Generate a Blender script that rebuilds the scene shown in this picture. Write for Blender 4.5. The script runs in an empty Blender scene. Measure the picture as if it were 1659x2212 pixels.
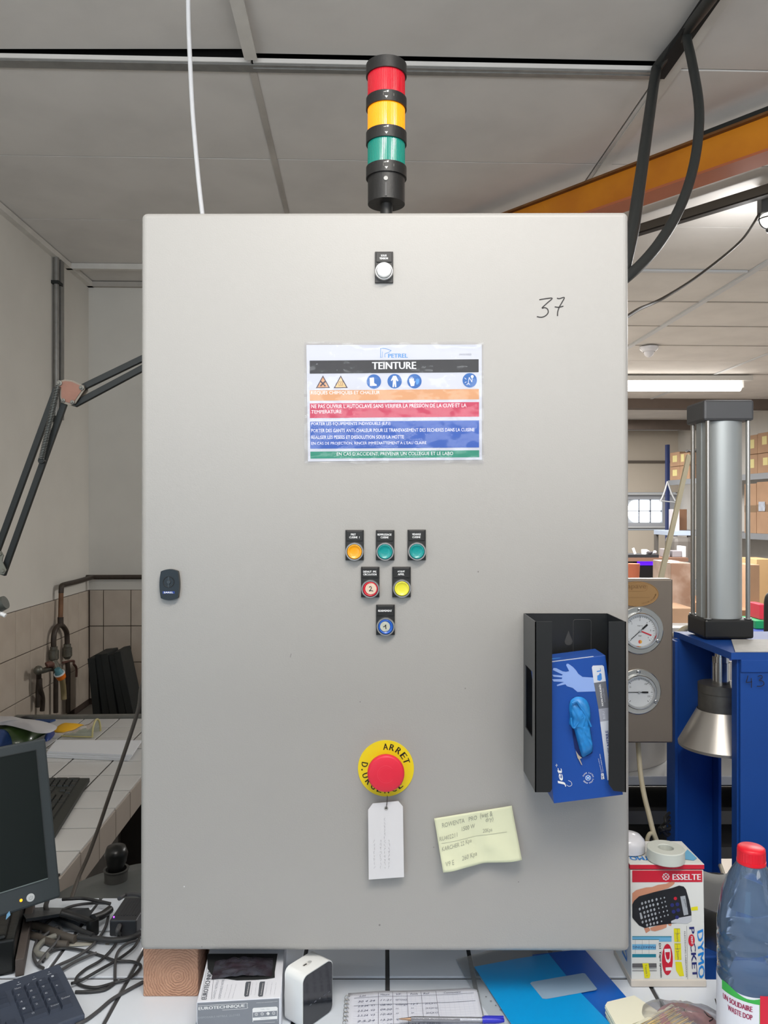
import bpy, math, random
from mathutils import Vector as V, Matrix, noise as mnoise
random.seed(7)
SC = bpy.context.scene
COL = SC.collection
PI = math.pi

# ---------------------------------------------------------------- camera
F, CX, CY, ZC = 1661.0, 829.5, 1106.0, 1.59      # focal length in px, image centre, eye height
cam_d = bpy.data.cameras.new('camera'); cam = bpy.data.objects.new('camera', cam_d)
COL.objects.link(cam)
cam.location = (0, 0, ZC); cam.rotation_euler = (PI / 2, 0, 0)
cam_d.sensor_fit = 'HORIZONTAL'; cam_d.sensor_width = 36.0; cam_d.lens = 36.0 * F / 1659.0
cam_d.clip_start = 0.02
SC.camera = cam

# ---------------------------------------------------------------- world, lights, exposure
w = bpy.data.worlds.new('world'); SC.world = w; w.use_nodes = True
w.node_tree.nodes['Background'].inputs[0].default_value = (0.86, 0.93, 1.0, 1)
w.node_tree.nodes['Background'].inputs[1].default_value = 0.40


def area(name, loc, target, sx, sy, power, col, spread=180):
    d = bpy.data.lights.new(name, 'AREA'); d.shape = 'RECTANGLE'; d.size = sx; d.size_y = sy
    d.energy = power; d.color = col; d.spread = math.radians(spread)
    o = bpy.data.objects.new(name, d); COL.objects.link(o); o.location = loc
    o.rotation_euler = (V(target) - V(loc)).to_track_quat('-Z', 'Y').to_euler()
    return o


area('ceiling_lamp_light', (0.10, 0.08, 2.80), (0.16, 0.12, 0), 0.16, 1.2, 28, (1.0, 0.93, 0.84))
area('ceiling_lamp_light', (1.5, -1.2, 2.75), (1.3, -0.6, 0), 1.4, 0.3, 10, (1.0, 0.96, 0.9))
area('window_light', (-1.38, -0.7, 1.25), (-0.3, 1.25, 1.0), 1.6, 1.2, 9.5, (0.36, 0.70, 1.0))
area('window_light', (2.8, -1.4, 1.8), (0.9, 2.2, 1.2), 1.4, 1.2, 4, (0.95, 0.97, 1.0))
area('ceiling_fill_light', (0.0, -0.8, 2.02), (0.0, -0.5, 2.86), 2.4, 0.9, 77, (0.93, 0.97, 1.0))  # added fill aimed up to brighten the ceiling, no real lamp
area('hall_light', (2.3, 7.0, 2.70), (2.3, 7.0, 0), 1.5, 0.3, 150, (1.0, 0.985, 0.96))
area('hall_light', (2.6, 4.3, 2.76), (2.6, 4.3, 0), 1.2, 0.3, 80, (1.0, 0.99, 0.97))
area('hall_light', (2.5, 10.2, 2.70), (2.7, 10.6, 0), 1.5, 0.3, 75, (1.0, 0.985, 0.96))  # added fill to lift the far wall, no fixture behind it
SC.view_settings.view_transform = 'Standard'
SC.view_settings.look = 'None'
SC.view_settings.exposure = 0.09
SC.view_settings.gamma = 1.0
SC.view_settings.use_curve_mapping = False


# ---------------------------------------------------------------- geometry helpers
def P(px, py, Y):
    return V(((px - CX) * Y / F, Y, ZC - (py - CY) * Y / F))


def PZ(px, py, z):
    return P(px, py, (ZC - z) * F / (py - CY))


I4 = Matrix.Identity(4)
RM = Matrix.Rotation(math.radians(1.88), 4, 'Z')       # the room is turned a little against the cabinet


def xf(loc=(0, 0, 0), rx=0, ry=0, rz=0):
    return Matrix.Translation(loc) @ Matrix.Rotation(rz, 4, 'Z') @ Matrix.Rotation(ry, 4, 'Y') @ Matrix.Rotation(rx, 4, 'X')


def axisM(p, d, up=(0, 0, 1)):
    """matrix at p whose Z runs along d"""
    d = V(d).normalized(); u = V(up)
    if abs(d.dot(u)) > 0.98: u = V((0, 1, 0))
    x = u.cross(d).normalized(); y = d.cross(x)
    m = Matrix((x, y, d)).transposed().to_4x4(); m.translation = V(p)
    return m


def smoothpath(pts, sub=6, closed=False):
    pts = [V(p) for p in pts]; n = len(pts); out = []
    rng = range(n if closed else n - 1)
    for i in rng:
        if closed: a, b, c, d = pts[i - 1], pts[i], pts[(i + 1) % n], pts[(i + 2) % n]
        else: a, b, c, d = pts[max(i - 1, 0)], pts[i], pts[i + 1], pts[min(i + 2, n - 1)]
        for k in range(sub):
            t = k / sub
            out.append(0.5 * ((2 * b) + (c - a) * t + (2 * a - 5 * b + 4 * c - d) * t * t + (3 * b - a - 3 * c + d) * t ** 3))
    if not closed: out.append(pts[-1])
    return out


_fonts = {}


def text_geo(s, shear=0.0):
    k = (s, shear)
    if k in _fonts: return _fonts[k]
    c = bpy.data.curves.new('t', 'FONT'); c.body = s; c.size = 1; c.resolution_u = 2; c.shear = shear
    c.fill_mode = 'FRONT'
    o = bpy.data.objects.new('t', c); COL.objects.link(o)
    dg = bpy.context.evaluated_depsgraph_get()
    me = bpy.data.meshes.new_from_object(o.evaluated_get(dg))
    vs = [v.co.copy() for v in me.vertices]; fs = [tuple(p.vertices) for p in me.polygons]
    bpy.data.objects.remove(o); bpy.data.curves.remove(c); bpy.data.meshes.remove(me)
    _fonts[k] = (vs, fs)
    return vs, fs


class MB:
    def __init__(s, M=None):
        s.v = []; s.f = []; s.mi = []; s.sm = []; s.M = M or I4

    def add(s, vs, fs, mi=0, sm=False, M=None):
        b = len(s.v); T = s.M @ M if M else s.M
        s.v += [T @ V(v) for v in vs]
        for f in fs:
            s.f.append(tuple(b + i for i in f)); s.mi.append(mi); s.sm.append(sm)
        return s

    def box(s, lo, hi, mi=0, M=None):
        x0, y0, z0 = lo; x1, y1, z1 = hi
        vs = [(x0, y0, z0), (x1, y0, z0), (x1, y1, z0), (x0, y1, z0), (x0, y0, z1), (x1, y0, z1), (x1, y1, z1), (x0, y1, z1)]
        return s.add(vs, [(0, 3, 2, 1), (4, 5, 6, 7), (0, 1, 5, 4), (1, 2, 6, 5), (2, 3, 7, 6), (3, 0, 4, 7)], mi, False, M)

    def cyl(s, p0, p1, r0, r1=None, n=20, mi=0, caps=True):
        p0 = V(p0); p1 = V(p1); r1 = r0 if r1 is None else r1
        M = axisM(p0, p1 - p0); L = (p1 - p0).length
        return s.lathe([(r0, 0), (r1, L)], M, n, mi, caps)

    def lathe(s, prof, M=None, n=32, mi=0, caps=True, ribs=0, ribd=0.0, sharp=True):
        """prof: (radius, z) list; duplicated rings keep edges crisp"""
        rings = []
        if sharp and len(prof) > 2:
            for a, b in zip(prof[:-1], prof[1:]): rings.append((a, b))
        else: rings = [(prof[i], prof[i + 1]) for i in range(len(prof) - 1)]
        for a, b in rings:
            vs = []; fs = []
            for (r, z) in (a, b):
                for k in range(n):
                    t = 2 * PI * k / n; rr = r + (ribd * (k % 2) if ribs else 0)
                    vs.append((rr * math.cos(t), rr * math.sin(t), z))
            for k in range(n):
                q = (k + 1) % n; fs.append((k, q, n + q, n + k))
            s.add(vs, fs, mi, not ribs, M)
        if caps:
            for (r, z), rev in ((prof[0], True), (prof[-1], False)):
                if r > 1e-6:
                    vs = [(r * math.cos(2 * PI * k / n), r * math.sin(2 * PI * k / n), z) for k in range(n)]
                    f = tuple(range(n)); s.add(vs, [f[::-1] if rev else f], mi, False, M)
        return s

    def smooth_lathe(s, prof, M=None, n=40, mi=0):
        vs = []; fs = []
        for (r, z) in prof:
            for k in range(n):
                t = 2 * PI * k / n; vs.append((r * math.cos(t), r * math.sin(t), z))
        for i in range(len(prof) - 1):
            for k in range(n):
                q = (k + 1) % n; fs.append((i * n + k, i * n + q, (i + 1) * n + q, (i + 1) * n + k))
        return s.add(vs, fs, mi, True, M)

    def tube(s, pts, r, n=8, mi=0, sub=5, closed=False, flat=1.0):
        pts = smoothpath(pts, sub, closed) if sub > 1 else [V(p) for p in pts]
        N = len(pts); vs = []; fs = []; u = None
        for i, p in enumerate(pts):
            a = pts[i - 1] if (i > 0 or closed) else p
            b = pts[(i + 1) % N] if (i < N - 1 or closed) else p
            d = (b - a)
            d = d.normalized() if d.length > 1e-9 else V((0, 0, 1))
            if u is None:
                u = d.cross(V((0, 0, 1)))
                if u.length < 1e-3: u = d.cross(V((0, 1, 0)))
            u = (u - d * u.dot(d)).normalized(); w_ = d.cross(u)
            for k in range(n):
                t = 2 * PI * k / n; vs.append(p + u * (r * math.cos(t)) + w_ * (r * flat * math.sin(t)))
        for i in range(N if closed else N - 1):
            j = (i + 1) % N
            for k in range(n):
                q = (k + 1) % n; fs.append((i * n + k, i * n + q, j * n + q, j * n + k))
        s.add(vs, fs, mi, True)
        if not closed:
            s.add(vs[:n], [tuple(range(n))[::-1]], mi); s.add(vs[-n:], [tuple(range(n))], mi)
        return s

    def prism(s, poly, z0, z1, M=None, mi=0, mi_side=None, sm=False):
        n = len(poly); vs = [(x, y, z0) for x, y in poly] + [(x, y, z1) for x, y in poly]
        f = tuple(range(n)); s.add(vs, [f[::-1], tuple(n + i for i in f)], mi, False, M)
        s.add(vs, [(i, (i + 1) % n, n + (i + 1) % n, n + i) for i in range(n)], mi if mi_side is None else mi_side, sm, M)
        return s

    def sheet(s, poly, z=0, M=None, mi=0):
        return s.add([(x, y, z) for x, y in poly], [tuple(range(len(poly)))], mi, False, M)

    def grid(s, fn, nu, nv, mi=0, sm=True, M=None):
        vs = [fn(i / nu, j / nv) for j in range(nv + 1) for i in range(nu + 1)]
        fs = [(j * (nu + 1) + i, j * (nu + 1) + i + 1, (j + 1) * (nu + 1) + i + 1, (j + 1) * (nu + 1) + i) for j in range(nv) for i in range(nu)]
        return s.add(vs, fs, mi, sm, M)

    def sphere(s, c, r, n=16, mi=0, sc=(1, 1, 1)):
        vs = []; m = n // 2
        for j in range(m + 1):
            a = PI * j / m
            for i in range(n):
                b = 2 * PI * i / n
                vs.append((c[0] + r * sc[0] * math.sin(a) * math.cos(b), c[1] + r * sc[1] * math.sin(a) * math.sin(b), c[2] + r * sc[2] * math.cos(a)))
        fs = [(j * n + i, (j + 1) * n + i, (j + 1) * n + (i + 1) % n, j * n + (i + 1) % n) for j in range(m) for i in range(n)]
        return s.add(vs, fs, mi, True)

    def torus(s, M, R, r, n=36, m=10, mi=0):
        pts = [M @ V((R * math.cos(2 * PI * k / n), R * math.sin(2 * PI * k / n), 0)) for k in range(n)]
        return s.tube(pts, r, m, mi, 1, True)

    def stroke(s, pts, wd, M, mi=0, z=0, sub=4):
        """a pen line on the XY plane of M"""
        p = smoothpath([(a, b, 0) for a, b in pts], sub); n = len(p)
        vs = []
        for i in range(n):
            d = p[min(i + 1, n - 1)] - p[max(i - 1, 0)]
            d = d.normalized() if d.length > 1e-9 else V((1, 0, 0)); q = V((-d.y, d.x, 0)) * wd / 2
            vs += [(p[i] + q + V((0, 0, z))), (p[i] - q + V((0, 0, z)))]
        return s.add(vs, [(2 * i, 2 * i + 1, 2 * i + 3, 2 * i + 2) for i in range(n - 1)], mi, False, M)

    def text(s, t, M, w_, h, mi=0, z=0, shear=0.0, bold=False):
        """text whose bounding box is w_ x h with its lower left corner at M's origin"""
        vs, fs = text_geo(t, shear)
        if not vs: return s
        x0 = min(v.x for v in vs); x1 = max(v.x for v in vs); y0 = min(v.y for v in vs); y1 = max(v.y for v in vs)
        kx = w_ / max(x1 - x0, 1e-6); ky = h / max(y1 - y0, 1e-6)
        for dx in ((-.028, .028) if bold else (0,)):
            s.add([((v.x - x0 + dx) * kx, (v.y - y0) * ky, z + dx * 1e-4) for v in vs], fs, mi, False, M)
        return s


class Fr:
    """a flat face in space: origin, unit right u, unit up v, normal n toward the viewer"""

    def __init__(s, o, u, v):
        s.o = V(o); s.u = V(u).normalized(); v = V(v); s.v = (v - s.u * v.dot(s.u)).normalized(); s.n = s.u.cross(s.v)
        s.M = Matrix((s.u, s.v, s.n)).transposed().to_4x4(); s.M.translation = s.o

    def w(s, px, py, off=0.0):
        d = V(((px - CX) / F, 1, -(py - CY) / F)); c = V((0, 0, ZC))
        t = (s.o - c).dot(s.n) / d.dot(s.n)
        return c + d * t + s.n * off

    def l(s, px, py):
        p = s.w(px, py) - s.o
        return (p.dot(s.u), p.dot(s.v))

    def poly(s, mb, pts, z, mi=0):
        mb.sheet([s.l(*p) for p in pts], z, s.M, mi)

    def rect(s, mb, x0, y0, x1, y1, z, mi=0):
        s.poly(mb, [(x0, y1), (x1, y1), (x1, y0), (x0, y0)], z, mi)

    def disc(s, mb, px, py, r, z, mi=0, n=28, ry=None):
        s.poly(mb, [(px + r * math.cos(2 * PI * k / n), py - (ry or r) * math.sin(2 * PI * k / n)) for k in range(n)], z, mi)

    def stroke(s, mb, pts, wpx, z, mi=0, sub=4):
        k = (s.w(*pts[0]).y) / F
        mb.stroke([s.l(*p) for p in pts], wpx * k, s.M, mi, z, sub)

    def text(s, mb, t, a, b, hpx, z, mi=0, shear=0.0, bold=False):
        """text from baseline start pixel a to baseline end pixel b, hpx tall"""
        A = V(s.l(*a)); B = V(s.l(*b)); d = B - A; ang = math.atan2(d.y, d.x)
        k = s.w(*a).y / F
        mb.text(t, s.M @ Matrix.Translation((A.x, A.y, 0)) @ Matrix.Rotation(ang, 4, 'Z'), d.length, hpx * k, mi, z, shear, bold)


# ---------------------------------------------------------------- materials
def lin(c):
    return tuple(((x / 255) / 12.92 if x / 255 <= 0.04045 else ((x / 255 + 0.055) / 1.055) ** 2.4) for x in c) + (1.0,)


_m = {}


def mat(name, rgb, rough=0.5, metal=0.0, var=0.0, vscale=6.0, bump=0.0, bscale=40.0, spec=0.5, coat=0.0, emit=None, estr=0.0, rgb2=None, stretch=None, sss=0.0):
    if name in _m: return _m[name]
    m = bpy.data.materials.new(name); m.use_nodes = True; nt = m.node_tree; b = nt.nodes['Principled BSDF']
    b.inputs['Base Color'].default_value = lin(rgb); b.inputs['Roughness'].default_value = rough
    b.inputs['Metallic'].default_value = metal; b.inputs['Specular IOR Level'].default_value = spec
    b.inputs['Coat Weight'].default_value = coat; b.inputs['Coat Roughness'].default_value = 0.08
    if emit: b.inputs['Emission Color'].default_value = lin(emit); b.inputs['Emission Strength'].default_value = estr
    if var or bump:
        tc = nt.nodes.new('ShaderNodeTexCoord'); mp = nt.nodes.new('ShaderNodeMapping')
        nt.links.new(tc.outputs['Object'], mp.inputs[0])
        if stretch: mp.inputs['Scale'].default_value = stretch
    if var:
        n = nt.nodes.new('ShaderNodeTexNoise'); n.inputs['Scale'].default_value = vscale; n.inputs['Detail'].default_value = 5
        nt.links.new(mp.outputs[0], n.inputs['Vector'])
        r = nt.nodes.new('ShaderNodeValToRGB'); c = lin(rgb); c2 = lin(rgb2) if rgb2 else tuple(x * (1 - var) for x in c[:3]) + (1,)
        r.color_ramp.elements[0].position = 0.33; r.color_ramp.elements[1].position = 0.62
        r.color_ramp.elements[0].color = c2; r.color_ramp.elements[1].color = c
        nt.links.new(n.outputs[0], r.inputs[0]); nt.links.new(r.outputs[0], b.inputs['Base Color'])
    if bump:
        n2 = nt.nodes.new('ShaderNodeTexNoise'); n2.inputs['Scale'].default_value = bscale; n2.inputs['Detail'].default_value = 4
        nt.links.new(mp.outputs[0], n2.inputs['Vector'])
        bp = nt.nodes.new('ShaderNodeBump'); bp.inputs['Strength'].default_value = bump; bp.inputs['Distance'].default_value = 0.002
        nt.links.new(n2.outputs[0], bp.inputs['Height']); nt.links.new(bp.outputs[0], b.inputs['Normal'])
    _m[name] = m
    return m


def film(name, rgb, body=0.1, rough=0.08, bodycol=None, bump=0.0, bscale=60, gloss=1.0, metal=0):
    """thin clear sheet: tinted transparency, a little diffuse body and a fresnel gloss"""
    if name in _m: return _m[name]
    m = bpy.data.materials.new(name); m.use_nodes = True; nt = m.node_tree; nt.nodes.clear()
    out = nt.nodes.new('ShaderNodeOutputMaterial'); tr = nt.nodes.new('ShaderNodeBsdfTransparent'); df = nt.nodes.new('ShaderNodeBsdfDiffuse')
    gl = nt.nodes.new('ShaderNodeBsdfGlossy'); m1 = nt.nodes.new('ShaderNodeMixShader'); m2 = nt.nodes.new('ShaderNodeMixShader')
    tr.inputs[0].default_value = lin(rgb); df.inputs[0].default_value = lin(bodycol or rgb); gl.inputs['Roughness'].default_value = rough
    m1.inputs[0].default_value = body
    lw = nt.nodes.new('ShaderNodeFresnel'); lw.inputs[0].default_value = 1.45
    mu = nt.nodes.new('ShaderNodeMath'); mu.operation = 'MULTIPLY'; mu.inputs[1].default_value = gloss; mu.use_clamp = True
    nt.links.new(lw.outputs[0], mu.inputs[0])
    nt.links.new(tr.outputs[0], m1.inputs[1]); nt.links.new(df.outputs[0], m1.inputs[2])
    nt.links.new(mu.outputs[0], m2.inputs[0]); nt.links.new(m1.outputs[0], m2.inputs[1]); nt.links.new(gl.outputs[0], m2.inputs[2])
    nt.links.new(m2.outputs[0], out.inputs[0])
    if bump:
        tc = nt.nodes.new('ShaderNodeTexCoord'); n2 = nt.nodes.new('ShaderNodeTexNoise'); n2.inputs['Scale'].default_value = bscale
        bp = nt.nodes.new('ShaderNodeBump'); bp.inputs['Strength'].default_value = bump; bp.inputs['Distance'].default_value = 0.003
        nt.links.new(tc.outputs['Object'], n2.inputs['Vector']); nt.links.new(n2.outputs[0], bp.inputs['Height'])
        for g in (gl, df, lw): nt.links.new(bp.outputs[0], g.inputs['Normal'])
    _m[name] = m
    return m


def wood_end(name, c1, c2):
    m = bpy.data.materials.new(name); m.use_nodes = True; nt = m.node_tree; b = nt.nodes['Principled BSDF']
    b.inputs['Roughness'].default_value = 0.8
    tc = nt.nodes.new('ShaderNodeTexCoord'); mp = nt.nodes.new('ShaderNodeMapping'); mp.inputs['Location'].default_value = (-0.012, 0, -0.034)
    wv = nt.nodes.new('ShaderNodeTexWave'); wv.wave_type = 'RINGS'; wv.rings_direction = 'Y'; wv.inputs['Scale'].default_value = 75
    wv.inputs['Distortion'].default_value = 5.0; wv.inputs['Detail'].default_value = 3; wv.inputs['Detail Scale'].default_value = 2.0
    n = nt.nodes.new('ShaderNodeTexNoise'); n.inputs['Scale'].default_value = 70; n.inputs['Detail'].default_value = 6
    mx = nt.nodes.new('ShaderNodeMix'); mx.data_type = 'RGBA'; mx.inputs['A'].default_value = lin(c1); mx.inputs['B'].default_value = lin(c2)
    mu = nt.nodes.new('ShaderNodeMath'); mu.operation = 'MULTIPLY'
    nt.links.new(tc.outputs['Object'], mp.inputs[0]); nt.links.new(mp.outputs[0], wv.inputs[0]); nt.links.new(mp.outputs[0], n.inputs['Vector'])
    nt.links.new(wv.outputs[1], mu.inputs[0]); nt.links.new(n.outputs[0], mu.inputs[1])
    nt.links.new(mu.outputs[0], mx.inputs['Factor']); nt.links.new(mx.outputs['Result'], b.inputs['Base Color'])
    bp = nt.nodes.new('ShaderNodeBump'); bp.inputs['Strength'].default_value = 0.5; bp.inputs['Distance'].default_value = 0.002
    nt.links.new(wv.outputs[1], bp.inputs['Height']); nt.links.new(bp.outputs[0], b.inputs['Normal'])
    return m


BLK = lambda: mat('black_plastic', (24, 25, 26), 0.42, bump=0.15, bscale=300)
STEEL = lambda: mat('brushed_steel', (190, 186, 180), 0.32, 1.0, var=0.12, vscale=8, stretch=(1, 1, 0.15))
CHROME = lambda: mat('chrome', (215, 215, 215), 0.14, 1.0)
WHITE = lambda: mat('white_print', (236, 236, 236), 0.5)
CARD = lambda: mat('cardboard', (172, 138, 110), 0.85, var=0.10, vscale=5)

# ---------------------------------------------------------------- object helpers
WL = {}


def thing(name, label, cat, loc, group=None):
    o = bpy.data.objects.new(name, None); COL.objects.link(o); o.location = V(loc); o.empty_display_size = 0.05
    o['label'] = label; o['category'] = cat
    if group: o['group'] = group
    WL[o.name] = V(loc)
    return o


def obj(name, mb, mats, parent=None, bevel=0.0, bseg=2, label=None, kind=None, solid=0.0, sub=0, loc=None):
    if not isinstance(mats, (list, tuple)): mats = [mats]
    me = bpy.data.meshes.new(name)
    if parent is not None: base = WL[parent.name]
    elif loc is not None: base = V(loc)
    else:
        xs = [v.x for v in mb.v]; ys = [v.y for v in mb.v]; base = V(((min(xs) + max(xs)) / 2, (min(ys) + max(ys)) / 2, min(v.z for v in mb.v)))
    me.from_pydata([v - base for v in mb.v], [], mb.f)
    me.polygons.foreach_set('material_index', mb.mi); me.polygons.foreach_set('use_smooth', mb.sm)
    for m in mats: me.materials.append(m)
    me.update()
    o = bpy.data.objects.new(name, me); COL.objects.link(o)
    if parent is not None: o.parent = parent
    else: o.location = base
    WL[o.name] = base
    if bevel:
        b = o.modifiers.new('bevel', 'BEVEL'); b.width = bevel; b.segments = bseg; b.limit_method = 'ANGLE'; b.angle_limit = math.radians(40)
    if solid:
        b = o.modifiers.new('solid', 'SOLIDIFY'); b.thickness = solid; b.offset = -1
    if sub:
        b = o.modifiers.new('sub', 'SUBSURF'); b.levels = sub; b.render_levels = sub
    if label: o['label'] = label
    if kind: o['kind'] = kind
    return o


def tag(o, label, cat, group=None):
    o['label'] = label; o['category'] = cat
    if group: o['group'] = group
    return o


def mesh_of(mb, mats):
    me = bpy.data.meshes.new('piece')
    me.from_pydata(mb.v, [], mb.f); me.polygons.foreach_set('material_index', mb.mi); me.polygons.foreach_set('use_smooth', mb.sm)
    for m in (mats if isinstance(mats, (list, tuple)) else [mats]): me.materials.append(m)
    return me


def piece(name, me, parent, loc, rot=(0, 0, 0), sc=None):
    o = bpy.data.objects.new(name, me); COL.objects.link(o); o.parent = parent
    o.location = V(loc) - WL[parent.name]; o.rotation_euler = rot
    if sc: o.scale = sc
    WL[o.name] = V(loc)
    return o


def slab(sx, sy, sz, b):
    """a flat tile centred in x,y, from z=0 down to -sz, with a chamfered top edge of b"""
    mb = MB(); x, y = sx / 2, sy / 2
    vs = [(-x, -y, -sz), (x, -y, -sz), (x, y, -sz), (-x, y, -sz), (-x, -y, -b), (x, -y, -b), (x, y, -b), (-x, y, -b),
          (-x + b, -y + b, 0), (x - b, -y + b, 0), (x - b, y - b, 0), (-x + b, y - b, 0)]
    fs = [(0, 3, 2, 1), (8, 9, 10, 11)]
    for i in range(4):
        j = (i + 1) % 4; fs += [(i, j, 4 + j, 4 + i), (4 + i, 4 + j, 8 + j, 8 + i)]
    return mb.add(vs, fs)


def rrect(x0, y0, x1, y1, r, n=6):
    out = []
    for cx, cy, a in ((x1 - r, y1 - r, 0), (x0 + r, y1 - r, PI / 2), (x0 + r, y0 + r, PI), (x1 - r, y0 + r, 1.5 * PI)):
        for k in range(n + 1):
            t = a + PI / 2 * k / n; out.append((cx + r * math.cos(t), cy + r * math.sin(t)))
    return out

# ================================================================ THE SETTING
XL, YB, ZT = -1.492, 4.30, 2.86
plaster = mat('plaster', (214, 210, 202), 0.9, var=0.06, vscale=3, bump=0.15, bscale=30)
ceil_m = mat('ceiling_panel', (216, 212, 207), 0.85, var=0.10, vscale=3.5, bump=0.1, bscale=20)
void_m = mat('void_shade', (20, 18, 17), 0.95)
galv = mat('galvanised_rail', (150, 150, 148), 0.45, 0.7, var=0.15, vscale=30)
railp = mat('painted_rail', (214, 210, 203), 0.6, var=0.1, vscale=12)


def R3(x, y, z): return RM @ V((x, y, z))


fl = obj('floor', MB(RM).box((-2.2, -3, -0.05), (5.6, 12.3, -0.006)), mat('floor_grout', (96, 90, 84), 0.9, var=.2), kind='structure')
ftile = mesh_of(slab(0.294, 0.294, 0.010, 0.0015), mat('floor_tile', (188, 176, 162), 0.35, var=0.1, vscale=4))
for i in range(8):
    for j in range(11):
        piece('tile', ftile, fl, R3(0.5 + .3 * i, 2.75 + .3 * j, 0.0), (0, 0, math.radians(1.88)))

wl = obj('wall_left', MB(RM).box((XL - .12, -0.6, 0), (XL, YB + .12, ZT + .02)), plaster, kind='structure')
wb = obj('wall_back', MB(RM).box((XL, YB, 0), (1.05, YB + .12, ZT + .02)), plaster, kind='structure')
obj('wall_partition', MB(RM).box((0.93, YB + .12, 0), (1.05, 12.1, ZT + .02)), plaster, kind='structure')
wr = obj('wall_right', MB(RM).box((5.05, 1.6, 0), (5.17, 12.1, ZT + .02)), mat('hall_wall', (198, 194, 188), 0.9, var=.05), kind='structure')
# far wall with the sectional door opening in it
farw = mat('far_wall', (196, 186, 172), 0.9, var=0.06, vscale=1.0)
mb = MB(RM)
mb.box((1.05, 12.0, 0), (3.98, 12.12, ZT + .02)); mb.box((6.4, 12.0, 0), (6.5, 12.12, ZT)); mb.box((3.98, 12.0, 1.9), (5.05, 12.12, ZT + .02))
mb.box((3.98, 12.0, 0), (5.05, 12.12, 1.30))
obj('wall_far', mb, farw, kind='structure')
mb = MB(RM); mb.box((3.3, 11.96, 2.36), (5.05, 12.0, 2.40)); mb.box((3.3, 11.95, 1.86), (5.05, 12.0, 1.885), 1); mb.box((3.3, 11.95, 1.34), (5.05, 12.0, 1.365), 1)
obj('trim_1', mb, [mat('dark_trim', (96, 88, 80), .7), mat('rail_white', (196, 198, 200), .5)], kind='structure')

# ceiling: backing slab coloured near black as unlit void, panels in a metal grid
ce = obj('ceiling', MB(RM).box((XL - .1, -0.85, ZT + .045), (5.2, 12.1, ZT + .08)), void_m, kind='structure')
xs = [XL, -.302, .87, 2.07, 3.27, 4.47, 5.05]; y0, dy = -0.82, 0.6
panels = {}
for i in range(len(xs) - 1):
    wd = round(xs[i + 1] - xs[i] - .006, 3)
    if wd not in panels:
        m_ = slab(wd, dy - .005, 0.012, 0.001); m_.v = [V((v.x, -v.y, -v.z)) for v in m_.v]
        m_.f = [f for f in m_.f]
        panels[wd] = mesh_of(m_, ceil_m)
    for j in range(21):
        cx = (xs[i] + xs[i + 1]) / 2; cy = y0 + dy * (j + .5); rx = random.uniform(-.0012, .0012); ry = random.uniform(-.0005, .0005); dz = 0
        if j == 4 and i == 0: rx, ry, dz = .028, -.020, .014
        if j == 4 and i == 1: rx, ry, dz = .034, 0, .012
        if j == 4 and i == 2: dz = 0.002
        piece('ceiling_panel', panels[wd], ce, R3(cx, cy, ZT + dz), (rx, ry, math.radians(1.88)))


def rail(name, lo, hi, m, par=ce): return obj(name, MB(RM).box(lo, hi), m, par)


rail('rail', (-.319, -.8, ZT - .007), (-.284, 2.16, ZT - .001), railp)
rail('rail', (-.314, 2.2, ZT - .003), (-.294, 4.3, ZT - .001), mat('rail_dull', (184, 178, 170), .8, var=.2))
mb = MB(RM); mb.box((XL, 2.186, ZT - .006), (.86, 2.222, ZT - .003)); mb.box((-.30, 2.199, ZT - .008), (.86, 2.208, ZT - .006)); mb.box((XL, 2.30, ZT + .014), (.86, 2.31, ZT + .04))
obj('rail', mb, galv, ce, label='bare galvanised cross rail with its panel lifted off it')
rail('rail', (XL, 3.965, ZT - .03), (1.0, 3.99, ZT - .002), railp)
rail('rail', (.885, 1.4, ZT - .006), (.92, 4.3, ZT - .001), railp)
rail('rail', (2.05, 2.2, ZT - .012), (2.085, 7.0, ZT - .001), mat('rail_white', (196, 198, 200), .5))
rail('rail', (3.26, 5.0, ZT - .008), (3.285, 9.0, ZT - .001), mat('rail_white', (196, 198, 200), .5))
rail('rail', (1.06, 3.97, ZT - .012), (2.04, 3.995, ZT - .001), mat('rail_white', (196, 198, 200), .5))
for k in (4.58, 5.18, 5.78, 6.98): rail('rail', (1.06, k - .006, ZT - .004), (5.0, k + .006, ZT - .001), mat('rail_dull', (184, 178, 170), .8, var=.2))
# missing strip of ceiling: black bar painted as the unlit gap, cables hang here
rail('gap_shade_bar', (.845, -.8, ZT - .016), (.885, 2.2, ZT - .001), mat('gap_shade_black', (14, 14, 15), .8))
# angle trims where the walls meet the ceiling
obj('trim_2', MB(RM).box((XL, -.5, ZT - .03), (XL + .03, YB, ZT - .004)), railp, kind='structure')
obj('trim_3', MB(RM).box((XL, YB - .03, ZT - .03), (1.0, YB, ZT - .004)), mat('rail_dull', (184, 178, 170), .8, var=.2), kind='structure')
# beams across the hall ceiling
for k, (y, h) in enumerate(((8.5, .11), (10.45, .13))):
    obj('trim_%d' % (4 + k), MB(RM).box((1.05, y, ZT - h), (5.05, y + .14, ZT)), mat('hall_beam', (100, 88, 80), .8, var=.1), kind='structure')

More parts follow.
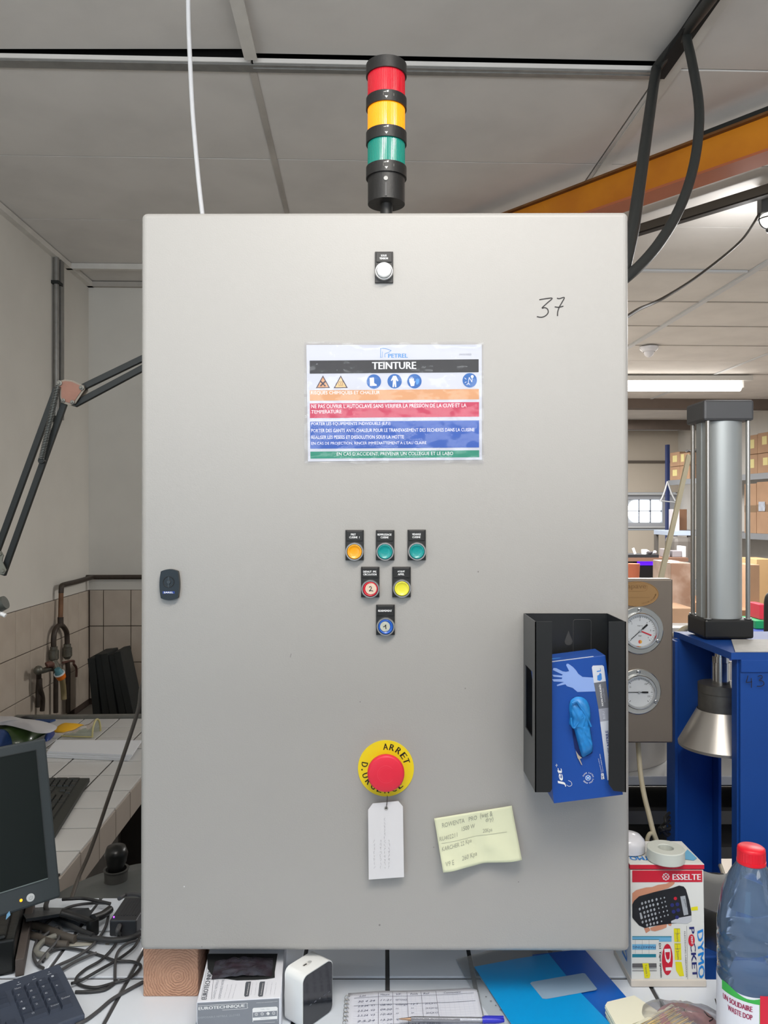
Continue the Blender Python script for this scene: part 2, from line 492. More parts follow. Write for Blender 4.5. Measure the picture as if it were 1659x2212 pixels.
# wall tiles: three courses on the left and back walls
wt = mat('wall_tile', (194, 182, 168), 0.3, var=0.10, vscale=7, rgb2=(182, 169, 155))
wtm = mesh_of(slab(.146, .196, .007, .0015), wt)
grout_w = mat('wall_grout', (70, 56, 48), .9)
obj('grout', MB(RM).box((XL, 2.4, .5), (XL + .002, YB, 1.160)), grout_w, wl)
obj('grout', MB(RM).box((XL + .002, YB - .002, .5), (1.0, YB, 1.160)), grout_w, wb)
for r in range(3):
    zc = 1.16 - .1 - .2 * r
    for k in range(12):
        y = YB - .02 - .15 * (k + .5)
        o = piece('tile', wtm, wl, R3(XL + .008, y, zc)); o.rotation_euler = (Matrix.Rotation(math.radians(1.88), 3, 'Z') @ Matrix(((0, 0, 1), (1, 0, 0), (0, 1, 0)))).to_euler()
    for k in range(9):
        x = XL + .075 - .07 + .15 * k + .01
        if k == 0:
            o = piece('tile', wtm, wb, R3(XL + .045, YB - .008, zc), sc=(.5, 1, 1))
        else: o = piece('tile', wtm, wb, R3(XL + .083 + .15 * (k - .5), YB - .008, zc))
        o.rotation_euler = (Matrix.Rotation(math.radians(1.88), 3, 'Z') @ Matrix.Rotation(PI / 2, 3, 'X')).to_euler()

# ---------------------------------------------------------------- far door with its lit window
gd = obj('door_1', MB(RM).box((3.98, 12.02, 1.32), (4.24, 12.07, 1.88)).box((4.80, 12.02, 1.32), (5.05, 12.07, 1.88)).box((4.24, 12.02, 1.32), (4.80, 12.07, 1.42)).box((4.24, 12.02, 1.79), (4.80, 12.07, 1.88)),
         mat('far_door', (168, 170, 176), .6), kind='structure')
wn = obj('window_1', MB(RM).box((4.24, 12.05, 1.415), (4.80, 12.06, 1.80)), mat('window_back', (200, 205, 210), .5), kind='structure')
pane = mat('daylight_pane', (255, 255, 255), .5, emit=(238, 246, 255), estr=4.0)
for ix in range(3):
    for iz in range(2):
        x0 = 4.255 + ix * .182; z0 = 1.43 + iz * .18; mb = MB(RM)
        pts = rrect(x0, z0, x0 + .172, z0 + .168, .02, 4)
        if ix == 0:
            s_ = 1 if iz else -1
            pts = [(x0 + .172, z0), (x0 + .172, z0 + .168)] if True else pts
            zc = z0 if iz else z0 + .168
            arc = [(x0 + .12 - .12 * math.sin(a * PI / 16), zc + s_ * .168 * math.cos(a * PI / 16)) for a in range(9)]
            pts = ([(x0 + .172, z0), (x0 + .172, z0 + .168)] + arc) if iz else ([(x0 + .172, z0 + .168), (x0 + .172, z0)][::-1] + [] if False else [(x0 + .172, z0 + .168)] + arc[::-1] + [(x0 + .172, z0)])
        mb.add([(x, 12.045, z) for x, z in pts], [tuple(range(len(pts)))])
        obj('pane', mb, pane, wn)
mb = MB(RM)
for xx in (4.43, 4.612): mb.box((xx, 12.03, 1.33), (xx + .012, 12.045, 1.86))
mb.box((4.24, 12.03, 1.602), (4.80, 12.045, 1.612))
obj('window_bar', mb, mat('door_bar', (70, 74, 84), .5), wn)
w2 = obj('window_2', MB(RM).box((4.885, 12.03, 1.42), (5.0, 12.04, 1.78)), mat('window_back', (200, 205, 210), .5), kind='structure')
mb = MB(RM); mb.add([(4.94 - .05 * math.cos(a * PI / 12), 12.025, 1.62 + .1 * math.sin(a * PI / 12)) for a in range(13)] + [(4.99, 12.025, 1.45), (4.89, 12.025, 1.45)], [tuple(range(15))])
obj('pane', mb, pane, w2)

# ---------------------------------------------------------------- left bench (tiled) with sink
ZB = .70
tile_w = mat('bench_tile', (206, 205, 203), 0.22, var=.05, vscale=5, bump=.05, bscale=12)
grout = mat('bench_grout', (58, 54, 52), .9)
XE, YS, YN = -.73, 3.35, 1.92
lb = thing('tiled_bench', 'white tiled bench along the left wall, carrying the keyboard and papers', 'bench', R3(-1.1, 2.6, 0))
mb = MB(RM); mb.box((XL + .012, YN, ZB - .10), (XE - .007, YS, ZB - .003)); mb.box((XL + .012, YN + .3, 0), (XE - .25, YS, ZB - .1)); mb.box((XE - .25, YN + .1, 0), (XE - .13, YN + .25, ZB - .1)); mb.box((XE - .25, YS - .15, 0), (XE - .13, YS, ZB - .1))
obj('bench_core', mb, mat('bench_core', (72, 68, 64), .9, var=.2), lb)
b_m = mesh_of(slab(.146, .142, .006, .0012), tile_w); b_s = {}
for i in range(6):
    x1 = XE - .15 * i; x0_ = max(x1 - .15, XL + .012)
    for j in range(11):
        ya = 1.92 + .146 * j - .02; yb = min(ya + .146, YS); ya = max(ya, YN)
        if yb - ya < .03 or x1 - x0_ < .02: continue
        k = (round(x1 - x0_, 3), round(yb - ya, 3))
        if k not in b_s: b_s[k] = mesh_of(slab(k[0] - .006, k[1] - .0065, .006, .0012), tile_w)
        piece('tile', b_s[k], lb, R3((x0_ + x1) / 2, (ya + yb) / 2, ZB), (0, 0, math.radians(1.88)))
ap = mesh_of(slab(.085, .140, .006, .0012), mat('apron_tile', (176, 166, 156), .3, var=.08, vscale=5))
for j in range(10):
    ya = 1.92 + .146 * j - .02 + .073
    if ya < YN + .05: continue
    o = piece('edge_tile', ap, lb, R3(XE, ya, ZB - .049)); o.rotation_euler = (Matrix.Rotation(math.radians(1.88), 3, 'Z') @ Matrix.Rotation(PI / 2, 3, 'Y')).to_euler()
mb = MB(RM); mb.box((XL + .012, YS, ZB - .02), (XE, YS + .03, ZB + .012))
obj('sink_lip', mb, mat('sink_lip', (128, 128, 122), .5, .4, var=.2, vscale=20), lb)
mb = MB(RM); mb.box((XL + .012, YS + .03, .50), (XE, YB - .012, .53)); mb.box((XE, YS, .50), (XE + .04, YB - .012, ZB))
obj('sink_basin', mb, mat('sink_basin', (120, 114, 106), .6, var=.2), lb)

# ---------------------------------------------------------------- main table (tiled)
ZTB = .78
tb = thing('tiled_table', 'white tiled worktop under the control cabinet and its clutter', 'table', (0, 1.2, 0))
mb = MB(); mb.box((-1.0, .70, .70), (1.15, 1.28, ZTB - .0035)); mb.box((-1.0, 1.28, .70), (.555, 1.617, ZTB - .0035))
for x, y in ((-.95, .75), (1.05, .75), (-.95, 1.5), (1.05, 1.2), (.48, 1.54)): mb.box((x, y, 0), (x + .06, y + .06, .70))
obj('table_core', mb, mat('table_grout', (70, 70, 72), .9), tb)
ttm = {}
tmat = mat('table_tile', (224, 231, 241), 0.18, var=.03, vscale=4, bump=.04, bscale=10)
for i in range(-7, 9):
    xa = max(.006 + .15 * i, -1.0); xb = min(.006 + .15 * (i + 1), 1.15)
    for j in range(-5, 2):
        ya = max(1.337 + .15 * j, .70); yb = min(1.337 + .15 * (j + 1), 1.617)
        lim = 1.28 if xa > .5 else 1.617
        x2 = min(xb, .555) if (xa < .555 and ya >= 1.28) else xb
        yb = min(yb, lim)
        if x2 - xa < .02 or yb - ya < .02: continue
        k = (round(x2 - xa, 3), round(yb - ya, 3))
        if k not in ttm: ttm[k] = mesh_of(slab(k[0] - .0075, k[1] - .0075, .006, .0010), tmat)
        piece('tile', ttm[k], tb, ((xa + x2) / 2, (ya + yb) / 2, ZTB))

# ================================================================ THE CONTROL CABINET
paint = mat('cabinet_paint', (164, 161, 157), 0.42, bump=.10, bscale=420, var=.015, vscale=3)
yaw, pit = math.radians(.3), math.radians(.3)
U = V((math.cos(yaw), -math.sin(yaw), 0)); Vv = V((0, math.sin(pit), math.cos(pit)))
D = Fr(P(832, 1258, 1.246), U, Vv)
w0, h1 = .7925, 1.199
cab = thing('control_cabinet', 'large grey steel electrical control cabinet marked 37, standing on wooden blocks on the table', 'cabinet', (0.002, 1.4, .876))
tl, br = D.l(304, 458), D.l(1361.5, 2058.5)
mb = MB(D.M); mb.box((tl[0], br[1], -.022), (br[0], tl[1], 0))
obj('door', mb, paint, cab, bevel=.0095, bseg=5)
mb = MB(D.M); mb.box((tl[0] + .012, br[1] + .006, -.29), (br[0] - .012, tl[1] - .004, -.026)); mb.box((tl[0] + .02, br[1] + .014, -.03), (br[0] - .02, tl[1] - .012, -.02))
obj('cabinet_body', mb, mat('cabinet_body', (176, 174, 170), .45), cab, bevel=.004)
mb = MB()
inkm = mat('marker_ink', (34, 30, 30), .6)


def z37(pts): return [(780 + x / 3.456, 520 + y / 3.456) for x, y in pts]


for st in ([(1330, 441), (1380, 433), (1427, 430), (1390, 465), (1350, 503), (1372, 500), (1392, 512), (1396, 538), (1375, 562), (1345, 572), (1312, 567)],
           [(1462, 429), (1480, 433), (1517, 424), (1500, 460), (1480, 495), (1468, 530), (1466, 563)], [(1445, 494), (1475, 497), (1510, 489)]):
    D.stroke(mb, z37(st), 2.5, .0003, 0)
    if len(mb.f) and len(st) == 11: obj('handwritten_digit', mb, inkm, cab); mb = MB()
obj('handwritten_digit', mb, inkm, cab)
mb = MB()
for st in ([(629, 1412), (627, 1420)], [(1283, 1455), (1286, 1461)]): D.stroke(mb, st, 1.2, .0003)
for x_, y_, r_, i_ in ((778, 1516, 1.3, 0), (1033, 1235, 1.6, 0), (1005, 1487, 1.4, 0), (820, 1998, 2.2, 0), (937, 1830, 1.2, 0), (1120, 1905, 1.3, 0), (398, 1915, 1.5, 1), (436, 2045, 1.3, 0)): D.disc(mb, x_, y_, r_, .0003, i_, 8)
obj('scuff_mark', mb, [mat('scuff_dark', (126, 124, 120), .7), mat('scuff_pale', (214, 216, 214), .7)], cab, kind='stuff')
lgt = mat('legend_white', (240, 240, 240), .5)
plate_m = mat('legend_black', (30, 29, 28), .45)


def button(x0, y0, x1, y1, cx, cy, capcol, label, lines, name='push_button', deep=.010, disc=None):
    a = D.l(x0, y1); b = D.l(x1, y0); c = D.l(cx, cy + .8); k = .00075
    mb = MB(D.M); mb.box((a[0], a[1], 0), (b[0], b[1], .004)); ym = b[1] - .0178; mb.box((a[0] + .002, ym, .004), (b[0] - .002, b[1] - .0015, .0055))
    bt = obj(name, mb, plate_m, cab, bevel=.0008, label=label)
    M = D.M @ Matrix.Translation((c[0], c[1], .004))
    mb = MB(); mb.lathe([(.0148, 0), (.0146, .006), (.0138, .0072), (.0124, .0072), (.0122, .004), (.0118, .003)], M, 36, 0, False)
    obj('bezel', mb, mat('satin_chrome', (190, 190, 190), .3, .9), bt)
    mb = MB()
    if capcol == 'white': mb.smooth_lathe([(.0116, 0), (.0116, .010), (.0112, .0125), (.0095, .0138), (.005, .0143), (0.0001, .0145)], M, 36)
    else: mb.smooth_lathe([(.0118, .002), (.0118, .0062), (.0112, .0072), (.0102, .0074), (.0096, .0066), (.005, .0060), (0.0001, .0058)], M, 36)
    cols = {'white': (238, 238, 236), 'amber': (240, 160, 8), 'green': (0, 142, 140), 'red': (205, 28, 48), 'yellow': (226, 218, 60), 'blue': (28, 92, 190)}
    obj('button_cap', mb, mat('cap_' + capcol, cols[capcol], .3, coat=.3), bt)
    if disc:
        mb = MB(); mb.lathe([(.0090 if disc == '2' else .0080, .0062), (.0090 if disc == '2' else .0080, .0076)], M @ Matrix.Translation((.0009 if disc == '2' else -.001, .0006, 0)), 28)
        obj('sticker', mb, mat('sticker_' + disc, (222, 198, 178) if disc == '2' else (188, 190, 176), .6, var=.15, vscale=120), bt)
        mb = MB(); s_ = .00012
        G = ([(-24, 24), (-6, 36), (8, 20), (-4, -4), (-22, -26), (0, -20), (30, -26)] if disc == '2' else [(-42, 2), (-24, 6), (0, 30)])
        mb.stroke([(x * s_, y * s_) for x, y in G], .0012, M @ Matrix.Translation((.0009, 0, .0077)), 0)
        if disc == '1': mb.stroke([(0, 30 * s_), (2 * s_, 5 * s_), (6 * s_, -28 * s_)], .0015, M @ Matrix.Translation((-.0002, 0, .0077)), 0)
        obj('handwriting', mb, inkm, bt)
    mb = MB(D.M)
    for (t, u0, u1, v0, v1) in lines:
        A = D.l(u0, v1); B = D.l(u1, v0); mb.text(t, Matrix.Translation((A[0], A[1], 0)), B[0] - A[0], B[1] - A[1], 0, .0057, bold=True)
    obj('lettering', mb, lgt, bt)


def zb(x, y): return (730 + x / 7.9, 1130 + y / 7.9)


def L(t, a, b, c, d): p = zb(a, c); q = zb(b, d); return (t, p[0], q[0], p[1], q[1])


button(810, 545, 849.3, 612.5, 829.6, 589, 'white', 'white lamp button under the SOUS TENSION plate', [('SOUS', 823, 835, 552.4, 556.6), ('TENSION', 819.8, 838, 558.4, 562.8)])
button(746.4, 1144.6, 786, 1210, 766.3, 1190.5, 'amber', 'amber button under the PRET CUISINE 1 plate', [L('PRET', 225, 307, 176, 210), L('CUISINE  1', 197, 370, 224, 258)])
button(812, 1144.8, 851.8, 1210, 831.9, 1190.5, 'green', 'green button under the REMPLISSAGE CUISINE plate', [L('REMPLISSAGE', 678, 914, 177, 211), L('CUISINE', 730, 864, 225, 259)])
button(880.3, 1144, 919.6, 1209.8, 900.3, 1190, 'green', 'green button under the VIDANGE CUISINE plate', [L('VIDANGE', 1264, 1411, 172, 207), L('CUISINE', 1268, 1406, 221, 254)])
button(780, 1224, 819.6, 1289.8, 800.3, 1270.5, 'red', 'red button with a sticker numbered 2', [L('DEFAUT  PPE', 434, 655, 808, 842), L('CIRCULATION', 434, 659, 855, 888)], disc='2')
button(847.2, 1224, 887.2, 1289.8, 868, 1269.6, 'yellow', 'yellow button under the ACQUIT APPEL plate', [L('ACQUIT', 1016, 1140, 806, 840), L('APPEL', 1024, 1132, 852, 886)])
button(812.4, 1305.6, 852.8, 1371, 833.2, 1351.3, 'blue', 'blue button with a sticker numbered 1', [L('REARMEMENT', 688, 920, 1472, 1505)], disc='1')

# door latch
mb = MB(D.M); zc = D.l(368.7, 1262.3); hw, hh = .0160, .0250
ol = []
for k in range(13):
    t = -1 + k / 6; ol.append((zc[0] + t * hw * .86, zc[1] + hh - .0035 * t * t))
for k in range(1, 12):
    t = 1 - k / 6; ol.append((zc[0] + hw * (1 - .14 * t * t), zc[1] + t * (hh - .0045)))
for k in range(13):
    t = 1 - k / 6; ol.append((zc[0] + t * hw * .86, zc[1] - hh + .0035 * t * t))
for k in range(1, 12):
    t = -1 + k / 6; ol.append((zc[0] - hw * (1 - .14 * t * t), zc[1] + t * (hh - .0045)))
mb.prism(ol, 0, .008)
la = obj('latch', mb, mat('latch_black', (26, 27, 28), .35), cab, bevel=.0028, bseg=3, label='black quarter-turn latch of the door')
M = D.M @ Matrix.Translation((zc[0] - .001, zc[1] + .0045, .008))
mb = MB(); mb.lathe([(.0092, .0006), (.0088, .0012), (.0080, .0002), (.0078, 0)], M, 30, 0, False); mb.cyl(M @ V((0, 0, 0)), M @ V((0, 0, .0015)), .0038, .003, 16)
mb.box((-.0012, -.0085, .0001), (.0012, .0085, .0009), 0, M)
obj('keyhole', mb, mat('latch_grey', (52, 54, 56), .3), la)
mb = MB(D.M); a = D.l(354.6, 1281.2); b = D.l(380.3, 1276.3)
mb.box((a[0], a[1], .0078), (b[0], b[1], .0083)); mb.text('SAREL', Matrix.Translation((a[0] + .002, a[1] + .0006, 0)), .0150, .0026, 1, .0085, bold=True)
obj('nameplate', mb, [mat('badge_blue', (30, 60, 140), .5), lgt], la)

# emergency stop
c0 = D.l(833.7, 1659.2); M = D.M @ Matrix.Translation((c0[0], c0[1], 0))
mb = MB(); mb.lathe([(.0452, 0), (.0452, .0018)], M, 64)
es = obj('emergency_stop', mb, mat('stop_yellow', (232, 208, 22), .45), cab, label='emergency stop with red mushroom head on a yellow disc')
mb = MB(); mb.lathe([(.0145, .0018), (.0145, .016), (.020, .018), (.0275, .0185)], M, 40, 0, False)
mb.smooth_lathe([(.0275, .0185), (.0294, .021), (.0294, .026), (.0285, .0285), (.026, .0298), (.012, .0305), (.0001, .0306)], M, 56)
hd = obj('mushroom_head', mb, mat('stop_red', (222, 38, 62), .45), es)
mb = MB()
for r in (.0105, .0135):
    mb.tube([M @ V((r * math.cos(t), r * math.sin(t), .0302)) for t in [math.radians(40 + 280 * k / 20) for k in range(21)]], .00035, 6, 0, 1)
obj('arrow_relief', mb, mat('stop_red_pale', (228, 70, 84), .5), es)
mb = MB()


def arc_text(mb, M, s, r, a0, step, h, outward=True, z=0.002, bold=True, wf=.72):
    for k, ch in enumerate(s):
        if ch == ' ': continue
        a = math.radians(a0 + step * k); p = V((r * math.cos(a), r * math.sin(a)))
        rot = a - PI / 2 if outward else a + PI / 2
        hh = h * (.25 if ch in ".'" else 1); ww = h * wf * (.25 if ch in ".'I" else 1)
        mb.text(ch, M @ Matrix.Translation((p.x, p.y, 0)) @ Matrix.Rotation(rot, 4, 'Z') @ Matrix.Translation((-ww / 2, -h / 2, 0)), ww, hh, 0, z, bold=bold)


for ch_, a_ in zip('ARRET', (91, 73.5, 54.5, 36, 20)): arc_text(mb, M, ch_, .0352, a_, 0, .0102)
for ch_, a_ in zip('D.URGENCE', (170, 183, 199, 217, 235, 253, 272, 291, 309)): arc_text(mb, M, ch_, .0350, a_, 0, .0100, False)
obj('lettering', mb, mat('stop_black', (28, 24, 14), .5), es)

# ---------------------------------------------------------------- poster
pf = D
ps = thing('safety_poster', 'laminated safety poster headed TEINTURE, taped to the cabinet door', 'poster', D.w(851, 870, .0005))
mb = MB(); pf.poly(mb, [(665.3, 997), (1041, 993.3), (1040.5, 744.3), (661.9, 745.3)], .0006)
obj('paper', mb, mat('poster_paper', (204, 206, 214), .5), ps, solid=.0003)


def zp(x, y): return (650 + x / 4.046, 730 + y / 4.046)


def band(mb, x0, y0, x1, y1, sk, z, mi):
    # bands climb a little to the right as the sheet does; sk is the drop of the right end
    pf.poly(mb, [zp(x0, y1), zp(x1, y1 - sk), zp(x1, y0 - sk), zp(x0, y0)], z, mi)


pc = [mat('p_black', (24, 23, 25), .5), mat('p_orange', (214, 156, 106), .5), mat('p_pink', (196, 46, 82), .5), mat('p_blue', (24, 84, 176), .5),
      mat('p_green', (8, 138, 110), .5), mat('p_sign', (14, 96, 172), .5), mat('p_white', (232, 234, 240), .5), mat('p_edge', (62, 52, 70), .5), mat('p_lightorange', (236, 196, 138), .5), mat('p_logo', (76, 148, 210), .5)]
mb = MB()
band(mb, 77, 199, 1553, 313, 12, .0008, 0); band(mb, 78, 459, 1556, 549, 12, .0008, 1); band(mb, 79, 573, 1556, 701, 12, .0008, 2)
band(mb, 81, 732, 1557, 969, 11, .0008, 3); band(mb, 83, 994, 1558, 1055, 12, .0008, 4)
for cx, mi in ((193, 1), (348, 8)):
    pf.poly(mb, [zp(cx - 62, 440), zp(cx + 62, 438), zp(cx, 328)], .0008, 7); pf.poly(mb, [zp(cx - 48, 433), zp(cx + 48, 431), zp(cx, 344)], .0009, mi)
for a in (-.7, .7):
    q = [(193 - 22, 400 - 22 * (1 if a > 0 else -1)), (193 + 22, 400 + 22 * (1 if a > 0 else -1))]
    pf.stroke(mb, [zp(*q[0]), zp(*q[1])], 3.0, .0010, 7, 1)
for k in (-16, 0, 16): pf.stroke(mb, [zp(348 + k + 5, 412), zp(348 + k - 4, 398), zp(348 + k + 5, 386), zp(348 + k - 3, 374)], .8, .0010, 7)
pf.stroke(mb, [zp(328, 418), zp(370, 416)], .7, .0010, 7, 1)
for cx, cy in ((638, 382), (819, 379), (992, 379), (1475, 371)): pf.disc(mb, *zp(cx, cy), 15.6, .0008, 5)
pf.poly(mb, [zp(x, y) for x, y in [(600, 350), (638, 346), (640, 395), (665, 410), (660, 420), (602, 420), (604, 395)]], .0010, 6)
pf.poly(mb, [zp(x, y) for x, y in [(806, 332), (832, 332), (852, 375), (842, 380), (830, 362), (834, 430), (822, 432), (818, 396), (812, 432), (800, 430), (806, 362), (794, 378), (786, 372)]], .0010, 6)
pf.poly(mb, [zp(x, y) for x, y in [(946, 380), (948, 352), (956, 366), (958, 342), (966, 362), (972, 340), (978, 364), (986, 348), (990, 385), (1000, 375), (992, 402), (990, 420), (962, 422), (955, 402)]], .0010, 6)
pf.poly(mb, [zp(x, y) for x, y in [(1004, 380), (1004, 354), (1014, 366), (1020, 348), (1026, 364), (1034, 354), (1034, 388), (1022, 408), (1008, 408)]], .0010, 9)
pf.disc(mb, *zp(1497, 338), 3.2, .0010, 6)
for q in ([(1497, 345), (1494, 388)], [(1494, 388), (1470, 345)], [(1470, 345), (1462, 395)], [(1448, 410), (1464, 396), (1474, 410)], [(1430, 350), (1445, 362)], [(1432, 392), (1446, 384)]):
    pf.stroke(mb, [zp(*p) for p in q], 1.1, .0010, 6, 1)
pf.stroke(mb, [zp(696, 172), zp(696, 92)], 1.0, .0009, 9, 1); pf.stroke(mb, [zp(696, 92), zp(735, 92), zp(768, 104), zp(790, 110)], 1.0, .0009, 9); pf.stroke(mb, [zp(790, 110), zp(765, 128), zp(735, 140), zp(735, 170)], 1.0, .0009, 9)
pf.stroke(mb, [zp(696, 172), zp(712, 172), zp(712, 120)], .8, .0009, 9, 1)
pf.text(mb, 'PETREL', zp(764, 174), zp(933, 173), 8.6, .0009, 9, bold=True)
obj('print', mb, pc, ps)
mb = MB()
wt_ = lambda t, x0, y0, x1, h, bold=False, mi=0, dy=3: pf.text(mb, t, zp(x0, y0), zp(x1, y0 - dy), h / 4.046, .0011, mi, bold=bold)
wt_('TEINTURE', 624, 275, 1005, 62, True)
wt_('RISQUES CHIMIQUES ET CHALEUR', 88, 500, 690, 34)
wt_("NE PAS OUVRIR L’AUTOCLAVE SANS VERIFIER LA PRESSION DE LA CUVE ET LA", 92, 616, 1446, 33, False, 0, 10)
wt_('TEMPERATURE', 92, 662, 355, 30)
wt_('PORTER LES EQUIPEMENTS INDIVIDUELS (E.P.I)', 92, 772, 782, 34, False, 0, 4)
wt_('PORTER DES GANTS ANTI-CHALEUR POUR LE TRANSVASEMENT DES BECHERES DANS LA CUISINE', 92, 826, 1517, 30, False, 0, 9)
wt_('REALISER LES PESEES ET DISSOLUTION SOUS LA HOTTE', 92, 884, 900, 30, False, 0, 4)
wt_('EN CAS DE PROJECTION, RINCER IMMEDIATTEMENT A L’EAU CLAIRE', 92, 942, 1096, 32, False, 0, 6)
wt_('EN CAS D’ACCIDENT, PREVENIR UN COLLEGUE ET LE LABO', 314, 1034, 1330, 34, False, 0, 6)
wt_('29/03/2023', 1382, 153, 1488, 15, False, 1, 1)
obj('lettering', mb, [mat('p_letter', (250, 250, 252), .5), mat('p_date', (150, 150, 156), .6)], ps)
# laminate pouch, a little wavy at its edges
n_u, n_v = 24, 16
A, B = D.l(658, 1001), D.l(1044, 740)


def lam(u, v):
    e = max(abs(u - .5), abs(v - .5)) * 2; k = max(0, e - .93) / .07
    x = A[0] + (B[0] - A[0]) * u + .0006 * math.sin(v * 19); y = A[1] + (B[1] - A[1]) * v + .0010 * math.sin(u * 17)
    return (x, y, .0021 + k * .0010 * (1 + math.sin(u * 13 + v * 9)) + .0003 * math.sin(u * 31) * math.sin(v * 23))


mb = MB(D.M); mb.grid(lam, 40, 30)
obj('laminate', mb, film('laminate_film', (250, 250, 252), .02, .09, (235, 235, 238), bump=.30, bscale=45, gloss=.42), ps)

# ---------------------------------------------------------------- hanging tag and note
zt = lambda x, y: (750 + x / 4.2538, 1580 + y / 4.2538)
tg = thing('paper_tag', 'white card tag with faint writing hanging on a wire from the emergency stop', 'tag', D.w(834, 1820, .006))
TM = Fr(D.w(834, 1745, .012), U, Vv - D.n * -.02 * -1)
mb = MB(TM.M); ol = [TM.l(*zt(x, y)) for x, y in [(198, 1362), (522, 1338), (512, 690), (470, 640), (235, 662), (192, 720)]]
hc = TM.l(*zt(358, 706)); N = 20; ring = [(hc[0] + .0019 * math.cos(2 * PI * k / N), hc[1] + .0019 * math.sin(2 * PI * k / N)) for k in range(N)]
# outline joined to the hole by a keyhole cut
order = sorted(range(N), key=lambda k: -ring[k][1])[0]
top = ((ol[3][0] + ol[4][0]) / 2, (ol[3][1] + ol[4][1]) / 2)
poly = ol[:4] + [top] + [ring[(order - k) % N] for k in range(N + 1)] + [(top[0] - 1e-5, top[1])] + ol[4:]
mb.sheet(poly, 0)
obj('card', mb, mat('tag_card', (214, 212, 214), .7), tg, solid=.0004)
mb = MB(TM.M); mb.lathe([(.0034, .0003), (.0034, .0006), (.0019, .0006)], Matrix.Translation((hc[0], hc[1], 0)), 24, 0, False)
obj('eyelet', mb, mat('tag_eyelet', (168, 166, 164), .7), tg)
p0 = D.w(837.4, 1709, .022); p1 = TM.w(*zt(358, 706), .0005)
mb = MB(); mb.tube([p0, p0 * .5 + p1 * .5 + V((.0006, -.001, 0)), p1], .00045, 6); mb.tube([p0 + V((-.0008, 0, .001)), p0 * .5 + p1 * .5 + V((-.0006, 0, 0)), p1 + V((.0006, .0006, 0))], .00035, 6)
obj('wire', mb, mat('thin_wire', (96, 88, 84), .5, .5), tg)
mb = MB(); rnd = random.Random(3)
for cx in (250, 305, 345, 385):
    for yy in range(1000 if cx != 345 else 800, 1260, 34):
        TM.stroke(mb, [zt(cx + rnd.uniform(-8, 8), yy + rnd.uniform(-8, 8)) for _ in range(3)] + [zt(cx + rnd.uniform(-10, 10), yy + 20)], .55, .0006)
obj('handwriting', mb, mat('faint_pencil', (176, 174, 176), .8), tg)

NF = Fr(D.w(1030, 1800, .004), U, Vv)
n4 = [NF.l(*p) for p in ((955.7, 1874.3), (1123.8, 1847.5), (1105.4, 1739.9), (937.6, 1767.4))]


def note_s(u, v):
    x = (n4[0][0] * (1 - u) + n4[1][0] * u) * (1 - v) + (n4[3][0] * (1 - u) + n4[2][0] * u) * v
    y = (n4[0][1] * (1 - u) + n4[1][1] * u) * (1 - v) + (n4[3][1] * (1 - u) + n4[2][1] * u) * v
    z = .001 + .013 * (1 - v) ** 1.8 + .0035 * math.sin(u * 7.5 + 1) * (1 - v) + .002 * math.exp(-((u - .62) ** 2 + (v - .3) ** 2) * 60) + .0018 * math.sin(u * 16 + v * 9) * (1 - v) * .5
    z -= .0045 * math.exp(-((u - .52) ** 2) * 90) * (1 - v)
    return (x, y, z)


nt_ = thing('handwritten_note', 'crumpled pale yellow handwritten note stuck on the cabinet door', 'note', NF.o)
mb = MB(NF.M); mb.grid(note_s, 30, 20)
obj('paper', mb, mat('note_paper', (216, 218, 186), .75), nt_, solid=.0002)
mb = MB(NF.M)


def note_line(t, u0, v0, u1, v1, h, wd=.9, mi=0):
    """small hand lettering laid on the note's own surface"""
    vs, fs = text_geo(t, .2); x0 = min(v.x for v in vs); x1 = max(v.x for v in vs); ym = max(v.y for v in vs); out = []
    for v in vs:
        s_ = (v.x - x0) / (x1 - x0); uu = u0 + (u1 - u0) * s_; vv = v0 + (v1 - v0) * s_ + h * v.y / ym
        q = note_s(uu, vv); out.append((q[0], q[1], q[2] + .0007))
    mb.add(out, fs, mi)


note_line('ROWENTA   PRO', .08, .80, .54, .84, .085); note_line('(wet &', .58, .86, .74, .87, .10); note_line('dry)', .64, .77, .74, .78, .08)
note_line('1500 W', .32, .67, .50, .69, .08); note_line('RU402211', .02, .56, .26, .59, .075); note_line('20Kpa', .58, .57, .70, .58, .07)
note_line('KARCHER 22 Kpa', .03, .37, .42, .43, .075); note_line('V9 E', .05, .10, .16, .11, .08); note_line('260 Kpa', .26, .14, .46, .17, .08)
for k in range(28):
    a, b = k / 28, (k + 1) / 28; q = []
    for uu, dv in ((a, 0), (b, 0), (b, .006), (a, .006)):
        p = note_s(.04 + .84 * uu, .51 + .02 * uu + dv); q.append((p[0], p[1], p[2] + .0007))
    mb.add(q, [(0, 1, 2, 3)])
obj('handwriting', mb, mat('note_pencil', (158, 160, 144), .8), nt_)

# ---------------------------------------------------------------- glove holder and glove box
Yd = min(D.w(x_, y_).y for x_ in (1130, 1350) for y_ in (1324, 1716)) - .0006; yf = 1.1467
xl_, xr_ = .2254, .361; zt_, zb_ = 1.59 - .1636, 1.172
gh = thing('glove_holder', 'black sheet metal glove box holder fixed to the lower right of the cabinet door', 'holder', (.293, Yd, zb_))
t = .0015
sheetm = mat('holder_black', (28, 29, 30), .38, .0, bump=.05, bscale=200, spec=.6)
mb = MB(); hx = (.2925, zt_ - .028)
ol = [(xl_, zb_), (xr_, zb_), (xr_, zt_), (xl_, zt_)]
mb.box((xl_, Yd - t, zb_), (xr_, Yd, zt_))
bk = obj('back_plate', mb, sheetm, gh)
mb = MB(); M = Matrix(((1, 0, 0, 0), (0, 0, -1, 0), (0, 1, 0, 0), (0, 0, 0, 1)))
c_ = P(1228, 1381, Yd - t)
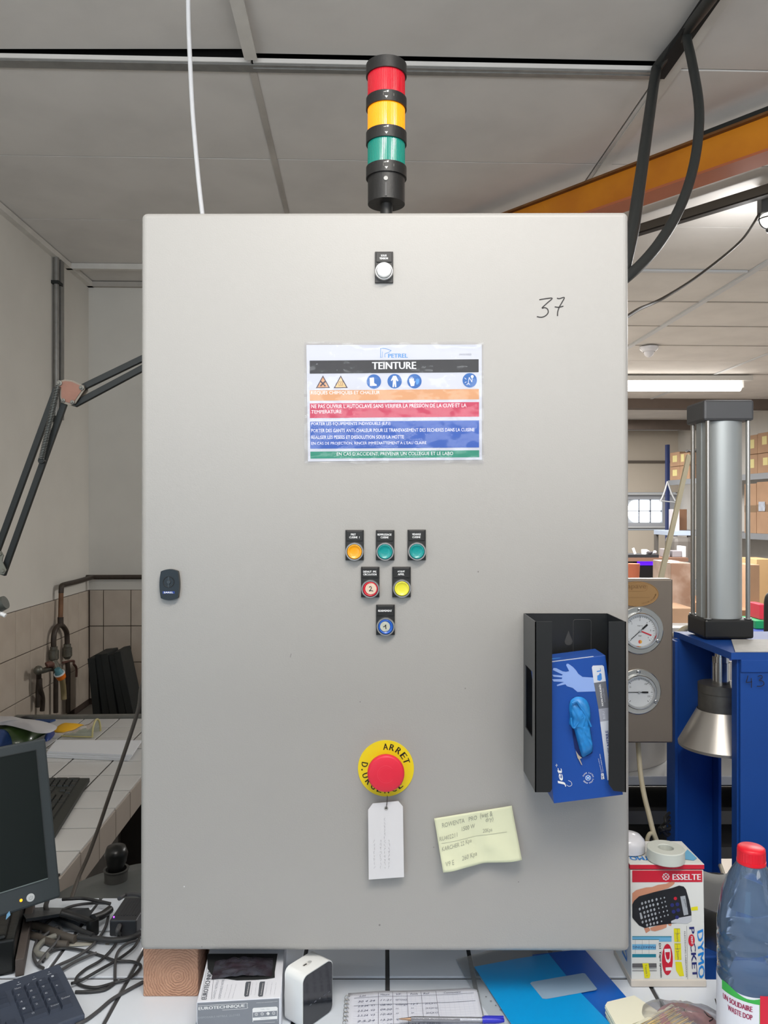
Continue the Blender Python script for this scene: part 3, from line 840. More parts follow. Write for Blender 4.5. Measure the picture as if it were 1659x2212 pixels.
drop = [(c_.x + .0065 * math.cos(a) * (1 if math.sin(a) < 0 else (1 - .85 * math.sin(a))), c_.z - .003 + (.0065 * math.sin(a) if math.sin(a) < 0 else .017 * math.sin(a))) for a in [2 * PI * k / 28 for k in range(28)]]
mb.add([(x, Yd - t - .0004, z) for x, z in drop], [tuple(range(28))])
rb = rrect(.305, 1.3, .334, zt_ - .010, .004); mb.tube([(x, Yd - t - .0003, z) for x, z in rb], .0005, 5, 0, 1, True)
obj('key_slot', mb, mat('holder_grey', (66, 66, 66), .5), gh)
# left side with its window cut out
mb = MB(); hy0, hy1 = 1.169, 1.226; za, zb2 = 1.247, 1.347
mb.box((xl_, yf, zb2), (xl_ + t, Yd - t, zt_)); mb.box((xl_, yf, zb_), (xl_ + t, Yd - t, za)); mb.box((xl_, yf, za), (xl_ + t, hy0, zb2)); mb.box((xl_, hy1, za), (xl_ + t, Yd - t, zb2))
obj('side_panel', mb, mat('holder_side', (70, 72, 74), .36, .25, var=.15, vscale=25, spec=.7), gh)
mb = MB(); mb.box((xr_ - t, yf, zb_), (xr_, Yd - t, zt_)); obj('side_panel', mb, sheetm, gh)
mb = MB()
mb.prism([(x, z) for x, z in [(xl_, zb_), (.2475, zb_), (.2507, zb_ + .005), (.2507, zt_), (xl_, zt_)]], 0, t, Matrix(((1, 0, 0, 0), (0, 0, 1, yf), (0, 1, 0, 0), (0, 0, 0, 1))))
obj('front_flange', mb, sheetm, gh)
mb = MB(); mb.prism([(x, z) for x, z in [(.3352, zt_), (.3352, zb_ + .012), (.3425, zb_ + .002), (xr_, zb_), (xr_, zt_)]], 0, t, Matrix(((1, 0, 0, 0), (0, 0, 1, yf), (0, 1, 0, 0), (0, 0, 0, 1))))
obj('front_flange', mb, sheetm, gh)

ga = math.radians(7.2); gu = V((math.cos(ga), 0, math.sin(ga))); gv = V((-math.sin(ga), 0, math.cos(ga)))
GY = 1.158; Wg, Hg, Dg = .105, .212, .056
tr = P(1308, 1415.4, GY); G = Fr(tr - gu * Wg - gv * Hg, gu, gv)
gb = thing('glove_box', 'blue box of nitrile gloves tilted inside the black holder, glove poking out', 'box', G.o + gu * Wg / 2)
blu = mat('box_blue', (24, 74, 158), .42, var=.06, vscale=6); blu2 = mat('box_midblue', (60, 128, 206), .45)
mb = MB(G.M); mb.box((0, 0, -Dg), (Wg, Hg, 0)); obj('carton', mb, blu, gb, bevel=.0008)
zg = lambda x, y: (1110 + x / 5.026, 1300 + y / 5.026)
gp = [WHITE(), mat('g_lilac', (140, 168, 226), .5), mat('g_grey', (104, 106, 114), .5), mat('g_grey2', (156, 158, 170), .5), blu2, mat('g_silver', (206, 210, 220), .45), mat('g_ink', (34, 52, 120), .5)]
mb = MB(); g_ = lambda pts, z, mi: G.poly(mb, [zg(*p) for p in pts], z, mi)
# picture of a gloved hand reaching in from the right
g_([(422, 740), (430, 718), (460, 720), (530, 755), (566, 760), (600, 752), (568, 690), (572, 672), (592, 672), (640, 706), (672, 740), (700, 782), (745, 815), (862, 822), (884, 972), (690, 978), (640, 935), (575, 915), (560, 895), (470, 915), (465, 902), (520, 880), (545, 870), (430, 864), (416, 840), (520, 838), (525, 822), (430, 812), (417, 790), (520, 800), (530, 790)], .0003, 1)
mb2 = []
G.poly(mb, [zg(*p) for p in [(846, 712), (856, 692), (960, 688), (976, 700), (998, 860), (868, 880)]], .0004, 5)
g_([(868, 880), (998, 860), (1036, 1147), (918, 1163)], .0004, 2); g_([(918, 1163), (1036, 1147), (1055, 1285), (936, 1302)], .0004, 3)
g_([(936, 1302), (1055, 1285), (1112, 1700), (1140, 1920), (1016, 1936)], .0004, 5)
G.text(mb, 'L', zg(945, 752), zg(940, 722), 9, .0006, 4, bold=True)
g_([(905, 800), (925, 790), (930, 770), (950, 780), (955, 840), (935, 858), (905, 850)], .0006, 4)
G.text(mb, 'NON POUDRÉS', zg(972, 1128), zg(942, 895), 4.6, .0006, 0, bold=True)
G.text(mb, 'POWDER FREE', zg(998, 1085), zg(975, 935), 3.4, .0006, 3)
G.text(mb, 'BLEU', zg(992, 1268), zg(983, 1188), 4.6, .0006, 5)
G.text(mb, 'GANTS NITRILE', zg(1062, 1735), zg(1020, 1395), 6.0, .0006, 6, bold=True)
G.text(mb, 'Jet', zg(565, 2000), zg(535, 1800), 16, .0006, 0, shear=.2, bold=True)
G.stroke(mb, [zg(*p) for p in [(450, 1775), (475, 1772)]], .9, .0006, 0, 1); G.stroke(mb, [zg(*p) for p in [(462, 1758), (463, 1792)]], .9, .0006, 0, 1)
G.stroke(mb, [zg(*p) for p in [(590, 1938), (620, 1955), (628, 1985), (600, 2002), (570, 1985)]], .8, .0006, 0)
cc = G.l(*zg(805, 1910)); CM = G.M @ Matrix.Translation((cc[0], cc[1], 0)); arc_text(mb, CM, 'SANS LATEX ', .0078, 150, -16, .0019, True, .0006); arc_text(mb, CM, 'LATEX FREE', .0078, -25, -14, .0019, True, .0006)
mb.add([(0.0042 * math.cos(2 * PI * k / 20), .0042 * math.sin(2 * PI * k / 20), .0005) for k in range(20)], [tuple(range(20))], 5, False, CM)
mb.add([(0.0035 * math.cos(2 * PI * k / 20), .0035 * math.sin(2 * PI * k / 20), .0006) for k in range(20)], [tuple(range(20))], 4, False, CM)
for a in (.6, 2.4): mb.stroke([(-.0033 * math.cos(a), -.0033 * math.sin(a)), (.0033 * math.cos(a), .0033 * math.sin(a))], .0006, CM, 0, .0007, 1)
g_([(945, 1863), (972, 1860), (982, 1922), (950, 1927)], .0005, 0); G.text(mb, 'MD', zg(974, 1918), zg(966, 1870), 3.6, .0007, 6, bold=True)
G.text(mb, 'Dispositif médical', zg(956, 1850), zg(922, 1700), 2.1, .0006, 0); G.text(mb, 'This is a medical device', zg(973, 1850), zg(936, 1650), 2.1, .0006, 0)
mb.M = G.M @ Matrix.Translation((0, Hg, 0)) @ Matrix.Rotation(-PI / 2, 4, 'X')
mb.box((.0, .0, .0), (Wg - .018, .0035, .0003), 5); mb.sheet([(.03 + .012 * math.cos(k * PI / 8), .020 + .004 * math.sin(k * PI / 8)) for k in range(16)], .0003, None, 4)
mb.M = I4
obj('print', mb, gp, gb)
# torn opening with the crumpled glove
mb = MB(); G.poly(mb, [zg(*p) for p in [(600, 1090), (640, 1040), (700, 1020), (760, 1045), (815, 1110), (832, 1200), (825, 1340), (845, 1480), (858, 1590), (850, 1640), (800, 1670), (735, 1690), (690, 1640), (660, 1590), (640, 1460), (625, 1340), (600, 1200)]], .0008)
obj('opening', mb, mat('g_open', (14, 34, 92), .9), gb)
mb = MB(); gl_out = [(612, 1075), (660, 1035), (715, 1028), (775, 1055), (815, 1120), (830, 1220), (822, 1330), (838, 1460), (852, 1570), (846, 1625), (790, 1665), (742, 1682), (715, 1610), (690, 1520), (665, 1430), (640, 1350), (600, 1330), (606, 1240), (598, 1150)]
pts = [V(G.l(*zg(*p))) for p in gl_out]; cen = sum(pts, V((0, 0))) / len(pts)
rings = 9; vs = []; n = len(pts) * 3; ring0 = smoothpath([(p.x, p.y, 0) for p in pts], 3, True)
for r in range(rings + 1):
    k = r / rings
    for q in ring0:
        x = cen.x + (q.x - cen.x) * (1 - k); y = cen.y + (q.y - cen.y) * (1 - k)
        z = .001 + .011 * math.sqrt(max(0, 1 - (1 - k) ** 3))
        cr = mnoise.noise(V((x * 130 + y * 60, y * 55 - x * 30, 3.0))); z += .0045 * abs(cr) * min(1, k * 5) + .002 * mnoise.noise(V((x * 400, y * 180, 0))) * min(1, k * 4)
        vs.append((x, y, z))
fs = [(r * n + i, r * n + (i + 1) % n, (r + 1) * n + (i + 1) % n, (r + 1) * n + i) for r in range(rings) for i in range(n)]
mb.add(vs, fs, 0, True, G.M)
mb.tube([G.w(*zg(x, y), .011) for x, y in [(602, 1240), (612, 1320), (640, 1345), (680, 1290), (730, 1232)]], .0016, 8)
mb.tube([G.w(*zg(x, y), .012) for x, y in [(610, 1080), (660, 1062), (700, 1120), (760, 1210), (815, 1330)]], .0015, 8)
obj('glove', mb, mat('nitrile', (36, 134, 208), .4, var=.3, vscale=60), gb)
mb = MB(); G.poly(mb, [zg(*p) for p in [(668, 1612), (700, 1660), (735, 1690), (712, 1702), (740, 1768), (728, 1762), (700, 1706), (688, 1690)]], .0022); obj('torn_flap', mb, mat('torn', (176, 164, 150), .9), gb)

# ---------------------------------------------------------------- signal tower
TX, TY = .0042, 1.38; q = .000809
Zf = lambda py, r=.0364: ZC + (CY - py) * (TY - r) / F
st = thing('signal_tower', 'red, amber and green stacked signal light on top of the cabinet', 'signal light', (TX, TY, 2.076))
TMx = Matrix.Translation((TX, TY, 0))
blkp = mat('tower_black', (30, 29, 28), .45, bump=.2, bscale=150)
zz = [Zf(115.5), Zf(142), Zf(192), Zf(215), Zf(267.5), Zf(292.5), Zf(344), Zf(368), Zf(425.6, .0334)]
mb = MB(); mb.lathe([(.0345, zz[0] - .0005), (.0364, zz[0] - .002)], TMx, 56, 0, False); mb.lathe([(.0364, zz[1]), (.0364, zz[0] - .001)], TMx, 56)
obj('top_cap', mb, blkp, st)
for nm, a, b, col, e in (('red_lens', 1, 2, (196, 8, 34), 0.10), ('amber_lens', 3, 4, (252, 150, 0), .55), ('green_lens', 5, 6, (0, 128, 112), .10)):
    mb = MB(); mb.lathe([(.0332, zz[b] - .012), (.0332, zz[a] + .008)], TMx, 144, 0, False, ribs=1, ribd=.0004)
    obj(nm, mb, mat(nm, col, .22, coat=.6, emit=col, estr=e), st)
for k, (a, b) in enumerate(((2, 3), (4, 5), (6, 7))):
    mb = MB(); mb.lathe([(.0364, zz[b]), (.0364, zz[a])], TMx, 56)
    rg = obj('collar', mb, blkp, st)
    mb = MB(); M = Matrix.Translation((TX, TY, 0)) @ Matrix.Rotation(math.radians(-90), 4, 'Z')
    zc = (zz[a] + zz[b]) / 2

    def cur(pts, mi): mb.add([(.0367 * math.cos(x / .0367), .0367 * math.sin(x / .0367), z) for x, z in pts], [tuple(range(len(pts)))], mi, False, M)
    cur([(-.006, zz[a] - .0012), (-.006, zz[a] - .0050 + .0034), (.004, zz[a] - .0050), (.004, zz[a] - .0012)][::-1] if False else [(-.006, zz[a] - .005), (.004, zz[a] - .005), (.004, zz[a] - .0014)], 0)
    cur([(-.003, zz[b] + .0072), (0, zz[b] + .0028), (.003, zz[b] + .0072)], 0)
    if k != 1: cur([(-.006, zc - .0015), (.014, zc - .0015), (.014, zc + .003), (-.006, zc + .003)], 1)
    obj('marks', mb, [mat('tower_white', (200, 198, 194), .6), mat('tower_grey', (92, 88, 84), .6)], rg)
mb = MB(); mb.lathe([(.0332, zz[8]), (.0332, zz[7] + .004)], TMx, 56); mb.lathe([(.0110, 2.078), (.0110, zz[8])], TMx, 20)
bs = obj('base_housing', mb, blkp, st)
mb = MB(); mb.box((-.0024, -.0348, zz[8] + .002), (.0008, -.0330, zz[7] - .020), 0, TMx); mb.cyl((TX - .001, TY - .0330, zz[7] - .0125), (TX - .001, TY - .0348, zz[7] - .0125), .0037, n=18, mi=1)
obj('screw', mb, [mat('slot_grey', (70, 70, 70), .5), mat('screw_grey', (150, 150, 148), .45, .3)], bs)
mb = MB(); mb.lathe([(.016, 2.0765), (.016, 2.081), (.011, 2.084)], TMx, 24); obj('mounting_foot', mb, blkp, st)

# ---------------------------------------------------------------- wooden blocks under the cabinet
wm = wood_end('wood_end', (204, 158, 130), (150, 104, 82)); 
a = P(309, 2153, 1.285)
mb = MB(); mb.box((a.x, 1.285, ZTB), (a.x + .092, 1.50, .8755))
tag(obj('wooden_block', mb, wm, bevel=.002), 'sawn wooden beam end under the left corner of the cabinet', 'block')
mb = MB(); mb.box((.30, 1.46, ZTB), (.385, 1.55, .8755))
tag(obj('wooden_block', mb, wm, bevel=.002), 'wooden block hidden under the right rear of the cabinet', 'block')
mb = MB(); mb.box((a.x + .098, 1.33, ZTB), (a.x + .118, 1.50, .850))
tag(obj('wooden_wedge', mb, mat('old_wood', (110, 84, 62), .85, var=.4, vscale=30), bevel=.002), 'dark worn wood piece beside the left beam end, under the cabinet', 'block')

# ================================================================ THINGS ON THE TABLE
# printed carton of white gloves
zr = lambda x, y: (420 + x / 8.295, 2050 + y / 8.295)
ge = math.radians(5); eu = V((math.cos(ge), math.sin(ge), 0)); en = V((-math.sin(ge), math.cos(ge), 0))
zt2 = .850; A = PZ(424.8, 2165, zt2); EB = Fr(V((A.x, A.y, ZTB + .0005)), eu, V((0, 0, 1)))
Wb, Hb, Db = .126, zt2 - ZTB - .0005, .24
eb = thing('nitrile_glove_carton', 'white and grey glove carton with a torn open top, beside the wooden block', 'box', EB.o + eu * .063 + en * .12)
mb = MB(EB.M); mb.box((0, 0, -Db), (Wb, Hb, 0)); obj('carton', mb, mat('carton_white', (222, 224, 232), .6), eb, bevel=.0008)
grey = mat('carton_grey', (128, 132, 140), .5); dk = mat('carton_dark', (84, 88, 96), .5)
mb = MB(); mb.box((.0012, 0, .0001), (Wb - .0025, Hb - .001, .0003), 0, EB.M)
EB.text(mb, 'EUROTECHNIQUE', zr(76, 1100), zr(902, 1045), 7.6, .0006, 1, bold=True)
EB.text(mb, 'DISPOSABLE NITRILE GLOVES', zr(66, 1245), zr(818, 1190), 4, .0006, 2)
EB.stroke(mb, [zr(*p) for p in [(70, 1015), (500, 990), (915, 965), (943, 985), (945, 1030), (920, 1062), (500, 1088)]], .7, .0006, 1)
EB.text(mb, 'www.eurotechnique.com', zr(1110, 970), zr(1490, 940), 1.8, .0006, 1)
g2 = lambda pts, z, mi: EB.poly(mb, [zr(*p) for p in pts], z, mi)
g2([(1040, 1075), (1060, 1052), (1470, 1028), (1492, 1050), (1484, 1290), (1440, 1308), (1060, 1325), (1042, 1300)], .0005, 1)
g2([(1048, 1132), (1482, 1100), (1480, 1195), (1046, 1225)], .0007, 0); g2([(1050, 1278), (1484, 1248), (1480, 1300), (1052, 1322)], .0007, 0)
for x, t in ((1110, 'S'), (1215, 'M'), (1320, 'L'), (1420, 'XL')):
    EB.disc(mb, *zr(x, 1165 - (x - 1110) * .07), 3.3, .0009, 1, 14)
    if t != 'L': EB.disc(mb, *zr(x, 1165 - (x - 1110) * .07), 2.5, .0010, 0, 14)
    EB.text(mb, t, zr(x - 10, 1178 - (x - 1110) * .07), zr(x + 10, 1176 - (x - 1110) * .07), 2.4, .0012, 1 if t != 'L' else 0)
EB.text(mb, 'Taille - Size', zr(1185, 1088), zr(1348, 1076), 2.4, .0008, 2); EB.text(mb, 'Ambidextre', zr(1185, 1247), zr(1345, 1236), 2.2, .0008, 2)
ET = Fr(EB.o + V((0, 0, Hb)), eu, en)
t_ = lambda t, a, b, h, mi, **k: ET.text(mb, t, zr(*a), zr(*b), h, .0005, mi, **k)
t_('EUROTECHNIQUE', (232, 905), (352, 330), 12.5, 3, bold=True)
t_('GANTS NITRILE', (365, 895), (440, 562), 5.5, 2); t_('DISPOSABLE NITRILE', (468, 890), (545, 520), 5.5, 2)
for x in (540, 615, 690): t_('Sans latex, non poudré', (x, 885), (x + 65, 640), 2, 2)
for x in (890, 1140):
    ET.poly(mb, [zr(x, 840), zr(x + 20, 860), zr(x + 85, 850), zr(x + 125, 585), zr(x + 40, 590), zr(x + 25, 620)], .0004, 3)
    t_('Ambidextrous', (x + 60, 830), (x + 95, 620), 2.4, 1)
for x in (1020, 1090, 1280, 1365, 1440): t_('Disposable gloves 100 pcs', (x, 820 if x > 1200 else 830), (x + 35, 600), 2, 2)
for q in ([(118, 910), (225, 330)], [(303, 905), (340, 545)]): ET.stroke(mb, [zr(*p) for p in q], .6, .0005, 3, 1)
obj('print', mb, [grey, WHITE(), mat('carton_lightgrey', (172, 176, 184), .5), dk], eb)
mb = MB(); ET.poly(mb, [zr(*p) for p in [(230, 92), (235, 360), (300, 460), (370, 530), (600, 545), (760, 568), (1080, 560), (1300, 545), (1440, 522), (1440, 420), (1490, 92)]][::1], .0008)
obj('opening', mb, mat('carton_inside', (26, 28, 30), .8), eb)
mb = MB(); c0_ = ET.l(*zr(800, 560)); c1_ = ET.l(*zr(300, 560)); wx = abs(ET.l(*zr(1380, 540))[0] - c1_[0])
mb.grid(lambda u, v: (c1_[0] + wx * u, c0_[1] + .004 + .05 * v, .001 + .006 * abs(mnoise.noise(V((u * 5, v * 4, 1)))) * math.sin(PI * min(max(u, 0), 1)) + .003 * math.sin(PI * u)), 36, 16, 0, True, ET.M)
obj('glove_bundle', mb, mat('dark_gloves', (52, 42, 50), .25, var=.6, vscale=30, coat=.6, rgb2=(70, 72, 82)), eb)

# white desk sensor with dark front
un = V((.042, .051, 0)).normalized(); uw = V((-.032, .020, 0)).normalized() * 1
o_ = V((-.127, 1.197, ZTB + .0005)); SF = Fr(o_, un, V((0, 0, 1)))   # face runs away to the right, normal to the right-front
sd = thing('desk_sensor', 'small white rounded desk gadget with a dark glass front, under the cabinet edge', 'gadget', o_ + un * .033)
Ws, Hs, Ts = .068, .085, .040
mb = MB(SF.M); mb.prism(rrect(0, 0, Ws, Hs, .011, 7), -Ts, 0, sm=True); obj('housing', mb, mat('gadget_white', (236, 238, 238), .35), sd, bevel=.0015)
mb = MB(SF.M); mb.prism(rrect(.0014, .0014, Ws - .0014, Hs - .0014, .0100, 7), .0, .0010); fp = obj('front_glass', mb, mat('gadget_glass', (30, 33, 40), .12, coat=.5), sd)
mb = MB(SF.M)
for k in range(5): mb.prism(rrect(.014 + .0105 * k, .034, .019 + .0105 * k, .0355, .0006, 3), .0011, .0014)
obj('display_digits', mb, mat('gadget_digits', (88, 92, 100), .5), sd)
mb = MB(); TMs = SF.M @ Matrix.Translation((0, Hs, 0)) @ Matrix.Rotation(-PI / 2, 4, 'X')
mb.add([(.030 + .010 * math.cos(a) * 1.0, Ts * .5 + .0045 * math.sin(a), .0004) for a in [2 * PI * k / 24 for k in range(24)]], [tuple(range(24))], 1, False, TMs)
mb.add([(.036 + .0035 * math.cos(a), Ts * .5 + .0030 * math.sin(a), .0008) for a in [2 * PI * k / 20 for k in range(20)]], [tuple(range(20))], 0, False, TMs)
mb.box((.022, Ts * .5 - .0012, .0005), (.029, Ts * .5 + .0012, .0009), 2, TMs)
obj('top_button', mb, [mat('gadget_btn', (176, 178, 178), .4), mat('gadget_btn2', (222, 222, 220), .4), mat('gadget_port', (60, 60, 60), .5)], sd)

# ring-bound notebook, its right page lifting
nb = thing('spiral_notebook', 'open ruled spiral notebook filled with handwritten entries', 'notebook', (.05, 1.18, ZTB))
q_tl, q_tr = PZ(752, 2148, .785), PZ(1029, 2133, .790)


def page(u, v, dz=0):
    x = q_tl.x + (q_tr.x - q_tl.x + .003 * (1 - v)) * u; y = (q_tl.y + (q_tr.y - q_tl.y) * u) - .15 * (1 - v)
    z = .7865 + .006 * max(0, u - .4) ** 1.2 * (.4 + v) - .0006 * math.sin(u * 9) + .003 * math.exp(-((u - .25) / .2) ** 2) * v + dz
    return V((x, y, z))


cr_ = lambda u: 1 - .05 * max(0, (u - .93) / .07) ** 2
mb = MB(); mb.grid(lambda u, v: page(u, v * cr_(u)), 26, 14); obj('page', mb, mat('page_paper', (224, 227, 238), .7), nb, solid=.0003)
mb = MB(); mb.grid(lambda u, v: page(u * .995, v * cr_(u), -.0016), 20, 10); mb.grid(lambda u, v: page(u * 1.01, v * cr_(u) - .004, -.0036), 20, 10, 1)
obj('page_stack', mb, [mat('page_under', (206, 209, 220), .8), mat('page_cover', (150, 152, 158), .6)], nb, solid=.0018)
mb = MB(); lnm = lambda u0, v0, u1, v1, wd, mi: [mb.add([page(u0 + (u1 - u0) * a / 12 - (wd if u0 == u1 else 0), v0 + (v1 - v0) * a / 12 + (wd if u0 != u1 else 0), .0006) for a in range(13)] + [page(u0 + (u1 - u0) * a / 12 + (wd if u0 == u1 else 0), v0 + (v1 - v0) * a / 12 - (wd if u0 != u1 else 0), .0006) for a in range(12, -1, -1)],
    [(i, i + 1, 24 - i, 25 - i) for i in range(12)], mi)]
for v in (.90, .77, .45, .36): lnm(.05, v, .97, v, .0025, 0)
for u in (.235, .345, .455, .565, .68): lnm(u, .0, u, .97, .0016, 0)
for k in range(1, 24): lnm(.05, k * .04, .97, k * .04, .0009, 1)
for k in range(1, 26): lnm(.05 + k * .036, .0, .05 + k * .036, .95, .0006, 1)
obj('ruled_lines', mb, [mat('rule_dark', (120, 122, 136), .8), mat('rule_pale', (204, 208, 224), .8)], nb)
mb = MB()


def hand(t, u0, v0, du, h):
    vs, fs = text_geo(t, .25); x0 = min(v.x for v in vs); x1 = max(v.x for v in vs)
    mb.add([page(u0 + du * (v.x - x0) / (x1 - x0), v0 + h * v.y, .0009) for v in vs], fs)


for u0, t, du in ((.09, 'Lot', .05), (.25, 'Heure', .07), (.37, 'VF', .04), (.48, 'Poids', .06), (.58, 'Ref', .05), (.74, 'Commentaire', .13)): hand(t, u0, .915, du, .045)
rows = [('30 4 24', '11:21', 'NETTOYAGE', '', ''), ('2.5.24  V1', '08:40', 'vidange', '12 T', '24 4.24 V1'), ('2.5.24  V2', '09:50', '"', '"', '24.4.24 V2'), ('2.5.24  V3', '10:40', '"', '"', '24 4.24 V3'),
        ('2.5.24', '13.20', 'NETTOYAGE', '', ''), ('6.5.24  V1', '13 27', 'vidange', '12 T', '2.5.24 V4'), ('7.5.24  V1', '08 58', '', '', ''), ('7.5.24  V2', '09 25', '', '', '')]
for r, row in enumerate(rows):
    for t, u0, du in zip(row, (.08, .25, .365, .48, .585), (.13, .085, .09, .06, .09)):
        if t: hand(t, u0, .82 - .077 * r - .01 * (r > 3), du if len(t) > 2 else .02, .042)
obj('handwriting', mb, mat('hand_blue', (96, 100, 124), .8), nb)
mb = MB()
for k in range(14):
    c = page(0, .93 - k * .068) + V((-.001, 0, -.001)); mb.torus(Matrix.Translation(c) @ Matrix.Rotation(PI / 2, 4, 'X') @ Matrix.Rotation(.2, 4, 'Y'), .0042, .0006, 14, 5)
obj('spiral_wire', mb, STEEL(), nb)

# ballpoint pen
pa, pb = PZ(862, 2201, .797), PZ(1090, 2204, .797); dr = (pb - pa).normalized(); Lp = (pb - pa).length
pen = thing('ballpoint_pen', 'clear ballpoint pen with a blue cap lying on the notebook', 'pen', (pa + pb) / 2)
k = Lp / 228
mb = MB(); mb.smooth_lathe([(.0004, 0), (.0012, 4 * k), (.0018, 14 * k), (.0030, 26 * k)], axisM(pa, dr), 16); obj('tip', mb, mat('pen_brass', (170, 140, 116), .3, .8), pen)
mb = MB(); mb.lathe([(.0034, 26 * k), (.0038, 32 * k), (.0038, 180 * k)], axisM(pa, dr), 6, 0, True); obj('barrel', mb, film('pen_clear', (236, 238, 242), .22, .1, (226, 228, 236)), pen)
mb = MB(); mb.cyl(pa + dr * 20 * k, pa + dr * 132 * k, .0016, n=10); mb.cyl(pa + dr * 132 * k, pa + dr * 180 * k, .0014, n=10, mi=1); obj('ink_tube', mb, [mat('pen_ink', (64, 60, 74), .4), mat('pen_tube', (214, 214, 222), .4)], pen)
mb = MB(); mb.smooth_lathe([(.0048, 180 * k), (.0048, 206 * k), (.0040, 218 * k), (.0026, 227 * k), (.0001, 228 * k)], axisM(pa, dr), 20); mb.lathe([(.0048, 180 * k), (.0038, 180 * k)], axisM(pa, dr), 20, 0, False)
mb.box((-.0016, .0040, 184 * k), (.0016, .0062, 226 * k), 0, axisM(pa, dr, (0, 0, 1))); obj('cap', mb, mat('pen_blue', (48, 52, 190), .35), pen)

# plastic wallets
zf = lambda x, y: (700 + x / 2.37, 2020 + y / 2.37)


def wallet(name, label, pts, z, m, th=.0018, extra=None, single=False):
    mb = MB(); ps_ = [PZ(x, y, z) for x, y in pts]; n = len(ps_)
    if single: mb.add(ps_, [tuple(range(n))[::-1]])
    else: mb.add([p for p in ps_] + [p - V((0, 0, th)) for p in ps_], [tuple(range(n))[::-1], tuple(range(n, 2 * n))] + [(i, (i + 1) % n, n + (i + 1) % n, n + i) for i in range(n)])
    c = sum(ps_, V((0, 0, 0))) / n; t = thing(name, label, 'folder', (c.x, c.y, z - th)); obj('cover', mb, m, t); return t


slv = film('sleeve_clear', (240, 243, 245), .25, .15, (224, 230, 234), bump=.2, bscale=25)
s1 = wallet('punched_sleeve', 'clear punched plastic sleeve lying under the blue folders', [(985, 2072), (1085, 2046), (1200, 2040), (1380, 2212), (1440, 2290), (1130, 2290), (1060, 2200), (1020, 2140)], .7818, slv, .0010, single=True)
mb = MB()
for k in range(9):
    c = PZ(1050 + k * 10.5 - .0 * k, 2153 + k * 9.3, .7821); mb.add([c + V((.0016 * math.cos(a), .0016 * math.sin(a), 0)) for a in [2 * PI * i / 14 for i in range(14)]], [tuple(range(14))])
obj('punch_holes', mb, mat('hole_grey', (120, 124, 130), .8), s1)
mb = MB(); mb.add([PZ(*p, .7820) for p in [(1034, 2108), (1046, 2106), (1150, 2230), (1120, 2230)]], [(0, 3, 2, 1)]); obj('punch_strip', mb, mat('strip_white', (206, 210, 214), .6), s1)
wallet('blue_folder', 'darker blue plastic folder, lower one of the two under the cabinet', [(1150, 2062), (1262, 2050), (1354, 2155), (1440, 2255), (1460, 2290), (1180, 2290)], .7836, mat('folder_blue', (12, 98, 196), .3), .0015)
s3 = wallet('cyan_folder', 'bright cyan plastic folder with a blank white label, lying on top', [(1025, 2088), (1120, 2070), (1185, 2060), (1250, 2140), (1335, 2228), (1370, 2290), (1150, 2290), (1105, 2212)], .7856, mat('folder_cyan', (8, 158, 228), .3), .0015)
mb = MB(); lp = [(1145, 2124), (1149, 2121), (1200, 2112), (1259, 2102), (1264, 2103), (1290, 2136), (1286, 2139), (1180, 2158), (1172, 2157)]; mb.add([PZ(x, y, .7860) for x, y in lp], [tuple(range(len(lp)))[::-1]]); obj('sticker', mb, mat('folder_label', (150, 176, 200), .5), s3)

# pad of note paper
mb = MB(); pts = [(1307, 2172), (1312, 2164), (1370, 2150), (1424, 2186), (1422, 2192), (1335, 2222)]
tp = [PZ(x, y, .800) for x, y in pts]; n = len(tp); layers = 7
for k in range(layers):
    o2 = V((-.0008 * math.sin(k * 2.1), -.0007 * k, 0)); a = [p + o2 - V((0, 0, .0022 * k)) for p in tp]; b_ = [p - V((0, 0, .0019)) for p in a]
    mb.add(a + b_, [tuple(range(n))[::-1], tuple(range(n, 2 * n))] + [(i, (i + 1) % n, n + (i + 1) % n, n + i) for i in range(n)])
tag(obj('note_pad', mb, mat('pad_cream', (238, 236, 214), .8)), 'small pad of blank cream note sheets lying on the cyan folder', 'notepad')

# flat brush with pale bristles
bp0, bp1 = PZ(1352, 2232, .799), PZ(1466, 2170, .806); bd = (bp1 - bp0).normalized(); bs_ = bd.cross(V((0, 0, 1)))
br_ = thing('flat_brush', 'pale bristled flat brush beside the note pad, mostly below the frame', 'brush', (bp0 + bp1) / 2 - V((0, 0, .012)))
mb = MB(axisM(bp0 - bd * .05 + bs_ * .016 + V((0, 0, -.004)), bd)); mb.box((-.004, -.020, 0), (.004, .020, .06)); obj('brush_handle', mb, mat('brush_wood', (196, 170, 120), .6), br_)
mb = MB(); rnd = random.Random(5)
for k in range(220):
    a = bp0 + bs_ * rnd.uniform(-.004, .036) + V((0, 0, rnd.uniform(-.007, .002))); e = a + bd * rnd.uniform(.085, .108) + bs_ * rnd.uniform(-.006, .006) + V((0, 0, rnd.uniform(-.004, .002)))
    mb.tube([a, e], .0005, 3, 0 if rnd.random() < .7 else 1, 1)
obj('bristles', mb, [mat('bristle', (236, 208, 144), .6), mat('bristle_grey', (196, 192, 182), .5)], br_, kind='stuff')
mb = MB(); a = bp0 - bs_ * .006; mb.add([a, a + bd * .108, a + bd * .106 + bs_ * .006 + V((0, 0, .002)), a + bs_ * .006 + V((0, 0, .002))], [(0, 1, 2, 3)]); obj('card_strip', mb, mat('pad_cream', (238, 236, 214), .8), br_, solid=.0008)

# clear bag with a pinkish roll
bc = PZ(1478, 2206, ZTB + .02)
bg = thing('plastic_bag', 'clear plastic bag holding a coiled pink roll, beside the bottle', 'bag', (bc.x, bc.y, ZTB))


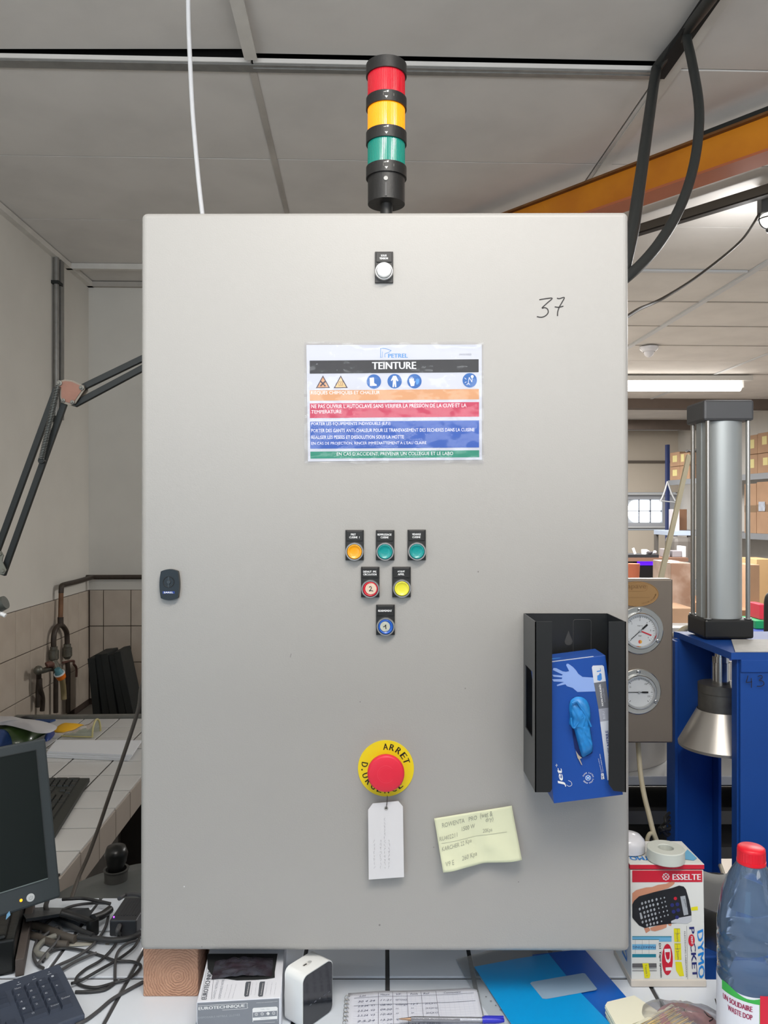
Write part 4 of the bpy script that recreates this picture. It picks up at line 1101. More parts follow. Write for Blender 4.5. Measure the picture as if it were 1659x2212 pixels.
def bagf(u, v):
    a = u * 2 * PI; b = v * PI / 2; rx, ry, rz = .072, .062, .036
    k = 1 + .10 * math.sin(3 * a + 1) + .06 * mnoise.noise(V((math.cos(a) * 2, math.sin(a) * 2, v * 3)))
    return (bc.x + rx * k * math.cos(a) * math.cos(b), bc.y + ry * k * math.sin(a) * math.cos(b), ZTB + .0015 + rz * math.sin(b) * (1 + .16 * mnoise.noise(V((math.cos(a) * 3, math.sin(a) * 3 + 5, v * 4)))))


mb = MB(); mb.grid(bagf, 48, 14); obj('bag_film', mb, film('bag_clear', (246, 246, 248), .12, .16, (236, 236, 240), bump=.9, bscale=55, gloss=.7), bg)
mb = MB(); mb.torus(Matrix.Translation((bc.x + .004, bc.y - .003, ZTB + .0145)), .036, .0115, 32, 12); obj('pink_roll', mb, mat('pink_roll', (192, 132, 134), .45, var=.25, vscale=60), bg)
mb = MB(); mb.tube([PZ(x, y, ZTB + .034) for x, y in [(1545, 2158), (1550, 2176), (1556, 2182), (1552, 2166)]], .0009, 5); mb.tube([PZ(x, y, ZTB + .034) for x, y in [(1521, 2185), (1530, 2195), (1540, 2200), (1532, 2206)]], .0009, 5)
obj('ink_marks', mb, inkm, bg)

# water bottle
BX, BY = .5350, 1.12; BM = Matrix.Translation((BX, BY, ZTB))
bo = thing('water_bottle', 'clear bluish plastic water bottle with a red cap at the right', 'bottle', (BX, BY, ZTB + .0005))
zh = lambda py: ZC + (CY - py) * BY / F - ZTB
prof = [(.030, .0005), (.040, .002), (.0455, .010), (.0465, .02), (.0465, .060), (.0450, .064), (.0462, .068), (.0465, .100), (.0450, zh(2145)), (.0462, zh(2138)), (.0462, zh(2095)), (.0448, zh(2090)), (.0462, zh(2084)), (.0464, zh(2062)), (.0446, zh(2056)), (.0462, zh(2049)), (.0466, zh(2028)),
        (.0452, zh(2021)), (.0466, zh(2013)), (.0462, zh(1990)), (.0440, zh(1968)), (.0400, zh(1930)), (.0330, zh(1900)), (.0255, zh(1878)), (.0185, zh(1862)), (.0140, zh(1852)), (.0138, zh(1840))]
mb = MB(); mb.smooth_lathe(prof, BM, 64)
obj('bottle_body', mb, film('bottle_pet', (224, 234, 248), .20, .05, (150, 184, 228), bump=.14, bscale=34, gloss=1.2), bo)
mb = MB(); mb.lathe([(.0186, zh(1862) + .002), (.0190, zh(1856)), (.0190, zh(1836))], BM, 60, 0, False, ribs=1, ribd=.0003)
mb.smooth_lathe([(.0190, zh(1836)), (.0186, zh(1831)), (.0165, zh(1828.5)), (.0001, zh(1828.5))], BM, 60); mb.lathe([(.0198, zh(1863)), (.0198, zh(1857)), (.0186, zh(1856.5))], BM, 48)
obj('cap', mb, mat('cap_plastic_red', (226, 22, 44), .4), bo)


def lab(a0, a1, z0, z1, r, mi, n=14, top=None, mb_=None):
    vs = []
    for k in range(n + 1):
        a = math.radians(a0 + (a1 - a0) * k / n); zt__ = z1 + (top(k / n) if top else 0); vs += [(r * math.cos(a), r * math.sin(a), z0), (r * math.cos(a), r * math.sin(a), zt__)]
    mb_.add(vs, [(2 * k, 2 * k + 2, 2 * k + 3, 2 * k + 1) for k in range(n)], mi, True, BM)


zfr = lambda py: ZC + (CY - py) * (BY - .047) / F - ZTB
mb = MB(); zl = .01
lab(0, 360, zl, zfr(2156), .0469, 0, 60, lambda t: .0025 * math.sin(t * 17), mb)
lab(190, 350, zl, zfr(2158), .0471, 1, 30, lambda t: .0045 * math.sin(t * 12 + 1), mb)
lab(185, 257, zl, zfr(2172), .0473, 0, 20, None, mb); lab(258, 320, zl, zfr(2152), .0474, 2, 20, None, mb)


def wraptext(mb, t, a0, a1, z, h, r, mi, bold=True):
    vs, fs = text_geo(t, 0); x0 = min(v.x for v in vs); x1 = max(v.x for v in vs); ym = max(v.y for v in vs)
    for dx in ((-.0004, .0004) if bold else (0,)):
        mb.add([(r * math.cos(math.radians(a0 + (a1 - a0) * (v.x - x0) / (x1 - x0)) + dx / r), r * math.sin(math.radians(a0 + (a1 - a0) * (v.x - x0) / (x1 - x0)) + dx / r), z + h * v.y / ym) for v in vs], fs, mi, False, BM)


wraptext(mb, 'UN SOLIDAIRE', 194, 246, zfr(2190), .0075, .0476, 3); wraptext(mb, 'WASTE DOP', 205, 246, zfr(2208), .0075, .0476, 3)
obj('label', mb, [mat('lab_white', (228, 230, 238), .5), mat('lab_green', (58, 176, 74), .5), mat('lab_red', (214, 24, 56), .5), mat('lab_text', (160, 40, 84), .5)], bo)

# label printer carton
zd = lambda x, y: (1300 + x / 4.62, 1780 + y / 4.62)
DX0 = PZ(1365, 2133, ZTB).x; DY = 1.312; DW = .1258; DHt = .190
dm = thing('label_printer_carton', 'white and red label printer carton at the lower right of the cabinet', 'box', (DX0 + DW / 2, DY + .05, ZTB))
DF = Fr(V((DX0, DY, ZTB + .0005)), (1, 0, 0), V((0, .035, 1)))
mb = MB(DF.M); mb.box((0, .004, -.10), (DW, .1955, 0)); obj('carton', mb, mat('dymo_white', (226, 226, 222), .45), dm, bevel=.0012)
red = mat('dymo_red', (204, 26, 52), .4)
mb = MB(DF.M); mb.box((-.001, .1972, -.100), (DW + .001, .2046, .001), 0); mb.box((-.001, .2046, -.100), (DW + .001, .2058, .001), 1)
obj('lid_flap', mb, [red, mat('dymo_white', (226, 226, 222), .45)], dm, bevel=.0008)
mb = MB(DF.M); mb.box((-.0015, .0, -.098), (DW + .0015, .012, .0025)); obj('bottom_flap', mb, mat('dymo_edge', (214, 206, 196), .6), dm, bevel=.0015)
dc = [red, WHITE(), mat('d_black', (26, 27, 32), .35), mat('d_skin', (206, 142, 112), .6), mat('d_key', (168, 172, 178), .5), mat('d_blue', (20, 130, 216), .45), mat('d_navy', (34, 40, 110), .45), mat('d_yellow', (232, 222, 20), .45),
      mat('d_cyan', (112, 178, 216), .5), mat('d_teal', (28, 128, 152), .5), mat('d_grey', (98, 96, 98), .5), mat('d_silver', (196, 198, 204), .4)]
mb = MB(); d_ = lambda pts, z, mi: DF.poly(mb, [zd(*p) for p in pts], z, mi)
d_([(303, 580), (1002, 578), (1000, 462), (303, 462)], .0005, 0)
DF.text(mb, 'ESSELTE', zd(706, 556), zd(985, 556), 12.5, .0008, 1, bold=True)
cx, cy = zd(638, 524); R_ = 6.6
for k in range(8):
    a = k * PI / 4; DF.stroke(mb, [(cx + 5.0 * math.cos(a), cy + 5 * math.sin(a)), (cx + 8.2 * math.cos(a), cy + 8.2 * math.sin(a))], 1.3, .0008, 1, 1)
DF.stroke(mb, [(cx + R_ * math.cos(k * PI / 10), cy + R_ * math.sin(k * PI / 10)) for k in range(21)], 1.2, .0008, 1, 2)
for a in (.8, 2.35): DF.stroke(mb, [(cx - 5 * math.cos(a), cy - 5 * math.sin(a)), (cx + 5 * math.cos(a), cy + 5 * math.sin(a))], 1.1, .0008, 1, 1)
d_([(303, 690), (340, 660), (440, 632), (500, 628), (560, 606), (640, 596), (700, 568), (726, 570), (724, 594), (700, 616), (660, 640), (520, 680), (420, 720), (330, 770), (303, 820)], .0005, 3)
d_([(420, 1040), (470, 1030), (485, 1060), (440, 1088)], .0005, 3); d_([(480, 1035), (560, 1010), (600, 1050), (530, 1070), (490, 1062)], .0005, 3); d_([(560, 1010), (650, 985), (645, 1030), (600, 1050)], .0005, 3); d_([(650, 990), (700, 985), (690, 1018), (668, 1012)], .0005, 3)
d_([(303, 800), (320, 765), (370, 720), (520, 678), (640, 650), (700, 636), (770, 612), (815, 622), (838, 650), (870, 760), (892, 880), (894, 960), (850, 985), (760, 985), (620, 1000), (480, 1020), (430, 1036), (370, 1010), (310, 940), (303, 930)], .0008, 2)
d_([(690, 965), (760, 935), (892, 910), (894, 965), (850, 990), (740, 985), (690, 985)], .0010, 11)
d_([(780, 720), (830, 712), (862, 900), (816, 910)], .0011, 4); DF.text(mb, 'DYMO', zd(812, 752), zd(836, 830), 3, .0013, 2)
keys = [(400, 790), (434, 780), (468, 770), (502, 760), (544, 750), (586, 740), (622, 732), (376, 846), (410, 834), (444, 824), (480, 812), (512, 804), (556, 796), (598, 782), (630, 772), (422, 880), (456, 870), (488, 858), (522, 850), (566, 838), (606, 828), (640, 818),
        (430, 922), (464, 912), (498, 900), (532, 892), (572, 882), (614, 872), (650, 862), (405, 976), (440, 966), (474, 956), (508, 944), (542, 936), (586, 924), (624, 914), (658, 904), (450, 1006), (484, 996), (518, 988), (552, 980), (594, 968)]
for x, y in keys: DF.disc(mb, *zd(x, y), 2.2 if x < 560 else 1.5, .0011, 4, 8, 3.2 if x < 560 else 2)
d_([(375, 885), (390, 880), (408, 935), (398, 948), (385, 945)], .0011, 4)
DF.disc(mb, *zd(732, 740), 3.6, .0011, 0, 12)
for x, y in ((700, 806), (752, 798), (714, 872), (760, 856), (748, 928)): DF.disc(mb, *zd(x, y), 4.2, .0011, 6, 12)
d_([(890, 830), (955, 820), (958, 858), (892, 864)], .0006, 7)
DF.text(mb, 'DYMO', zd(950, 1050), zd(965, 1535), 13, .0008, 5, bold=True, shear=-.2)
DF.text(mb, 'P  CKET', zd(870, 1030), zd(905, 1530), 11, .0008, 6, bold=True)
mb_e = [zd(893 + 32 * math.cos(a), 1158 + 60 * math.sin(a)) for a in [2 * PI * k / 24 for k in range(24)]]; DF.poly(mb, mb_e[::-1], .0010, 0); DF.text(mb, 'PRINT', zd(884, 1118), zd(892, 1200), 4.2, .0012, 1, bold=True)
DF.text(mb, 'ELECTRONIC LABELMAKER', zd(820, 1070), zd(838, 1530), 2.6, .0008, 10)
DF.stroke(mb, [zd(846, 1015), zd(856, 1575)], .5, .0007, 10, 1)
d_([(716, 1040), (780, 1040), (784, 1175), (722, 1175)], .0006, 7); d_([(722, 1188), (788, 1188), (794, 1355), (728, 1355)], .0006, 7); d_([(732, 1372), (794, 1375), (820, 1515), (775, 1518), (740, 1460)], .0006, 7)
DF.text(mb, '9mm', zd(738, 1090), zd(748, 1172), 5, .0008, 10); DF.text(mb, '12mm', zd(742, 1245), zd(752, 1350), 5, .0008, 10)
for y in (1060, 1215):
    DF.stroke(mb, [zd(728, y - 18), zd(778, y - 18)], .6, .0008, 10, 1); DF.stroke(mb, [zd(728, y + 28), zd(782, y + 28)], .6, .0008, 10, 1); DF.stroke(mb, [zd(752, y - 18), zd(754, y + 28)], .5, .0008, 10, 1)
el = [zd(653 + 54 * math.cos(a) + 0 * math.sin(a), 1350 + 156 * math.sin(a)) for a in [2 * PI * k / 32 for k in range(32)]]; DF.poly(mb, el[::-1], .0007, 0)
DF.text(mb, 'D1', zd(622, 1250), zd(636, 1455), 13, .0010, 1, bold=True)
DF.text(mb, 'D1 Tape system', zd(562, 1190), zd(578, 1528), 5.5, .0008, 2, bold=True)
d_([(303, 1118), (695, 1118), (695, 1172), (570, 1172), (570, 1150), (303, 1150)], .0006, 8); d_([(303, 1118), (695, 1118), (695, 1126), (303, 1126)], .0008, 9); d_([(303, 1146), (570, 1146), (570, 1152), (303, 1152)], .0008, 9)
d_([(303, 1198), (540, 1198), (538, 1252), (303, 1252)], .0006, 8); DF.text(mb, 'MARKETING', zd(535, 1215), zd(308, 1215), 5, .0008, 6)
d_([(303, 1296), (540, 1296), (540, 1328), (303, 1328)], .0006, 9)
for x in (335, 402, 470): DF.stroke(mb, [zd(x, 1155), zd(x, 1292)], .4, .0007, 10, 1)
d_([(303, 1390), (545, 1388), (547, 1432), (303, 1432)], .0006, 10); d_([(303, 1440), (547, 1440), (547, 1444), (303, 1444)], .0006, 10); d_([(303, 1460), (547, 1460), (547, 1466), (303, 1466)], .0006, 10)
d_([(403, 1388), (464, 1386), (470, 1430), (482, 1500), (475, 1535), (425, 1535), (418, 1480)], .0009, 7); DF.text(mb, 'Travels +', zd(426, 1400), zd(440, 1520), 4.2, .0011, 10)
SM = Matrix(((0, 0, -1, DX0), (-1, 0, 0, DY), (0, 1, 0, ZTB), (0, 0, 0, 1)))   # left side face
for k in range(1): mb.text('DYMO', Matrix.Translation((DX0 - .0008, DY + .050, ZTB + .03)) @ Matrix(((0, 0, -1, 0), (0, -1, 0, 0), (1, 0, 0, 0), (0, 0, 0, 1))) @ Matrix.Rotation(0, 4, 'Z'), .08, .028, 5, 0, bold=True)
TFm = DF.M @ Matrix.Translation((0, .2061, 0)) @ Matrix.Rotation(-PI / 2, 4, 'X')
mb.text('DYMO', TFm @ Matrix.Translation((.052, .030, .0006)) @ Matrix.Rotation(PI, 4, 'Z'), .045, .016, 5, 0, bold=True)
mb.sheet([(DW - .032, .02), (DW - .004, .06), (DW - .002, .022), (DW - .012, .012)], .0006, TFm, 8)
obj('print', mb, dc, dm)
ztop = ZTB + .0005 + .2058

# roll of tape and round white lid on top of it
rp = PZ(1438, 1845, ztop + .01); mb = MB(); TR = Matrix.Translation((rp.x, rp.y, ztop + .0012))
mb.lathe([(.0130, .0195), (.0130, .001), (.0310, 0), (.0315, .001), (.0315, .0195), (.0300, .0208), (.0140, .0208), (.0130, .0195)], TR, 48, 0, False)
tp_ = obj('tape_roll', mb, mat('tape_white', (206, 210, 202), .5)); tag(tp_, 'roll of white tape lying on the label printer carton', 'tape')
mb = MB(); rl = PZ(1368, 1832, ztop + .01); mb.smooth_lathe([(.0300, .0), (.0302, .010), (.0285, .018), (.022, .0250), (.012, .0285), (.0001, .0295)], Matrix.Translation((rl.x - .004, rl.y + .018, ztop + .0012)), 40); mb.lathe([(.030, 0), (.0001, 0)], Matrix.Translation((rl.x - .004, rl.y + .018, ztop + .0012)), 40, 0, False)
tag(obj('round_lid', mb, mat('lid_white', (226, 226, 232), .2, coat=.4)), 'glossy white domed lid behind the tape roll, partly hidden by the cabinet', 'lid')
mb = MB(); a = PZ(1552, 2150, ZTB); mb.prism(rrect(0, 0, .011, .055, .004), 0, .012, Matrix.Translation((a.x + .001, a.y - .012, ZTB + .0008)) @ Matrix.Rotation(PI / 2 * 0, 4, 'X') @ Matrix.Rotation(PI / 2, 4, 'X')); 
tag(obj('black_clip', mb, mat('clip_black', (52, 52, 54), .35), bevel=.001), 'dark grey upright plastic clip between the carton and the bottle', 'clip')

# ================================================================ RIGHT SIDE: PRESS, AUTOCLAVE, HALL
blue = mat('press_blue', (16, 76, 162), .5, var=.10, vscale=4, bump=.12, bscale=60)
navy = blue
pr = thing('pneumatic_press', 'blue steel press frame marked 43 with a pneumatic cylinder standing on top', 'press', (.85, 1.9, 0))
zp_ = 1.27
mb = MB(); mb.prism([(.790, 1.75), (1.10, 1.75), (1.10, 2.06), (.775, 2.06), (.782, 2.036)], zp_ - .016, zp_)
obj('top_plate', mb, blue, pr, bevel=.002)
mb = MB(); mb.box((.812, 1.752, .60), (1.06, 1.760, zp_ - .016)); mb.box((.808, 1.760, .60), (.818, 1.788, zp_ - .016)); mb.box((.812, 1.748, zp_ - .045), (1.08, 1.752, zp_ - .016))
obj('front_column', mb, blue, pr, bevel=.0015)
mb = MB(); mb.box((.765, 2.035, .60), (.870, 2.043, zp_ - .016)); mb.box((.757, 2.000, .60), (.765, 2.06, zp_ - .016)); mb.box((.870, 2.000, .60), (.878, 2.06, zp_ - .016))
obj('rear_column', mb, blue, pr, bevel=.0015)
mb = MB(); mb.box((.60, 1.47, 0), (1.06, 1.50, .74)); mb.box((.60, 1.50, 0), (.64, 2.10, .60)); mb.box((1.02, 1.50, 0), (1.06, 2.10, .60)); mb.box((.64, 2.06, 0), (1.02, 2.10, .60)); mb.box((.64, 1.50, .56), (1.02, 2.06, .60))
obj('base_frame', mb, blue, pr, bevel=.003)
mb = MB(); M = Fr(V((.812, 1.7475, 1.1)), (1, 0, 0), (0, 0, 1)); z4 = lambda x, y: (1340 + x / 3.687, 1200 + y / 3.687)
for s_ in ([(1014, 955), (1008, 985), (1000, 1008), (1022, 1008), (1048, 1005)], [(1040, 975), (1043, 1015), (1042, 1052)]): M.stroke(mb, [z4(*p) for p in s_], 1.6, .0012)
obj('handwritten_digit', mb, mat('marker_ink', (34, 30, 30), .6), pr)
mb = MB(); M.stroke(mb, [z4(*p) for p in [(1092, 962), (1120, 955), (1128, 972), (1105, 992), (1132, 1000), (1142, 1022), (1120, 1040), (1085, 1040)]], 1.6, .0012)
obj('handwritten_digit', mb, mat('marker_ink', (34, 30, 30), .6), pr)
mb = MB(); mb.prism([(.800, 1.752), (1.09, 1.752), (1.09, 1.915), (.865, 1.915)], zp_ + .0005, zp_ + .003)
obj('protective_sheet', mb, mat('sheet_grey', (196, 194, 190), .7, var=.08, vscale=60), pr)
bodyal = mat('cylinder_alu', (182, 186, 186), .42, .45)
cyb = mat('cylinder_black', (26, 26, 27), .4); cyg = mat('cylinder_cap', (92, 92, 94), .45, .3)
cx0, cx1, cy0, cy1 = .800, .9225, 1.915, 2.030
ccx, ccy = (cx0 + cx1) / 2, (cy0 + cy1) / 2
mb = MB(); mb.box((cx0, cy0, zp_ + .0035), (cx1, cy1, zp_ + .052)); c1 = obj('lower_cap', mb, cyb, pr, bevel=.006)
mb = MB(); mb.box((cx0 - .003, cy0, 1.818), (cx1, cy1, 1.870)); obj('upper_cap', mb, cyg, pr, bevel=.006)
mb = MB(); mb.lathe([(.0520, zp_ + .052), (.0520, 1.818)], Matrix.Translation((ccx, ccy, 0)), 48, 0); obj('barrel', mb, bodyal, pr)
mb = MB(); mb.box((cx0 + .008, cy0 + .045, zp_ + .052), (cx0 + .0115, cy0 + .075, 1.818)); obj('barrel_rib', mb, bodyal, pr)
for x, y in ((cx0 + .011, cy0 + .011), (cx1 - .011, cy0 + .011), (cx0 + .011, cy1 - .011), (cx1 - .011, cy1 - .011)):
    mb = MB(); mb.cyl((x, y, zp_ + .050), (x, y, 1.820), .0055, n=12); mb.cyl((x, y, zp_ + .052), (x, y, zp_ + .055), .0095, n=12, mi=1); obj('tie_rod', mb, [STEEL(), mat('washer', (170, 170, 168), .4, .7)], pr)
# piston rod, coupling and cone under the plate
px_, py_ = .832, 1.90; mb = MB(); Mx = Matrix.Translation((px_, py_, 0))
hz = lambda y, Y=1.90: ZC + (CY - y) * Y / F
mb.lathe([(.021, hz(1478)), (.021, hz(1430))], Mx, 28); mb.lathe([(.021, hz(1430)), (.021, hz(1417))], Mx, 6); mb.lathe([(.015, hz(1417)), (.015, zp_ - .016)], Mx, 20)
obj('piston_rod', mb, CHROME(), pr)
mb = MB(); mb.lathe([(.0526, hz(1543)), (.0526, hz(1496)), (.0532, hz(1494)), (.0532, hz(1478)), (.0532, hz(1476)), (.015, hz(1476))], Mx, 40); obj('collar', mb, mat('collar_steel', (120, 118, 114), .5, .75, var=.25, vscale=30), pr)
mb = MB(); mb.lathe([(.0985, hz(1612)), (.0995, hz(1606)), (.055, hz(1532)), (.0526, hz(1543))], Mx, 56, 0, False); mb.lathe([(.0965, hz(1611)), (.050, hz(1540))], Mx, 56, 0, False)
obj('press_cone', mb, mat('spun_steel', (196, 192, 186), .38, .75, var=.08, vscale=5), pr)

# polished clamp ring with a bolt on the press base
cr = thing('steel_clamp', 'polished steel clamp band with a threaded bolt beside the label printer carton', 'clamp', (.72, 1.50, .74))
mb = MB(); Mx = Matrix.Translation((.70, 1.56, 0)); mb.lathe([(.094, .7405), (.094, .815), (.091, .815), (.091, .7405)], Mx, 48, 0, False); mb.lathe([(.091, .7405), (.094, .7405)], Mx, 48, 0, False)
obj('band', mb, STEEL(), cr)
bx = P(1563, 1912, 1.45); mb = MB(); mb.lathe([(.0085 if k % 2 else .0075, .7405 + .0027 * k) for k in range(36)], Matrix.Translation((bx.x, 1.455, 0)), 18); obj('bolt', mb, mat('bolt_steel', (96, 94, 92), .4, .8), cr)
mb = MB(); mb.grid(lambda u, v: (.585 + .165 * u + .02 * v, 1.68 - .06 * v + .012 * math.sin(u * 7), .62 + .005 + .215 * v + .012 * math.sin(u * 5 + v * 2)), 14, 10)
o = obj('paper_bag', mb, mat('bag_paper', (160, 160, 158), .8, var=.1), solid=.004); tag(o, 'crumpled light grey bag behind the label printer carton', 'bag')

# autoclave control box with two gauges
gbx = thing('gauge_panel', 'brushed steel autoclave panel with two round gauges and a bronze oval plate', 'control panel', (.6, 1.97, 1.02))
GP = Fr(V((.45, 1.90, 1.019)), (1, 0, 0), (0, 0, 1)); zq = lambda x, y: (1360 + x / 5.82, 1240 + y / 5.82)
pm = mat('panel_steel', (146, 134, 122), .42, .8, var=.12, vscale=5, stretch=(1, 1, .3))
mb = MB(); mb.box((.44, 1.90, 1.019), (.7140, 1.94, 1.4245)); obj('panel_box', mb, pm, gbx, bevel=.004, bseg=3)


def ell(fr, cx, cy, rx, ry, n=40): return [(cx + rx * math.cos(2 * PI * k / n), cy - ry * math.sin(2 * PI * k / n)) for k in range(n)]


c = GP.l(*zq(90, 250)); k = 1.9 / F; mb = MB(GP.M)
mb.prism([(c[0] + 47 * k * math.cos(2 * PI * t / 48), c[1] + 27.2 * k * math.sin(2 * PI * t / 48)) for t in range(48)], 0, .0016)
ring = [GP.M @ V((c[0] + 46 * k * math.cos(2 * PI * t / 48), c[1] + 26.3 * k * math.sin(2 * PI * t / 48), .0016)) for t in range(48)]
mb.M = I4; mb.tube(ring, .0010, 6, 0, 1, True)
tp4 = [GP.M @ V((x, y, .0018)) for x, y in rrect(*(GP.l(*zq(-190, 213))), *(GP.l(*zq(222, 122))), .008, 5)]; mb.tube(tp4, .0006, 5, 0, 1, True)
op = obj('oval_plate', mb, mat('bronze', (176, 138, 92), .45, .5, bump=.1), gbx)
mb = MB(); GP.text(mb, 'apave', zq(-30, 200), zq(205, 200), 10.5, .0022, 0, bold=True)
CM = GP.M @ Matrix.Translation((c[0], c[1], 0))
for k2, ch in enumerate('controle des appareils'):
    a = math.radians(285 + 3.4 * k2); p = (41.5 * k * math.cos(a), 22.5 * k * math.sin(a)); sl = math.atan2(22.5 * math.cos(a), -41.5 * math.sin(a))
    if ch != ' ': mb.text(ch, CM @ Matrix.Translation((p[0], p[1], 0)) @ Matrix.Rotation(sl, 4, 'Z'), .0022, .0030, 0, .0020)
GP.stroke(mb, [zq(-100, 297), zq(250, 293)], .5, .0020, 0, 1)
obj('lettering', mb, mat('bronze_light', (150, 114, 74), .45, .5), op)


def gauge(cx, cy, R, label, needle, marks, red=None):
    c = GP.l(cx, cy); M = GP.M @ Matrix.Translation((c[0], c[1], 0)); s = 1.9 / F; R *= s
    mb = MB(); mb.lathe([(R, 0), (R, .003), (R * .97, .0042), (R * .74, .0042)], M, 56)
    g = obj('pressure_gauge', mb, mat('flange_steel', (200, 198, 192), .2, .95), gbx, label=label)
    mb = MB(); mb.lathe([(R * .76, .0042), (R * .76, .013), (R * .73, .0155), (R * .67, .0155), (R * .64, .012), (R * .64, .0085)], M, 56, 0, False); obj('bezel', mb, CHROME(), g)
    mb = MB(); mb.lathe([(R * .645, .0070), (R * .645, .0080)], M, 48); obj('dial', mb, mat('dial_white', (218, 222, 226), .5), g)
    mb = MB()
    for t in range(31):
        a = math.radians(225 - 270 * t / 30); r0 = .56 if t % 5 else .52; mb.stroke([(R * r0 * math.cos(a), R * r0 * math.sin(a)), (R * .60 * math.cos(a), R * .60 * math.sin(a))], .0007 if t % 5 else .0012, M, 0, .0083, 1)
    for t, a in marks:
        a = math.radians(a); mb.text(t, M @ Matrix.Translation((R * .45 * math.cos(a) - .002, R * .45 * math.sin(a) - .002, 0)), .0022 * len(t), .0042, 0, .0083)
    obj('scale', mb, mat('dial_ink', (44, 46, 50), .6), g)
    mb = MB(); na = math.radians(needle); mb.stroke([(-R * .40 * math.cos(na), -R * .40 * math.sin(na)), (-R * .12 * math.cos(na), -R * .12 * math.sin(na))], .0042, M, 0, .0100, 1); mb.stroke([(-R * .12 * math.cos(na), -R * .12 * math.sin(na)), (R * .52 * math.cos(na), R * .52 * math.sin(na))], .0016, M, 0, .0100, 1); mb.lathe([(.0028, .0088), (.0028, .0112)], M, 16, 1)
    if red is not None: a = math.radians(red); mb.stroke([(0, 0), (R * .50 * math.cos(a), R * .50 * math.sin(a))], .0030, M, 2, .0094, 1)
    obj('needle', mb, [mat('needle_black', (20, 20, 22), .5), CHROME(), mat('needle_red', (214, 30, 56), .5)], g)
    for a in (90, -30, 210):
        a = math.radians(a); q = (R * .87 * math.cos(a), R * .87 * math.sin(a)); mb = MB(); Ms = M @ Matrix.Translation((q[0], q[1], .0042)); mb.lathe([(.0050, 0), (.0046, .002), (.0030, .0028)], Ms, 16); mb.box((-.004, -.0006, .0028), (.004, .0006, .0030), 1, Ms)
        obj('screw', mb, [CHROME(), mat('needle_black', (20, 20, 22), .5)], g)
    return M, g, R


M, g, R_ = gauge(1380.5, 1361.5, 51.5, 'upper gauge reading bar with a red set hand', 222, [('3', 90), ('4', 48), ('5', 2), ('6', -38), ('2', 138)], -22)
mb = MB(); mb.text('bar', M @ Matrix.Translation((-.004, -R_ * .24, 0)), .008, .0045, 0, .0083); mb.text('TH827-A', M @ Matrix.Translation((-.007, R_ * .18, 0)), .013, .0028, 0, .0083)
mb.add([(.0045 * math.cos(a), -R_ * .46 + .0045 * math.sin(a), .0083) for a in [PI / 2 + PI * k / 12 for k in range(13)]], [tuple(range(13))], 1, False, M); mb.add([(.0045 * math.cos(a), -R_ * .46 + .0045 * math.sin(a), .0083) for a in [-PI / 2 + PI * k / 12 for k in range(13)]], [tuple(range(13))], 2, False, M)
obj('logo', mb, [mat('dial_ink', (44, 46, 50), .6), mat('logo_red', (222, 84, 62), .5), mat('logo_amber', (232, 176, 60), .5)], g)
M, g, R_ = gauge(1378, 1493.5, 49, 'lower round gauge with a black needle pointing left', 180, [('100', 52), ('150', -24), ('50', 150)])
# horizontal autoclave tank, bench, hoses
tk = thing('steel_tank', 'brushed stainless cylindrical tank behind the gauge panel', 'tank', (.66, 2.62, .8)); mb = MB(); mb.lathe([(.30, .8008), (.30, 1.28), (.27, 1.30), (.05, 1.31)], Matrix.Translation((.655, 2.62, 0)), 64); obj('shell', mb, mat('tank_steel', (214, 208, 200), .34, .55, var=.06, vscale=3, stretch=(1, 1, .2)), tk)
mb = MB(); mb.box((.58, 1.941, 1.10), (.62, 2.33, 1.16)); obj('bracket', mb, STEEL(), tk)
bn = thing('steel_bench', 'white edged work bench behind the press, with a lower shelf', 'bench', (1.2, 2.6, 0))
mb = MB(); mb.box((.10, 2.30, .772), (2.2, 3.0, .80)); obj('bench_top', mb, mat('bench_white', (216, 216, 212), .4), bn, bevel=.003)
mb = MB(); mb.box((.10, 2.34, .64), (2.2, 2.37, .68)); mb.box((.10, 2.36, .55), (2.2, 2.90, .565)); mb.box((.10, 2.34, .535), (2.2, 2.37, .57)); obj('shelf_rail', mb, mat('shelf_grey', (112, 110, 106), .5, .4), bn)
for x in (.12, 1.34, 2.15):
    mb = MB(); mb.box((x, 2.34, 0), (x + .04, 2.38, .772)); mb.box((x, 2.92, 0), (x + .04, 2.96, .772)); obj('leg', mb, mat('shelf_grey', (112, 110, 106), .5, .4), bn)
mb = MB(); mb.box((.14, 2.86, .57), (2.15, 2.88, .77)); obj('back_panel', mb, mat('bench_dark', (24, 23, 20), .8), bn)
bf = thing('white_cloth', 'pale folded sheet on the bench behind the press columns', 'cloth', (1.1, 2.7, .80)); mb = MB(); mb.grid(lambda u, v: (.98 + .5 * u, 2.50 + .05 * math.sin(u * 9) * .4, .801 + .30 * v), 16, 6); obj('fabric', mb, mat('cloth_pale', (206, 202, 200), .8, var=.06), bf, solid=.02)
mb = MB(); q = P(1573, 1640, 2.25); mb.cyl((q.x, 2.42, .801), (q.x, 2.42, 1.05), .018, n=20); o = obj('steel_tube', mb, STEEL()); tag(o, 'short dark steel tube standing on the bench beside the pale sheet', 'tube')
hm = mat('silicone_hose', (196, 186, 160), .45, sss=.2)
mb = MB(); mb.tube([P(1378, 1600, 1.95), P(1381, 1640, 1.95), P(1385, 1680, 1.93), P(1392, 1720, 1.9), P(1402, 1760, 1.88), P(1412, 1800, 1.86), P(1424, 1830, 1.84)], .0062, 10)
tag(obj('silicone_hose', mb, hm), 'pale silicone hose hanging down under the gauge panel', 'hose')
mb = MB(); mb.tube([P(1400, 1850, 1.84), P(1398, 1815, 1.84), P(1406, 1800, 1.84), P(1416, 1812, 1.84), P(1420, 1850, 1.84)], .0050, 10)
